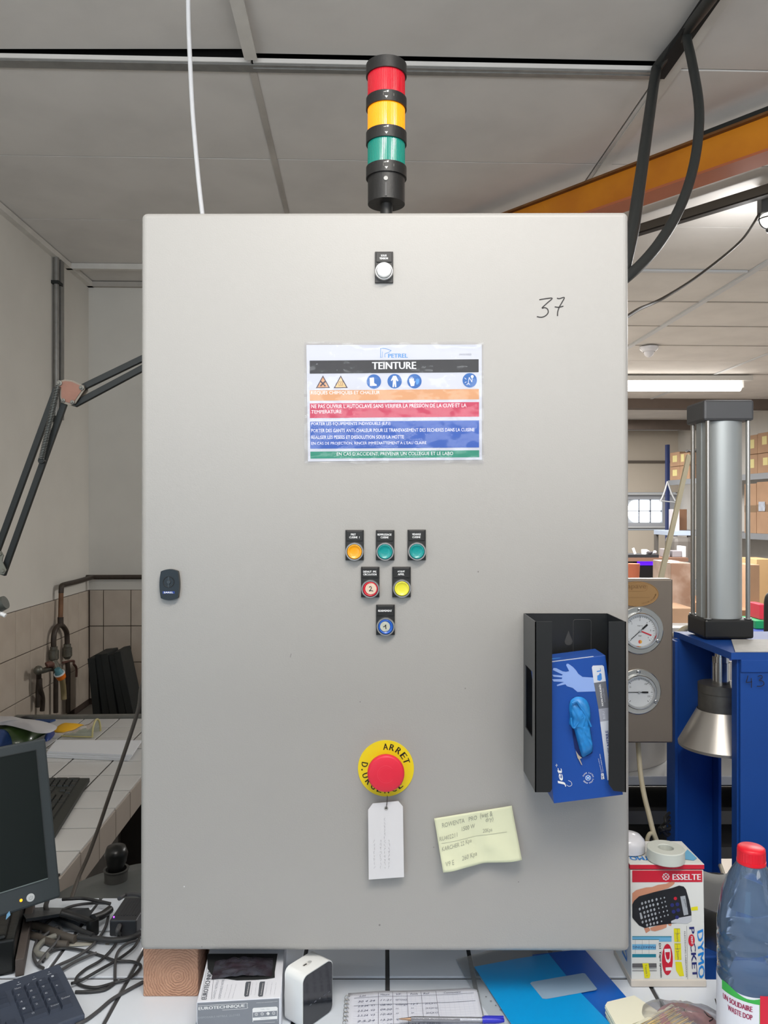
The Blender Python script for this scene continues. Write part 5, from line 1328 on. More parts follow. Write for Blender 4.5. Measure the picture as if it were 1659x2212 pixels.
tag(obj('silicone_hose', mb, hm), 'short looped pale hose just above the white tape roll', 'hose')
mb = MB(); mb.tube([P(1440, 1378, 2.08), P(1462, 1370, 2.09), P(1480, 1358, 2.10), P(1500, 1352, 2.12)], .0085, 12)
tag(obj('silicone_hose', mb, hm), 'pale hose running behind the black foot of the cylinder', 'hose')
mb = MB(); mb.tube([P(1544, 1842, 2.1), P(1556, 1870, 2.0), P(1566, 1900, 1.9)], .0055, 10)
tag(obj('silicone_hose', mb, hm), 'pale hose between the press columns, above the clamp band', 'hose')
mb = MB(); mb.box((.36, 2.02, .60), (.76, 2.28, .634)); mb.prism([(.45, 2.05), (.62, 2.05), (.58, 2.25), (.48, 2.25)], .634, .67)
for x, y in ((.37, 2.03), (.72, 2.03), (.37, 2.24), (.72, 2.24)): mb.box((x, y, 0), (x + .03, y + .03, .6))
tag(obj('machine_stand', mb, mat('stand_grey', (120, 118, 114), .5, .3, var=.2), bevel=.003), 'grey metal stand low behind the label printer carton', 'stand')
mb = MB(); rnd = random.Random(2)
for k_ in range(6): mb.tube([P(1425 + 4 * rnd.random(), 1785 + 3 * k_, 1.98), P(1432 + rnd.uniform(-6, 6), 1790 + rnd.uniform(-14, 10), 1.96), P(1440 + rnd.uniform(-4, 6), 1765 + 8 * k_, 1.97), P(1446, 1756 + 9 * k_, 1.99)], .004, 7)
tag(obj('hose_bundle', mb, mat('black_rubber', (30, 30, 28), .6)), 'tangled black hoses beside the rear press column', 'hose')
mb = MB(); s0, s1 = P(1488, 984, 2.95), P(1418, 1290, 2.62); mb.box((-.0085, -.006, 0), (.0085, .006, (s1 - s0).length + .45), 0, axisM(s0, s1 - s0, (0, 1, 0)))
tag(obj('wooden_batten', mb, mat('batten', (232, 221, 190), .7, var=.06), bevel=.001), 'slim pale wooden batten leaning behind the gauge panel', 'batten')

# jib beams and cables
jb = thing('crane_beam', 'orange steel crane beam running diagonally under the ceiling', 'beam', P(1400, 370, 2.6))


def beam(a, b, h, wd, tf):
    d = (b - a).normalized(); s = d.cross(V((0, 0, 1))).normalized(); M = Matrix((d, s, V((0, 0, 1)))).transposed().to_4x4(); M.translation = a; return M, (b - a).length


A = P(1659, 250, 2.35); B = P(1135, 452, 3.06); dd = (B - A).normalized(); dd.z = 0; dd.normalize(); A2 = A - dd * .8; B2 = B + dd * .55; A2.z = B2.z = 2.80
M, Lb = beam(A2, B2, 0, 0, 0); org = mat('beam_orange', (214, 134, 24), .5, var=.14, vscale=5, rgb2=(196, 116, 22))
mb = MB(M); mb.box((0, .0, -.118), (Lb, .008, 0)); obj('beam_web', mb, org, jb)
mb = MB(M); mb.box((0, -.045, -.126), (Lb, .05, -.118)); obj('lower_flange', mb, mat('beam_red', (186, 104, 66), .6, var=.1), jb)
mb = MB(M); mb.box((0, -.018, 0), (Lb, .05, .008)); obj('upper_flange', mb, mat('beam_brown', (120, 76, 30), .7, var=.35, vscale=14), jb)
mb = MB(M)
for t in (.45, .62, .70): mb.cyl((t, .01, .008), (t, .01, .045), .012, n=12)
mb.box((.46, -.01, .008), (1.0, .05, .026)); obj('mounting_clip', mb, mat('clip_dark', (28, 30, 28), .7), jb)
A = P(1659, 415, 2.89); B = P(1360, 506, 3.33); dd = (B - A); dd.z = 0; dd.normalize(); A2 = A - dd * .5; B2 = B + dd * .7; A2.z = B2.z = 2.825
M, Lb = beam(A2, B2, 0, 0, 0)
mb = MB(M); mb.box((0, 0, -.034), (Lb, .03, 0)); mb.box((0, .002, -.040), (Lb, .034, -.034), 1)
tag(obj('conduit_beam', mb, [mat('conduit_grey', (98, 94, 86), .6, var=.12), mat('conduit_dark', (40, 36, 32), .7)]), 'dark grey ceiling channel behind the orange beam', 'beam')
rub = mat('cable_black', (38, 40, 39), .5, bump=.1, bscale=80)
mb = MB(); mb.tube([P(1610, -110, 1.66), P(1545, -15, 1.80), P(1480, 70, 2.03), P(1424, 140, 2.17), P(1416, 160, 2.16), P(1404, 240, 2.05), P(1390, 340, 1.92), P(1377, 430, 1.80), P(1368, 490, 1.72), P(1352, 560, 1.62), P(1320, 700, 1.56)], .0145, 12)
tag(obj('power_cable', mb, rub), 'straight black power cable dropping from the ceiling to behind the cabinet', 'cable')
mb = MB(); mb.tube([P(1492, 42, 2.02), P(1484, 80, 2.02), P(1494, 130, 1.98), P(1508, 210, 1.93), P(1510, 270, 1.88), P(1502, 340, 1.84), P(1484, 410, 1.78), P(1458, 470, 1.73), P(1424, 525, 1.67), P(1388, 568, 1.62), P(1352, 600, 1.58), P(1300, 640, 1.57)], .0118, 12)
tag(obj('power_cable', mb, rub), 'curved black power cable bowing out right before entering behind the cabinet', 'cable')
mb = MB(); mb.tube([P(1645, 452, 3.0), P(1628, 482, 3.0), P(1605, 515, 2.9), P(1570, 548, 2.8), P(1500, 602, 2.6), P(1440, 640, 2.4), P(1408, 656, 2.3), P(1380, 668, 2.1), P(1345, 690, 1.9), P(1290, 720, 1.60)], .0048, 8)
tag(obj('lamp_cable', mb, mat('cable_brown', (58, 50, 42), .6)), 'thin dark cable sagging from the spot lamp to behind the cabinet', 'cable')
mb = MB(); mb.tube([P(404, -260, 1.60), P(406, -60, 1.62), P(407, 40, 1.63), P(410, 120, 1.63), P(416, 240, 1.63), P(427, 370, 1.62), P(438, 470, 1.61), P(450, 560, 1.60)], .0048, 10)
tag(obj('white_tube', mb, mat('tube_white', (206, 206, 208), .35)), 'thin white plastic tube hanging from the ceiling behind the cabinet', 'tube')
# spot lamp
sl = thing('spot_lamp', 'small caged white work lamp under the grey ceiling channel', 'lamp', P(1652, 470, 3.0))
c = P(1652, 452, 3.0); mb = MB(); mb.box((c.x - .022, 2.98, c.z - .02), (c.x + .05, 3.02, c.z + .045)); obj('lamp_bracket', mb, mat('lamp_grey', (70, 70, 70), .6), sl, bevel=.004)
c2 = P(1659, 474, 3.0); mb = MB(); mb.sphere((c2.x + .004, 3.0, c2.z), .034, 20, sc=(1, 1, .9)); obj('bulb', mb, mat('bulb_glow', (255, 255, 250), .4, emit=(255, 252, 240), estr=2.5), sl)
mb = MB()
for a in (0, PI / 2): mb.torus(Matrix.Translation((c2.x + .004, 3.0, c2.z)) @ Matrix.Rotation(a, 4, 'Z') @ Matrix.Rotation(PI / 2, 4, 'X'), .039, .0028, 28, 6)
mb.torus(Matrix.Translation((c2.x + .004, 3.0, c2.z)), .039, .0028, 28, 6); mb.sphere((c2.x + .004, 3.0, c2.z - .042), .012, 12); obj('cage', mb, mat('lamp_grey', (70, 70, 70), .6), sl)
ld = bpy.data.lights.new('spot_lamp_glow', 'POINT'); ld.energy = 5; ld.shadow_soft_size = .04; lo = bpy.data.objects.new('spot_lamp_glow', ld); COL.objects.link(lo); lo.location = (c2.x + .02, 3.12, c2.z - .12)
# fluorescent lamp and smoke dome in the hall
fz = 2.76; fy = (CY and (ZC - ZC + (fz - ZC)) * F / (CY - 833)); fa = P(1330, 833, fy); fb = P(1598, 833, fy)
ft = thing('fluorescent_lamp', 'long lit fluorescent lamp under the hall ceiling', 'lamp', V(((fa.x + fb.x) / 2, fy, fz)))
mb = MB(); mb.box((fa.x - .4, fy - .05, fz + .042), (fb.x + .10, fy + .05, ZT - .014)); mb.box((fb.x + .0, fy - .02, fz - .02), (fb.x + .03, fy + .02, fz + .045)); obj('lamp_housing', mb, mat('lamp_housing', (206, 204, 200), .5), ft)
mb = MB(); mb.cyl((fa.x - .4, fy, fz), (fb.x, fy, fz), .052, n=20); obj('tube', mb, mat('tube_glow', (255, 255, 255), .4, emit=(255, 250, 242), estr=6), ft)
q = P(1402, 740, 5.86); sdn = thing('smoke_detector', 'white dome detector on the hall ceiling', 'detector', (q.x, q.y, ZT - .09)); mb = MB(); M = Matrix.Translation((q.x, q.y, 0)); mb.smooth_lathe([(.07, ZT - .014), (.068, ZT - .03), (.05, ZT - .045), (.045, ZT - .05)], M, 28); mb.smooth_lathe([(.04, ZT - .05), (.03, ZT - .075), (.012, ZT - .09), (.0001, ZT - .092)], M, 24); obj('housing', mb, mat('lid_white', (226, 226, 232), .2, coat=.4), sdn)

# ---------------------------------------------------------------- storage rack with cartons along the right side of the hall
e_ = V((-.1435, .9896, 0)); O_ = V((4.39, 9.0, 0)); nf = V((-.9896, -.1435, 0))
RKM = Matrix((e_, -nf, V((0, 0, 1)))).transposed().to_4x4(); RKM.translation = O_      # x along the rack, y into it


def rs(px):
    k = (px - CX) / F; return (O_.x - O_.y * k) / (e_.y * k - e_.x)


rk = thing('storage_rack', 'blue and grey storage rack stacked with cartons at the back of the hall', 'rack', RKM @ V((.8, .2, 0)))
cardm = CARD(); shm = mat('shelf_beam', (140, 144, 150), .5, .2); upm = mat('rack_blue', (44, 58, 104), .5)
for z in (1.973, 1.268, .55): mb = MB(RKM); mb.box((-.6, -.01, z), (2.1, .03, z + .07)); mb.box((-.6, .03, z + .05), (2.1, .55, z + .068)); obj('shelf', mb, shm, rk)
for x in (2.08, .80, -.62):
    mb = MB(RKM); mb.box((x, -.02, 0), (x + .06, .02, 2.56)); mb.box((x, .5, 0), (x + .06, .54, 2.56)); obj('upright', mb, upm, rk)


def carton(x0, x1, z0, z1, label, d0=0.0, depth=.26, sticker=(.3, .3, .45, .45), tape=False, group='cartons on the storage rack', name='cardboard_box'):
    t = thing(name, label, 'box', RKM @ V(((x0 + x1) / 2, d0 + depth / 2, z0)), group)
    mb = MB(RKM); mb.box((x0 + .003, d0, z0), (x1 - .003, d0 + depth, z1 - .004)); obj('carton', mb, cardm, t, bevel=.004)
    w_, h_ = x1 - x0, z1 - z0; mb = MB(RKM)
    if sticker: sx, sz, sw, sh = sticker; mb.box((x1 - (sx + sw) * w_, d0 - .002, z0 + sz * h_), (x1 - sx * w_, d0 - .0005, z0 + (sz + sh) * h_), 0)
    if tape: mb.box((x0 + .004, d0 - .001, z0 + .42 * h_), (x1 - .004, d0 + .0, z0 + .56 * h_), 1)
    if mb.v: obj('sticker', mb, [mat('sticker_yellow', (212, 200, 140), .7), mat('tape_brown', (132, 108, 84), .4)], t)


sh1 = 2.043
a, b, c_, d_2 = rs(1447), rs(1468), rs(1490), rs(1508)
carton(b, a, sh1, 2.235, 'carton on the top shelf beside the blue upright, lower row'); carton(b, a, 2.236, 2.44, 'carton on the top shelf beside the blue upright, upper row')
carton(c_, b, sh1, 2.235, 'carton behind the leaning batten, lower row of the top shelf', sticker=None); carton(c_, b, 2.236, 2.41, 'carton behind the leaning batten, upper row, under plastic wrap', sticker=(.15, .3, .3, .6))
mb = MB(RKM); mb.grid(lambda u, v: (c_ - .03 + (b - c_ - .0) * u, .05 + .26 * v, 2.415 + .035 * abs(math.sin(u * 8 + v * 5)) + .012 * math.sin(v * 20)), 14, 8); tag(obj('plastic_wrap', mb, film('wrap', (220, 220, 224), .45, .3), solid=.002), 'crumpled clear plastic wrap on the far upper carton', 'wrap')
e1, e2, e3 = rs(1610), rs(1636), rs(1664)
carton(e2, e1, sh1, 2.275, 'carton just right of the cylinder, lower row of the top shelf'); carton(e2, e1, 2.276, 2.506, 'carton just right of the cylinder, upper row')
carton(e3, e2, sh1, 2.275, 'carton at the right edge, lower row of the top shelf', sticker=(.45, .38, .36, .38), tape=False); carton(e3, e2, 2.276, 2.515, 'carton at the right edge, upper row', sticker=(.38, .4, .36, .4))
carton(e2 + .02, e1 + .02, 1.338, 1.93, 'tall carton just right of the cylinder on the second shelf', tape=True, sticker=None); carton(e3 - .03, e2 + .015, 1.338, 1.945, 'tall carton with a torn shiny patch on the second shelf', tape=True, sticker=None)
mb = MB(RKM); mb.grid(lambda u, v: (e2 - .03 - .12 * u, -.006 - .006 * math.sin(u * 9) * math.cos(v * 7), 1.60 + .11 * v), 8, 8); tag(obj('shiny_wrap', mb, mat('foil', (196, 204, 220), .25, .4)), 'shiny torn plastic patch on the tall carton', 'wrap')
carton(rs(1641), rs(1616), .95, 1.01 + .02, 'flat carton under the middle shelf', depth=.3, sticker=None) if False else None
x = P(1629, 1315, 8.0)


def gbox(name, label, px0, px1, py0, py1, Y, depth, m, cat='box', zbase=None, bev=.004, group=None):
    a = P(px0, py1, Y); b = P(px1, py0, Y); mb = MB(); mb.box((a.x, Y, a.z if zbase is None else zbase), (b.x, Y + depth, b.z))
    o = obj(name, mb, m, bevel=bev); tag(o, label, cat, group); return o


gbox('cardboard_box', 'tall plain carton standing beside the cylinder, below the shelves', 1616, 1641, 1220, 1315, 7.0, .3, CARD(), zbase=P(0, 1318, 7.0).z)
gbox('cardboard_box', 'wide pale carton at the right edge below the shelves', 1634, 1672, 1208, 1300, 7.4, .35, mat('card_pale', (190, 156, 112), .85), zbase=P(0, 1340, 7.4).z)
gbox('packing_table', 'low dark packing table under the cartons at the right', 1560, 1700, 1318, 1400, 6.9, 1.2, mat('card_low', (150, 112, 84), .8), 'table', zbase=0)
gbox('red_crate', 'small red crate at the right edge above the green one', 1641, 1658, 1306, 1323, 5.45, .18, mat('crate_red', (204, 48, 70), .5), 'crate', zbase=P(0, 1341, 5.4).z + .002)
gbox('green_crate', 'green plastic crate right of the cylinder foot', 1632, 1656, 1341, 1362, 5.4, .25, mat('crate_green', (22, 140, 86), .5), 'crate', zbase=P(0, 1364, 5.3).z + .002)
gbox('blue_pallet_box', 'dark blue container under the green crate', 1628, 1690, 1364, 1420, 5.3, .5, mat('crate_blue', (30, 52, 130), .5), 'container', zbase=0)
mb = MB(); mb.tube([P(1656, 1420, 4.6), P(1656, 1330, 4.6), P(1657, 1296, 4.6), P(1664, 1284, 4.6), P(1680, 1284, 4.6)], .016, 10); tag(obj('trolley_handle', mb, mat('black_rubber', (30, 30, 28), .6)), 'bent black tube handle at the right edge', 'handle bar')
gbox('brown_panel', 'brown board leaning on the rack behind the batten', 1468, 1484, 1100, 1147, 8.95, .05, mat('board_brown', (120, 88, 66), .8), 'board', zbase=P(0, 1147, 8.6).z)
gbox('white_carton', 'white narrow carton standing on the low shelf beside the window', 1453, 1468, 1100, 1147, 8.75, .12, mat('white_carton', (206, 202, 208), .6), 'carton')
mb = MB()
for px_s in (1449, 1492):
    a = P(px_s, 1157, 8.6)
    for yy in (8.62, 9.04): mb.box((a.x - .02, yy, 0), (a.x + .02, yy + .04, a.z - .001))
tag(obj('shelf_trestle', mb, mat('bin_grey', (96, 92, 88), .6)), 'grey legs carrying the bluish white shelf board', 'trestle')
gbox('low_shelf', 'bluish white shelf board left of the cylinder', 1446, 1496, 1147, 1157, 8.6, .5, mat('lowshelf', (176, 190, 212), .5), 'shelf', zbase=None)
mb = MB(); qa = P(1442, 1040, 10.8)
for dx, dz in ((-.10, -.28), (.11, -.27)): mb.tube([qa, qa + V((dx * .5, 0, dz * .6)), qa + V((dx, 0, dz))], .012, 6)
mb.tube([qa + V((-.12, 0, -.27)), qa + V((.18, 0, -.30))], .010, 6, 0, 1); tag(obj('white_bracket', mb, mat('rail_white', (196, 198, 200), .5)), 'white triangular strap hung beside the blue upright', 'strap')
gbox('grey_bin', 'large dark grey rounded bin below the low shelf', 1455, 1496, 1160, 1184, 8.2, .3, mat('bin_grey', (96, 92, 88), .6), 'bin', zbase=0, bev=.05)
# work counter with small things
ct = thing('hall_counter', 'brown topped counter with a purple light strip in the hall', 'counter', (2.6, 7.6, 0)); Y = 7.5
zc_ = P(0, 1205, Y).z; a = P(1340, 0, Y).x; b = P(1487, 0, Y).x
mb = MB(); mb.box((a, Y, zc_ - .035), (b, Y + .5, zc_)); obj('counter_top', mb, mat('counter_brown', (112, 82, 66), .6), ct)
mb = MB(); mb.box((a + .15, Y + .08, 0), (b - .1, Y + .45, zc_ - .035)); obj('counter_body', mb, mat('counter_black', (20, 18, 20), .7), ct)
mb = MB(); p0 = P(1382, 1222, Y); p1 = P(1451, 1213, Y); mb.box((p0.x, Y + .06, p0.z), (p1.x, Y + .079, p1.z)); obj('light_strip', mb, mat('purple_led', (80, 20, 230), .5, emit=(74, 10, 235), estr=1.6), ct)
mb = MB(); p0 = P(1358, 1204, Y); p1 = P(1425, 1197, Y); mb.box((p0.x, Y + .02, zc_ + .001), (p1.x, Y + .3, zc_ + .03)); tag(obj('black_tray', mb, mat('tray_black', (26, 26, 30), .5)), 'long low black tray on the hall counter', 'tray')
zt3 = zc_ + .031
q = P(1392, 0, Y + .1); mb = MB(); mb.smooth_lathe([(.028, zt3), (.030, zt3 + .045), (.026, zt3 + .045), (.024, zt3 + .01), (.0001, zt3 + .01)], Matrix.Translation((q.x, Y + .1, 0)), 20); mb.torus(Matrix.Translation((q.x + .034, Y + .1, zt3 + .022)) @ Matrix.Rotation(PI / 2, 4, 'X'), .013, .004, 16, 6); tag(obj('white_mug', mb, WHITE()), 'white mug on the black tray', 'mug')
q = P(1401, 0, Y + .1); mb = MB(); mb.smooth_lathe([(.015, zt3), (.034, zt3 + .028), (.032, zt3 + .028), (.0001, zt3 + .006)], Matrix.Translation((q.x, Y + .06, 0)), 20); tag(obj('small_bowl', mb, mat('bowl_dark', (70, 66, 70), .4)), 'small dark bowl beside the white mug', 'bowl')
q = P(1377, 0, Y + .05); mb = MB(); mb.box((-.012, -.003, 0), (.012, .003, .062), 0, xf((q.x, Y + .12, zt3), 0, -.35, 0)); tag(obj('white_card', mb, WHITE()), 'white card leaning left of the mug', 'card')
q = P(1420, 0, Y + .05); mb = MB(); mb.sphere((q.x, Y + .12, zt3 + .018), .018, 12); mb.sphere((q.x - .02, Y + .12, zt3 + .012), .012, 10); tag(obj('white_wad', mb, mat('wad', (200, 200, 206), .8)), 'crumpled white wad right of the small bowl', 'wad')
for k_, (p0_, p1_, y_, c_m) in enumerate(((1436, 1447, 1186, (150, 144, 146)), (1453, 1473, 1190, (126, 122, 126)), (1474, 1482, 1180, (206, 206, 210)))):
    gbox('storage_tub', ('pale tub on the counter, first right of the batten', 'wide grey tub in the middle of the counter', 'white narrow tub at the right end of the counter')[k_], p0_, p1_, y_, 1203, Y + .1, .15, mat('tub%d' % k_, c_m, .6), 'tub', zbase=zc_ + .001)
mb = MB(); q = P(1368, 1225, 6.6); zb5 = .0; mb.lathe([(.045, q.z - .17), (.055, q.z + .03)], Matrix.Translation((q.x, 6.6, 0)), 24); mb.lathe([(.05, 0), (.05, q.z - .17)], Matrix.Translation((q.x, 6.6, 0)), 24, 1); tag(obj('orange_pot', mb, [mat('pot_orange', (176, 96, 66), .6), mat('pot_stand', (60, 56, 54), .6)]), 'terracotta coloured pot on a stand above the gauge panel', 'pot')
gbox('wrapped_carton', 'large carton wrapped in shiny film beside the batten', 1449, 1492, 1216, 1300, 5.2, .35, mat('wrapped_card', (150, 118, 98), .35, coat=.5, var=.3, vscale=7, rgb2=(188, 164, 148)), 'carton', zbase=P(0, 1320, 5.2).z)
gbox('cardboard_box', 'low plain carton between gauge panel and cylinder', 1440, 1500, 1314, 1352, 4.9, .4, CARD(), zbase=P(0, 1356, 4.9).z)
gbox('grey_workbench', 'grey work bench under the low plain carton', 1420, 1530, 1356, 1400, 4.7, 1.0, mat('wb_grey', (160, 158, 156), .5), 'bench', zbase=0)

# ================================================================ LEFT SIDE
# articulated lamp arm
za = lambda x, y: (x / 3.568, 740 + y / 3.568); YA = 1.66
am = thing('balanced_arm_lamp', 'black spring-balanced arm lamp with a copper coloured joint plate', 'lamp', P(150, 850, YA))
armm = mat('arm_black', (20, 24, 23), .5)


def bar(a, b, wpx, name='arm_bar', m=None, dy=0):
    p, q = P(*a, YA + dy), P(*b, YA + dy); wd = wpx * YA / F; M = axisM(p, q - p, (0, 1, 0)); mb = MB(M); mb.box((-wd / 2, -wd / 2 * .8, 0), (wd / 2, wd / 2 * .8, (q - p).length)); obj(name, mb, m or armm, am, bevel=.001)


bar((123, 838), (-14, 1212), 12.5); bar((139, 872), (6, 1242), 12.5, dy=.001)
bar(za(640, 345), (330, 764), 13); bar(za(575, 478), (345, 776), 13, dy=.001)
qd = [za(*p) for p in [(448, 300), (500, 284), (560, 292), (648, 332), (652, 362), (580, 470), (545, 484), (475, 462), (464, 420), (466, 350), (444, 325)]]
jp = [P(*p, YA - .012) for p in qd]; n = len(jp)
mb = MB(); mb.add(jp + [p + V((0, .003, 0)) for p in jp], [tuple(range(n)), tuple(range(n, 2 * n))[::-1]] + [(i, n + i, n + (i + 1) % n, (i + 1) % n) for i in range(n)])
cj = sum(jp, V((0, 0, 0))) / n; ji = [cj + (p - cj) * .86 + V((0, -.0015, 0)) for p in jp]; mb.add(ji, [tuple(range(n))], 1)
mb.add([p + V((0, .020, 0)) for p in jp], [tuple(range(n))], 0)
obj('joint_plate', mb, [mat('plate_edge', (140, 130, 118), .5, .3), mat('plate_copper', (146, 104, 88), .5, .2, var=.12, vscale=40)], am)
for x, y, r in ((458, 313, 6), (630, 348, 5.4), (488, 446, 4.2), (558, 460, 4.6)):
    c = P(*za(x, y), YA - .014); mb = MB(); s = YA / F; mb.lathe([(r * s, 0), (r * s, .003), (r * .5 * s, .004)], axisM(c + V((0, .001, 0)), (0, -1, 0)), 18); mb.lathe([(r * .55 * s, .003), (r * .5 * s, .0055)], axisM(c, (0, -1, 0)), 6); obj('bolt', mb, mat('bolt_grey', (120, 118, 112), .45, .3), am)
s0, s1 = P(*za(448, 335), YA - .016), P(*za(318, 895), YA - .016); M = axisM(s0, s1 - s0, (0, 1, 0)); Ls = (s1 - s0).length; T_ = 46
mb = MB(); mb.tube([M @ V((.0052 * math.cos(t * PI / 4), .0052 * math.sin(t * PI / 4), Ls * t / (8 * T_))) for t in range(8 * T_ + 1)], .0013, 5, 0, 1); obj('spring', mb, mat('spring_steel', (120, 122, 120), .35, .8), am)
mb = MB(); mb.torus(axisM(s1 + V((0, 0, -.004)), (0, 1, 0)), .0055, .0018, 20, 6); mb.cyl(s1 + V((0, -.002, -.004)), s1 + V((0, .018, -.004)), .0045, n=14); obj('spring_anchor', mb, armm, am)
mb = MB(); lk = [P(x, y, YA - .014) for x, y in [(-20, 1190), (2, 1191), (7, 1200), (4, 1212), (13, 1232), (8, 1241), (-2, 1240), (-20, 1215)]]; n = 8; mb.add(lk + [p + V((0, .003, 0)) for p in lk], [tuple(range(n)), tuple(range(n, 2 * n))[::-1]] + [(i, n + i, n + (i + 1) % n, (i + 1) % n) for i in range(n)])
for x, y in ((0, 1197), (6, 1233)): c = P(x, y, YA - .015); mb.lathe([(.0040, 0), (.0032, .003)], axisM(c, (0, -1, 0)), 14)
obj('end_link', mb, mat('link_grey', (122, 122, 112), .5, .4), am)
lh = am; mb = MB(); mb.cyl(P(-60, 1330, 1.6), P(12, 1301, 1.6), .022, .014, n=20); obj('shade', mb, mat('shade_dark', (66, 68, 62), .5), lh)
mb = MB(); mb.cyl(P(-4, 1322, 1.6), P(12, 1330, 1.6), .0045, n=12); mb.cyl(P(-14, 1318, 1.6), P(2, 1325, 1.6), .0075, n=12); obj('white_tip', mb, WHITE(), lh)

# conduits and water pipes on the left wall
XW = XL + .012
gv = mat('zinc_conduit', (142, 140, 136), .4, .5, var=.2, vscale=20)
mb = MB(RM); mb.cyl((XL + .018, 3.80, 2.05), (XL + .018, 3.80, 2.83), .013, n=14); mb.box((XL, 3.828, 2.045), (XL + .03, 3.868, 2.83)); mb.tube([(XL + .018, 3.80, 2.06), (XL + .014, 3.79, 2.04), (XL + .012, 3.82, 2.03)], .010, 8, 1)
tag(obj('wall_conduit', mb, [gv, mat('clip_dark', (28, 30, 28), .7)]), 'vertical grey conduit and channel on the left wall', 'conduit')
mb = MB(RM); mb.box((XL, 3.78, 2.70), (XL + .035, 3.84, 2.715)); tag(obj('conduit_clip', mb, mat('clip_dark', (28, 30, 28), .7)), 'small dark clip near the top of the wall conduit', 'clip')
zo = lambda x, y: (x / 5.184, 1200 + y / 5.184)
XP = XL + .035


def LW(x, y, off=.035):    # point on a plane parallel to the left wall
    n_ = RM @ V((1, 0, 0)); n_ = (RM.to_3x3() @ V((1, 0, 0))); o_ = R3(XL + off, 0, 0); px, py = zo(x, y); d = V(((px - CX) / F, 1, -(py - CY) / F)); c = V((0, 0, ZC)); t = (o_ - c).dot(n_) / d.dot(n_); return c + d * t


pp = thing('water_pipes', 'dark water pipe with a forked drop, valves and taps on the tiled wall', 'pipe', LW(690, 1700))
pm_ = mat('pipe_dark', (66, 56, 48), .5, .3, var=.3, vscale=30); cop = mat('pipe_copper', (128, 92, 66), .5, .4, var=.3, vscale=25); vm = mat('valve_metal', (112, 110, 100), .4, .6, var=.3, vscale=40)
c1_ = R3(XL + .035, YB - .035, LW(1000, 252).z)
mb = MB(); mb.tube([R3(.6, YB - .035, c1_.z + .0), R3(-.6, YB - .035, c1_.z), c1_ + V((.02, 0, 0)), c1_, c1_ + V((0, -.02, 0)), LW(860, 292), LW(720, 326), LW(690, 345), LW(686, 380), LW(684, 420)], .0125, 12); obj('supply_pipe', mb, pm_, pp)
mb = MB(); mb.tube([LW(684, 420), LW(682, 540), LW(678, 690)], .0115, 12); obj('copper_section', mb, cop, pp)
mb = MB(); mb.tube([LW(678, 690), LW(678, 775)], .014, 12); mb.tube([LW(600, 1020), LW(600, 930), LW(612, 850), LW(640, 800), LW(676, 780), LW(712, 800), LW(745, 860), LW(752, 940), LW(752, 990)], .0125, 12); obj('fork', mb, pm_, pp)
for x, y0_, y1_ in ((603, 1020, 1190), (753, 990, 1160)):
    mb = MB(); a_, b_ = LW(x, y0_), LW(x, y1_); L_ = (a_ - b_).length; mb.lathe([(.012, 0), (.019, L_ * .15), (.023, L_ * .2), (.023, L_ * .75), (.017, L_ * .8), (.017, L_)], axisM(b_, a_ - b_), 16); obj('valve', mb, vm, pp)
for x in (625, 762): mb = MB(); mb.tube([LW(x - (18 if x < 700 else 6), 1190), LW(x, 1300), LW(x, 1500), LW(x, 1760)], .0115, 12); obj('drop_pipe', mb, pm_, pp)
mb = MB(); mb.tube([LW(700, 1200), LW(820, 1180), LW(825, 1215), LW(855, 1260), LW(855, 1360)], .006, 8); obj('lever', mb, mat('pipe_rust', (96, 62, 52), .6), pp)
mb = MB(); mb.tube([LW(420, 1285, .06), LW(480, 1290, .06), LW(560, 1265, .07), LW(630, 1270, .09)], .013, 12); mb.sphere(LW(430, 1285, .06), .021, 12); mb.tube([LW(520, 1230, .07), LW(560, 1215, .08), LW(600, 1240, .08)], .014, 10, 1); mb.cyl(LW(600, 1190, .08), LW(640, 1270, .10), .017, n=14); obj('tap_body', mb, [vm, mat('pipe_rust', (96, 62, 52), .6)], pp)
mb = MB(); mb.tube([LW(435, 1300, .05), LW(435, 1400, .04), LW(428, 1500), LW(425, 1700)], .011, 10); mb.tube([LW(445, 1380, .05), LW(452, 1500, .05), LW(478, 1600, .04), LW(472, 1740)], .011, 10); obj('hose_tail', mb, pm_, pp)
mb = MB(); a_, b_ = LW(640, 1270, .11), LW(690, 1370, .12); d_3 = (b_ - a_); mb.cyl(a_, a_ + d_3 * .45, .013, .02, n=16, mi=0); mb.cyl(a_ + d_3 * .45, a_ + d_3 * .55, .0245, n=20, mi=1); mb.cyl(a_ + d_3 * .55, b_, .0245, .020, n=20, mi=2); obj('orange_nozzle', mb, [mat('nozzle_blue', (84, 132, 142), .5), WHITE(), mat('nozzle_orange', (232, 118, 30), .45)], pp)
mb = MB(); mb.tube([b_, LW(705, 1450, .11), LW(712, 1540, .10), LW(715, 1610, .10)], .013, 10); obj('short_hose', mb, mat('hose_cream', (150, 134, 96), .6), pp)

# dark slabs leaning in the sink
sm = mat('slab_black', (34, 36, 34), .75, var=.25, vscale=14, bump=.2, bscale=40)
for k in range(5):
    o_ = R3(XL + .16 + .043 * k, 3.93 + .012 * (k % 2), .5315); lean = -math.radians(5.5 + 1.6 * k)
    mb = MB(Matrix.Translation(o_) @ Matrix.Rotation(math.radians(1.88), 4, 'Z') @ Matrix.Rotation(lean, 4, 'Y')); hgt = .335 + .006 * k - (.012 if k in (0, 3) else 0)
    mb.box((0, -.02, 0), (.036, .15, hgt))
    tag(obj('dark_slab', mb, sm, bevel=.003), ('leftmost leaning dark slab, nearest the valve', 'second dark slab from the pipes', 'middle one of the five leaning dark slabs', 'fourth dark slab from the pipes', 'rightmost leaning dark slab, nearest the cabinet')[k], 'slab', 'dark slabs leaning in the sink')

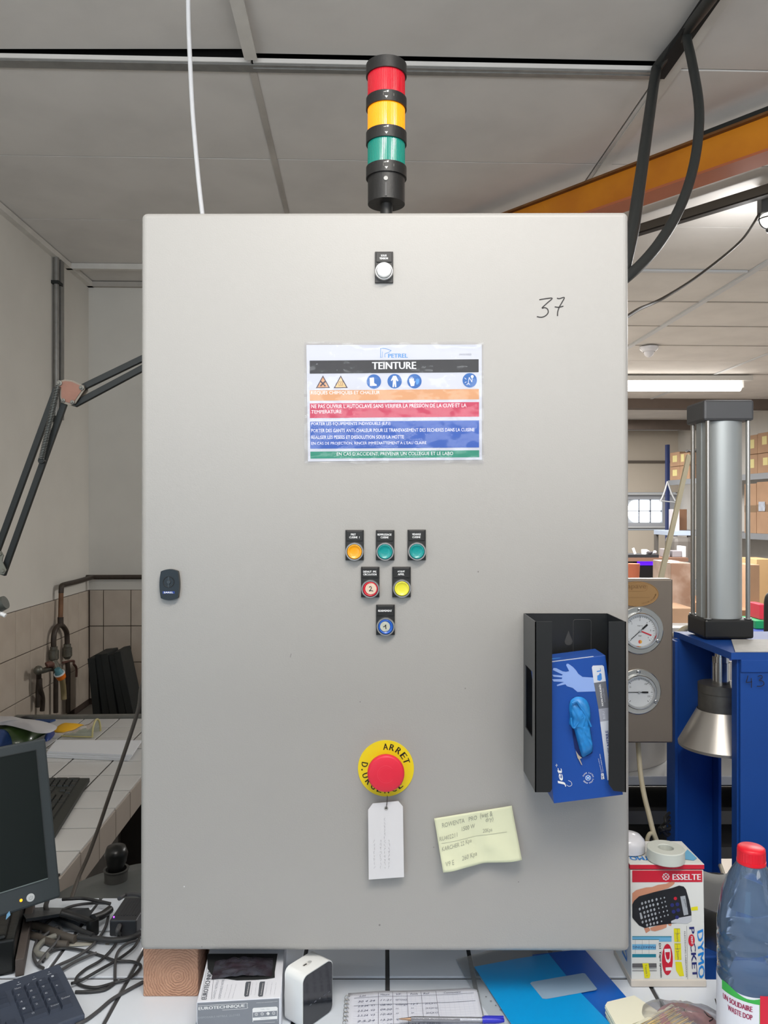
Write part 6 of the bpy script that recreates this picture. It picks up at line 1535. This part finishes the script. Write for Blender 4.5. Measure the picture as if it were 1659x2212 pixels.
# bench-top things
def PB(x, y, z=.70): return PZ(x, y, z)


kbm = mat('keyboard_black', (44, 46, 42), .5); keym = mat('key_black', (38, 40, 37), .45)


def keyboard(name, label, o_, ang, bodym, keym_, leg=None, wire=False):
    """o_ = rear right corner on the table; x runs left along the rear edge, y runs toward the user"""
    t = thing(name, label, 'keyboard', o_); M = Matrix.Translation(o_) @ Matrix.Rotation(ang, 4, 'Z')
    W_, Dp = .445, .155; mb = MB(M)
    prof = [(0, .0), (0, .020), (.030, .021), (Dp, .0135), (Dp, 0)]
    mb.add([(0, y, z) for y, z in prof] + [(-W_, y, z) for y, z in prof], [(0, 1, 2, 3, 4), (9, 8, 7, 6, 5)] + [(i, 5 + i, 5 + (i + 1) % 5, (i + 1) % 5) for i in range(5)])
    # y here is measured away from the rear edge, so the frame is mirrored below
    mb.v = [M @ V(((M.inverted() @ v).x, -(M.inverted() @ v).y, (M.inverted() @ v).z)) for v in mb.v]
    obj('keyboard_body', mb, bodym, t, bevel=.002)
    u = .0188; kmesh = {}
    tilt = math.atan2(.0075, Dp - .03)

    def key(x, y, w_=1, h_=1, lab=None):
        kk = (w_, h_)
        if kk not in kmesh:
            m_ = MB(); a, b = u * w_ - .0018, u * h_ - .0018; i_ = .0022
            vs = [(-a / 2, -b / 2, 0), (a / 2, -b / 2, 0), (a / 2, b / 2, 0), (-a / 2, b / 2, 0), (-a / 2 + i_, -b / 2 + i_, .0062), (a / 2 - i_, -b / 2 + i_, .0062), (a / 2 - i_, b / 2 - i_ * .6, .0062), (-a / 2 + i_, b / 2 - i_ * .6, .0062)]
            m_.add(vs, [(4, 5, 6, 7), (0, 1, 5, 4), (1, 2, 6, 5), (2, 3, 7, 6), (3, 0, 4, 7)]); kmesh[kk] = mesh_of(m_, keym_)
        yy = .034 + y * u; zz_ = .0212 - (yy - .030) * .0075 / (Dp - .03)
        p = M @ V((-(x * u + .010), -yy, zz_ - .001))
        ob = bpy.data.objects.new('key', kmesh[kk]); COL.objects.link(ob); ob.parent = t; ob.location = p - WL[t.name]; ob.rotation_euler = (tilt, 0, ang)
        WL[ob.name] = p
        if lab and leg is not None: leg.append((lab, M @ Matrix.Translation((-(x * u + .010) - .004, -yy - .001, zz_ + .0056)) @ Matrix.Rotation(tilt, 4, 'X')))

    # number pad (rightmost four columns)
    for r in range(4):
        for c in range(3): key(3.5 - c + .0, r + .5, 1, 1, [['/', '*', '-'], ['8', '9', '+'], ['5', '6', ''], ['2', '3', '']][r][c] if c < 3 else None) if False else None
    rows_ = [['Num', '/', '*', '-'], ['7', '8', '9'], ['4', '5', '6'], ['1', '2', '3']]
    for r, row in enumerate(rows_):
        for c, s in enumerate(row): key(3.5 - c, r + .5, 1, 1, s)
    key(.5, 2.0, 1, 2, '+'); key(.5, 4.0, 1, 2, 'Enter'); key(3.0, 4.5, 2, 1, '0'); key(1.5, 4.5, 1, 1, 'Suppr')
    for x in (4.8, 5.8, 6.8):
        key(x, .5); key(x, 1.5)
        key(x, 4.5)
    key(5.8, 3.5)
    for r in range(5):
        x = 7.9
        if r == 4:
            for w_ in (1.5, 1.25, 1.25, 5.75, 1.25, 1.25, 1.25): key(x + w_ / 2, 4.5, w_); x += w_
        else:
            fw = (2, 1.5, 2.25, 2.75)[r]; key(x + fw / 2, r + .5, fw); x += fw
            while x < 7.9 + 13.4: key(x + .5, r + .5); x += 1
    return t, M


kd = V((-.07, .417, 0)).normalized(); kf = PB(194, 1689, .7005); keyboard('black_keyboard', 'black keyboard on the tiled bench behind the monitor', kf - V((kd.y, -kd.x, 0)) * .155, math.atan2(kd.y, kd.x), kbm, keym)
gmk = mat('kb_body_grey', (66, 74, 90), .5, bump=.1, bscale=200); legs_ = []
kt, KM = keyboard('grey_keyboard', 'dark slate keyboard at the lower left corner, number pad showing', V((-.567, 1.343, ZTB + .001)), math.atan2(.60, .80), gmk, mat('key_slate', (58, 65, 80), .45), legs_)
mb = MB()
for s, m_ in legs_: mb.text(s, m_, .0024 * len(s) + .0014, .0044, 0, .0004)
for k in range(3): mb.text(('1', 'A', '|')[k], KM @ Matrix.Translation((-.022 - .024 * k, -.018, .0213)), .002, .0024, 0, 0); mb.box((-.025 - .024 * k, -.024, .0212), (-.019 - .024 * k, -.0225, .0214), 0, KM)
obj('key_legends', mb, mat('legend_pale', (176, 182, 192), .6), kt)

# monitor
mt = thing('flat_monitor', 'dark switched-off flat monitor leaning back at the left edge', 'monitor', V((-.66, 1.38, .861)))
mu_ = V((.738, .674, 0)); mn = V((.674, -.738, 0)); til = math.radians(16.5); mv = (V((0, 0, 1)) * math.cos(til) - mn * math.sin(til)).normalized()
mo = V((-.596, 1.42, .881 - .002)); MF = Fr(mo, mu_, mv); mN = MF.n; Hm, Wm = .288, .37; mbody = mat('monitor_slate', (50, 58, 62), .45, bump=.08, bscale=300)
mb = MB(MF.M); mb.box((-Wm, 0, -.030), (0, Hm, 0)); obj('monitor_housing', mb, mbody, mt, bevel=.004)
i0 = MF.l(103, 1896); i1 = MF.l(76, 1621)
mb = MB(MF.M); bx1, by0, by1 = (i0[0] + i1[0]) / 2, i0[1], i1[1]; mb.box((-Wm + .02, by0, .0002), (bx1, by1, .0006)); obj('screen', mb, mat('screen_dark', (20, 28, 28), .55, spec=.2), mt)
mb = MB(MF.M); mb.box((-Wm + .016, by0 - .0018, .0), (bx1 + .001, by0, .0018)); mb.box((bx1, by0 - .0018, 0), (bx1 + .0014, by1 + .001, .0018), 1); mb.box((-Wm + .016, by1, 0), (bx1 + .001, by1 + .0014, .0018), 1); obj('screen_frame', mb, [mat('bezel_edge', (104, 116, 116), .4), mat('bezel_edge2', (30, 36, 38), .5)], mt)
p = MF.l(65.5, 1939); mb = MB(MF.M); mb.lathe([(.0070, 0), (.0070, .002), (.006, .0028)], Matrix.Translation((p[0], p[1], 0)), 24); mb.stroke([(p[0] + .003 * math.cos(a), p[1] + .003 * math.sin(a)) for a in [2.2 + 4.9 * k / 12 for k in range(13)]], .0006, I4, 1, .003, 1); mb.stroke([(p[0], p[1]), (p[0], p[1] + .0034)], .0006, I4, 1, .003, 1)
obj('power_button', mb, [mat('button_silver', (196, 200, 202), .35), mat('button_mark', (120, 126, 130), .5)], mt)
p = MF.l(45.5, 1945); mb = MB(MF.M); mb.lathe([(.0026, 0), (.0018, .0012)], Matrix.Translation((p[0], p[1], 0)), 12); obj('standby_light', mb, mat('led_amber', (255, 160, 20), .4, emit=(255, 150, 20), estr=2.2), mt)
p = MF.l(17, 1977); mb = MB(MF.M); mb.prism([(p[0] - .004, p[1] - .006), (p[0] + .004, p[1] - .001), (p[0] + .003, p[1] + .006), (p[0] - .002, p[1] + .002)], 0, .001); obj('corner_sticker', mb, mat('cs_blue', (110, 160, 196), .5), mt)
mb = MB(); fbk = mo - mu_ * .30 - mN * .04; mb.box((-.03, -.012, -.02), (.03, .012, .12), 0, Matrix.Translation(fbk) @ Matrix.Rotation(math.atan2(.674, .738), 4, 'Z')); fb2 = V((fbk.x, fbk.y, ZTB + .001)); mb.prism(rrect(-.10, -.075, .10, .075, .02), 0, .012, Matrix.Translation(fb2) @ Matrix.Rotation(math.atan2(.674, .738), 4, 'Z')); mb.box((-.03, -.012, .0), (.03, .012, fbk.z - fb2.z), 0, Matrix.Translation(fb2) @ Matrix.Rotation(math.atan2(.674, .738), 4, 'Z')); obj('stand', mb, BLK(), mt)

# small black stand with a tubular foot, power brick, dark case
zn = lambda x, y: (x / 5.352, 1880 + y / 5.352)
ks = thing('scanner_cradle', 'black folding cradle with a round foot beside the power brick', 'stand', PZ(150, 2015, ZTB))
mb = MB(); up = [P(*zn(x, y), Y_) for x, y, Y_ in ((220, 440, 1.56), (560, 422, 1.58), (1110, 415, 1.60), (1010, 600, 1.50), (700, 500, 1.48), (300, 560, 1.44))]
mb.add(up + [p - V((0, 0, .006)) for p in up], [tuple(range(6))[::-1], tuple(range(6, 12))] + [(i, (i + 1) % 6, 6 + (i + 1) % 6, 6 + i) for i in range(6)]); obj('cradle_plate', mb, mat('cradle_black', (36, 42, 48), .35), ks)
mb = MB(); fx = PZ(200, 2018, ZTB); tpz = P(*zn(1066, 560), fx.y).z; mb.cyl((fx.x, fx.y, ZTB + .0008), (fx.x, fx.y, tpz), .0115, n=20); mb.tube([V((fx.x, fx.y, tpz)), P(*zn(1180, 520), fx.y + .03), P(*zn(1270, 455), fx.y + .06)], .008, 10); mb.tube([V((fx.x, fx.y, tpz - .006)), P(*zn(900, 545), fx.y - .01), P(*zn(700, 490), fx.y - .02)], .0065, 10); obj('foot', mb, BLK(), ks)
mb = MB(); mb.box((-.5237, 1.4656, ZTB + .0006), (-.4716, 1.553, ZTB + .032)); pb_ = thing('power_brick', 'black ribbed power adapter with a violet indicator, left of the cabinet', 'adapter', V((-.497, 1.51, ZTB + .0006))); obj('adapter_case', mb, mat('brick_black', (48, 49, 53), .45), pb_, bevel=.003, bseg=3)
for k in range(7): mb = MB(); mb.box((-.513 + .0055 * k, 1.482, ZTB + .0318), (-.5105 + .0055 * k, 1.545, ZTB + .0328)); obj('rib', mb, mat('brick_black', (48, 49, 53), .45), pb_)
c = PZ(246, 1981, ZTB + .0325); mb = MB(); mb.sphere(c, .0016, 10); obj('indicator', mb, mat('led_violet', (150, 60, 255), .4, emit=(150, 60, 255), estr=4), pb_)
mb = MB(); a_ = P(*zn(1385, 640), 1.463); mb.tube([a_, a_ + V((0, -.012, -.004)), PZ(*zn(1375, 740), ZTB + .006)], .0048, 10); obj('strain_relief', mb, mat('cable_grey', (74, 74, 76), .5), pb_)
cs = thing('dark_case', 'black equipment case with a brown side board at the lower left', 'case', V((-.72, 1.42, ZTB)))
ca = math.radians(20); M = Matrix.Translation((-.632, 1.352, ZTB + .0008)) @ Matrix.Rotation(ca, 4, 'Z')
mb = MB(M); mb.box((-.20, 0, 0), (-.016, .22, .062)); mb.box((-.13, .002, .062), (-.03, .21, .070)); obj('case_body', mb, mat('case_black', (26, 28, 28), .3, bump=.5, bscale=40), cs, bevel=.004)
mb = MB(M); mb.box((-.014, -.01, 0), (0, .22, .030)); obj('side_board', mb, mat('board_brownish', (86, 78, 74), .6, var=.2), cs, bevel=.001)
# cables lying on the table
zk = lambda x, y: (x / 3.687, 1850 + y / 3.687)
cbm = mat('cable_grey', (74, 74, 76), .5)
K = lambda pts, z=ZTB + .0035, amp=.003: [PZ(*zk(x, y), z + amp * (i % 2)) for i, (x, y) in enumerate(pts)]
cabs = [
    ('black cable running from behind the monitor over to the power brick', K([(500, 342), (560, 338), (660, 335), (760, 352), (880, 378)], ZTB + .02), .0034),
    ('cable arching from the power brick down to the crossed coils', K([(878, 375), (760, 372), (620, 385), (510, 420), (430, 480), (350, 560), (290, 680), (268, 790), (300, 865), (345, 890)], ZTB + .006), .0028),
    ('thick grey cable loop leaving the monitor foot', K([(380, 345), (366, 410), (420, 480), (520, 535), (640, 590), (740, 630)], ZTB + .012), .0048),
    ('cable dropping from the power brick to the keyboard', K([(868, 450), (840, 560), (780, 660), (700, 740), (590, 810), (470, 865), (400, 900)], ZTB + .006), .0028),
    ('long looped cable coiled in front of the wooden block', K([(945, 590), (940, 660), (890, 740), (800, 830), (680, 900), (605, 975), (640, 1025), (760, 1045), (900, 1010), (1030, 970), (1100, 910), (1118, 865), (1050, 838), (920, 830), (800, 790), (640, 745), (500, 732), (400, 762), (340, 840)], ZTB + .0038), .0026),
    ('cable hanging straight down in the middle of the coils', K([(1112, 665), (1010, 695), (940, 760), (918, 850), (915, 985)], ZTB + .005), .0026),
    ('diagonal cable from the cabinet edge to the keyboard corner', K([(1112, 650), (1060, 730), (940, 820), (800, 900), (650, 985), (570, 1012)], ZTB + .007), .0026),
    ('single cable curving from the wooden block to the keyboard front', K([(1138, 1000), (1010, 1070), (890, 1140), (790, 1225), (690, 1300), (600, 1345)], ZTB + .0035, 0), .0030),
    ('flat curved cable end beside the keyboard', K([(600, 1080), (720, 1078), (830, 1062), (900, 1020), (930, 990)], ZTB + .0035, 0), .0028),
    ('cable crossing from the keyboard corner up to the coils', K([(490, 905), (600, 840), (720, 785), (770, 770)], ZTB + .007, 0), .0028),
    ('pale grey cable loop under the black ones', K([(560, 640), (500, 628), (420, 640), (340, 680), (290, 740), (300, 775), (380, 790)], ZTB + .009, 0), .0052),
    ('black cable loop near the monitor foot', K([(300, 860), (370, 770), (450, 680), (490, 600), (470, 560), (420, 580), (340, 640)], ZTB + .012, 0), .0028),
    ('cable bundle lying between brick and cabinet', K([(620, 640), (760, 655), (900, 668), (1040, 650), (1120, 610)], ZTB + .010, 0), .0056),
    ('brownish cable bundle under the cradle', K([(200, 540), (320, 560), (420, 600), (520, 640), (600, 660)], ZTB + .010, 0), .0075),
    ('lower brownish cable strand beside the case', K([(190, 610), (300, 640), (420, 690), (540, 700)], ZTB + .008, 0), .0065),
    ('arched cable behind the power brick touching the cabinet', [PZ(*zk(950, 335), ZTB + .03), P(*zk(1000, 308), 1.58), P(*zk(1060, 300), 1.57), P(*zk(1120, 310), 1.56), P(*zk(1150, 330), 1.56)], .0044),
    ('thin cable end right of the power brick', K([(1085, 368), (1120, 372), (1160, 372)], ZTB + .006, 0), .0036),
]
for k, (lb_, pts, r) in enumerate(cabs):
    mb = MB(); mb.tube(pts, r, 8, 0, 6); col = mat('cable_pale', (128, 128, 122), .5) if 'pale' in lb_ else mat('cable_brownish', (84, 78, 72), .6) if 'brownish' in lb_ else (cbm if k % 2 else mat('cable_dark', (50, 51, 53), .5))
    tag(obj('loose_cable', mb, col), lb_, 'cable', 'cables tangled on the table left of the cabinet')
mb = MB(); mb.tube([P(x, y, Y_) for x, y, Y_ in ((330, 1430, 1.62), (306, 1482, 1.64), (298, 1535, 1.66), (264, 1640, 1.70), (236, 1720, 1.72), (214, 1785, 1.74), (190, 1850, 1.74), (168, 1900, 1.72), (152, 1948, 1.66))], .0042, 8); tag(obj('hanging_cable', mb, mat('cable_brownish', (84, 78, 72), .6)), 'taut diagonal cable running down from the cabinet edge in front of the bench', 'cable')
mb = MB(); q = PZ(700 / 3.687 + 0, 1850 + 690 / 3.687, ZTB + .002); mb.grid(lambda u, v: PZ(*zk(540 + 330 * u, 715 - 12 * u - 34 * v * (1 - .3 * u)), ZTB + .0015 + .002 * math.sin(u * 6)), 10, 3); tag(obj('paper_strip', mb, mat('strip_pale', (176, 174, 164), .7), solid=.0006), 'narrow crumpled pale paper strip under the cables', 'paper')

# stack of papers, bags and goggles on the bench
zw = lambda x, y: (x / 5.184, 1550 + y / 5.184)
q4 = [PB(*zw(x, y), .712) for x, y in ((520, 400), (1465, 440), (1575, 275), (620, 270))]
ppm = mat('office_paper', (222, 224, 228), .7)
for s in range(3):
    mb = MB(); o2 = V((.004 * (s - 1), -.006 * (2 - s), 0)); zz3 = .7008 + .0062 * s; a = [V((p.x, p.y, zz3)) + o2 for p in q4]; b_ = [p + V((0, 0, .0058)) for p in a]
    mb.add(a + b_, [(3, 2, 1, 0), (4, 5, 6, 7)] + [(i, (i + 1) % 4, 4 + (i + 1) % 4, 4 + i) for i in range(4)])
    tag(obj('paper_sheaf', mb, ppm), ('bottom sheaf of the paper stack on the tiled bench', 'middle sheaf of the paper stack on the tiled bench', 'top white sheaf of the paper stack on the tiled bench')[s], 'paper', 'stack of papers on the bench')


def mound(name, label, cat, pts, z, h, m, seed=0, amp=.25, kind=None):
    pv = smoothpath([(p.x, p.y, 0) for p in [PB(*zw(*q), z) for q in pts]], 3, True); c = sum(pv, V((0, 0, 0))) / len(pv); n = len(pv); vs = []; R7 = 7
    for r in range(R7 + 1):
        k = r / R7
        for q in pv:
            x = c.x + (q.x - c.x) * (1 - k); y = c.y + (q.y - c.y) * (1 - k); e = 1 - (1 - k) ** 2.5
            vs.append((x, y, z + h * e * (1 + amp * mnoise.noise(V((x * 14 + seed, y * 10, seed)))) + .002))
    vs += [(q.x, q.y, z + .0004) for q in pv]; b = (R7 + 1) * n
    mb = MB(); mb.add(vs, [(r * n + i, r * n + (i + 1) % n, (r + 1) * n + (i + 1) % n, (r + 1) * n + i) for r in range(R7) for i in range(n)] + [(b + i, b + (i + 1) % n, (i + 1) % n, i) for i in range(n)], 0, True)
    tag(obj(name, mb, m), label, cat)


mound('green_bag', 'crumpled dark green plastic bag on the bench behind the monitor', 'bag', [(-160, 330), (120, 300), (330, 270), (480, 200), (560, 150), (420, 120), (200, 120), (-160, 130)], .7005, .055, mat('bag_green', (52, 74, 32), .3, var=.4, vscale=20, coat=.4), 1)
mound('white_sheet', 'pale folded sheet draped over the green bag', 'cloth', [(-160, 90), (60, 85), (260, 130), (420, 175), (560, 170), (640, 110), (520, 60), (260, 30), (60, 0), (-160, -10)], .757, .018, mat('sheet_pale', (196, 194, 196), .7), 5, .3)
mound('blue_pouch', 'small dark blue pouch at the corner of the monitor', 'pouch', [(500, 270), (560, 250), (612, 190), (600, 150), (560, 150), (500, 215)], .7005, .020, mat('pouch_blue', (34, 66, 140), .4), 3)
mound('blue_bag', 'dark blue bag tucked behind the monitor top edge', 'bag', [(-160, 420), (60, 330), (160, 280), (120, 220), (-160, 210)], .7005, .045, mat('pouch_blue2', (26, 58, 112), .4), 4)
mb = MB(); mb.prism([(0, 0), (.20, .02), (.21, .05), (.02, .055)], 0, .006, Matrix.Translation(PB(*zw(350, 60)) + V((-.12, -.02, .001)))); tag(obj('blue_binder', mb, mat('binder_blue', (34, 66, 120), .5)), 'thin blue binder behind the pale sheet', 'binder')
mb = MB(); mb.tube([PB(*zw(200, 25), .72), PB(*zw(240, 5), .75), PB(*zw(320, -2), .76), PB(*zw(370, 15), .74), PB(*zw(380, 45), .70)], .006, 8); tag(obj('handle_strap', mb, mat('strap_dark', (58, 58, 60), .6)), 'curved dark strap behind the pale sheet', 'strap')
gg = thing('safety_goggles', 'clear safety goggles with yellow strap lying on the bench', 'goggles', PB(850, 150) if False else PB(*zw(900, 190)))
ga0, ga1 = PB(*zw(705, 200), .702), PB(*zw(1075, 190), .702); mb = MB(); mb.grid(lambda u, v: ga0 * (1 - u) + ga1 * u + V((.004 * math.sin(v * 9), (.014 + .030 * u) * math.cos(PI * v), (.010 + .048 * u ** 1.3) * math.sin(PI * v) * (1 + .08 * math.sin(u * 14)))), 20, 16); obj('lens', mb, film('goggle_clear', (224, 228, 214), .3, .1, (190, 196, 190), bump=.4), gg)
mb = MB(); mb.tube([ga1 + V((.002, .044 * math.cos(PI * k / 10), .002 + .058 * math.sin(PI * k / 10))) for k in range(11)], .0038, 8, 0, 2); mb.tube([ga0 + V((0, -.015, .003)), ga0 * .5 + ga1 * .5 + V((0, -.034, .003)), ga1 + V((0, -.044, .003))], .003, 8); obj('rim', mb, mat('goggle_rim', (196, 186, 130), .4), gg)
mound('yellow_cloth', 'yellow cloth beside the clear goggles', 'cloth', [(600, 160), (740, 165), (900, 110), (960, 95), (760, 85), (660, 95)], .7005, .016, mat('yellow_cloth', (226, 170, 20), .6), 2)

# drum with a knobbed lid between bench and table
dmx, dmy, dz = -.53, 1.75, .66
dr_ = thing('steel_drum', 'grey dented steel drum lid with a knob between the bench and the table', 'drum', (dmx, dmy, 0)); Mx = Matrix.Translation((dmx, dmy, 0)); dmt = mat('drum_grey', (112, 116, 116), .5, .35, var=.25, vscale=9, bump=.15, bscale=12)
mb = MB(); mb.lathe([(.255, .001), (.255, .663)], Mx, 56); obj('drum_body', mb, dmt, dr_)
mb = MB(); mb.smooth_lathe([(.262, .664), (.266, .672), (.262, .680), (.20, .688), (.10, .694), (.0001, .696)], Mx, 56); obj('lid', mb, dmt, dr_)
kq = P(257, 1880, 1.90); mb = MB(); mb.lathe([(.032, .684), (.027, .690), (.028, .712), (.031, .718), (.025, .718), (.022, .690)], Matrix.Translation((kq.x, 1.88, 0)), 24, 0, False); mb.smooth_lathe([(.020, .692), (.019, .722), (.024, .734), (.028, .755), (.022, .772), (.0001, .776)], Matrix.Translation((kq.x, 1.88, 0)), 24, 1); obj('lid_knob', mb, [mat('knob_collar', (84, 84, 82), .6, .3), mat('knob_black', (20, 21, 21), .3)], dr_)
mb = MB(); mb.box((-.50, 2.05, .001), (-.15, 2.30, .62)); mb.tube([(-.48, 2.06, .64), (-.44, 2.05, .70), (-.40, 2.08, .66), (-.36, 2.06, .72)], .02, 8); tag(obj('dark_machine', mb, mat('machine_dark', (32, 32, 32), .5, var=.3), bevel=.01), 'dark machine half hidden behind the drum', 'machine')
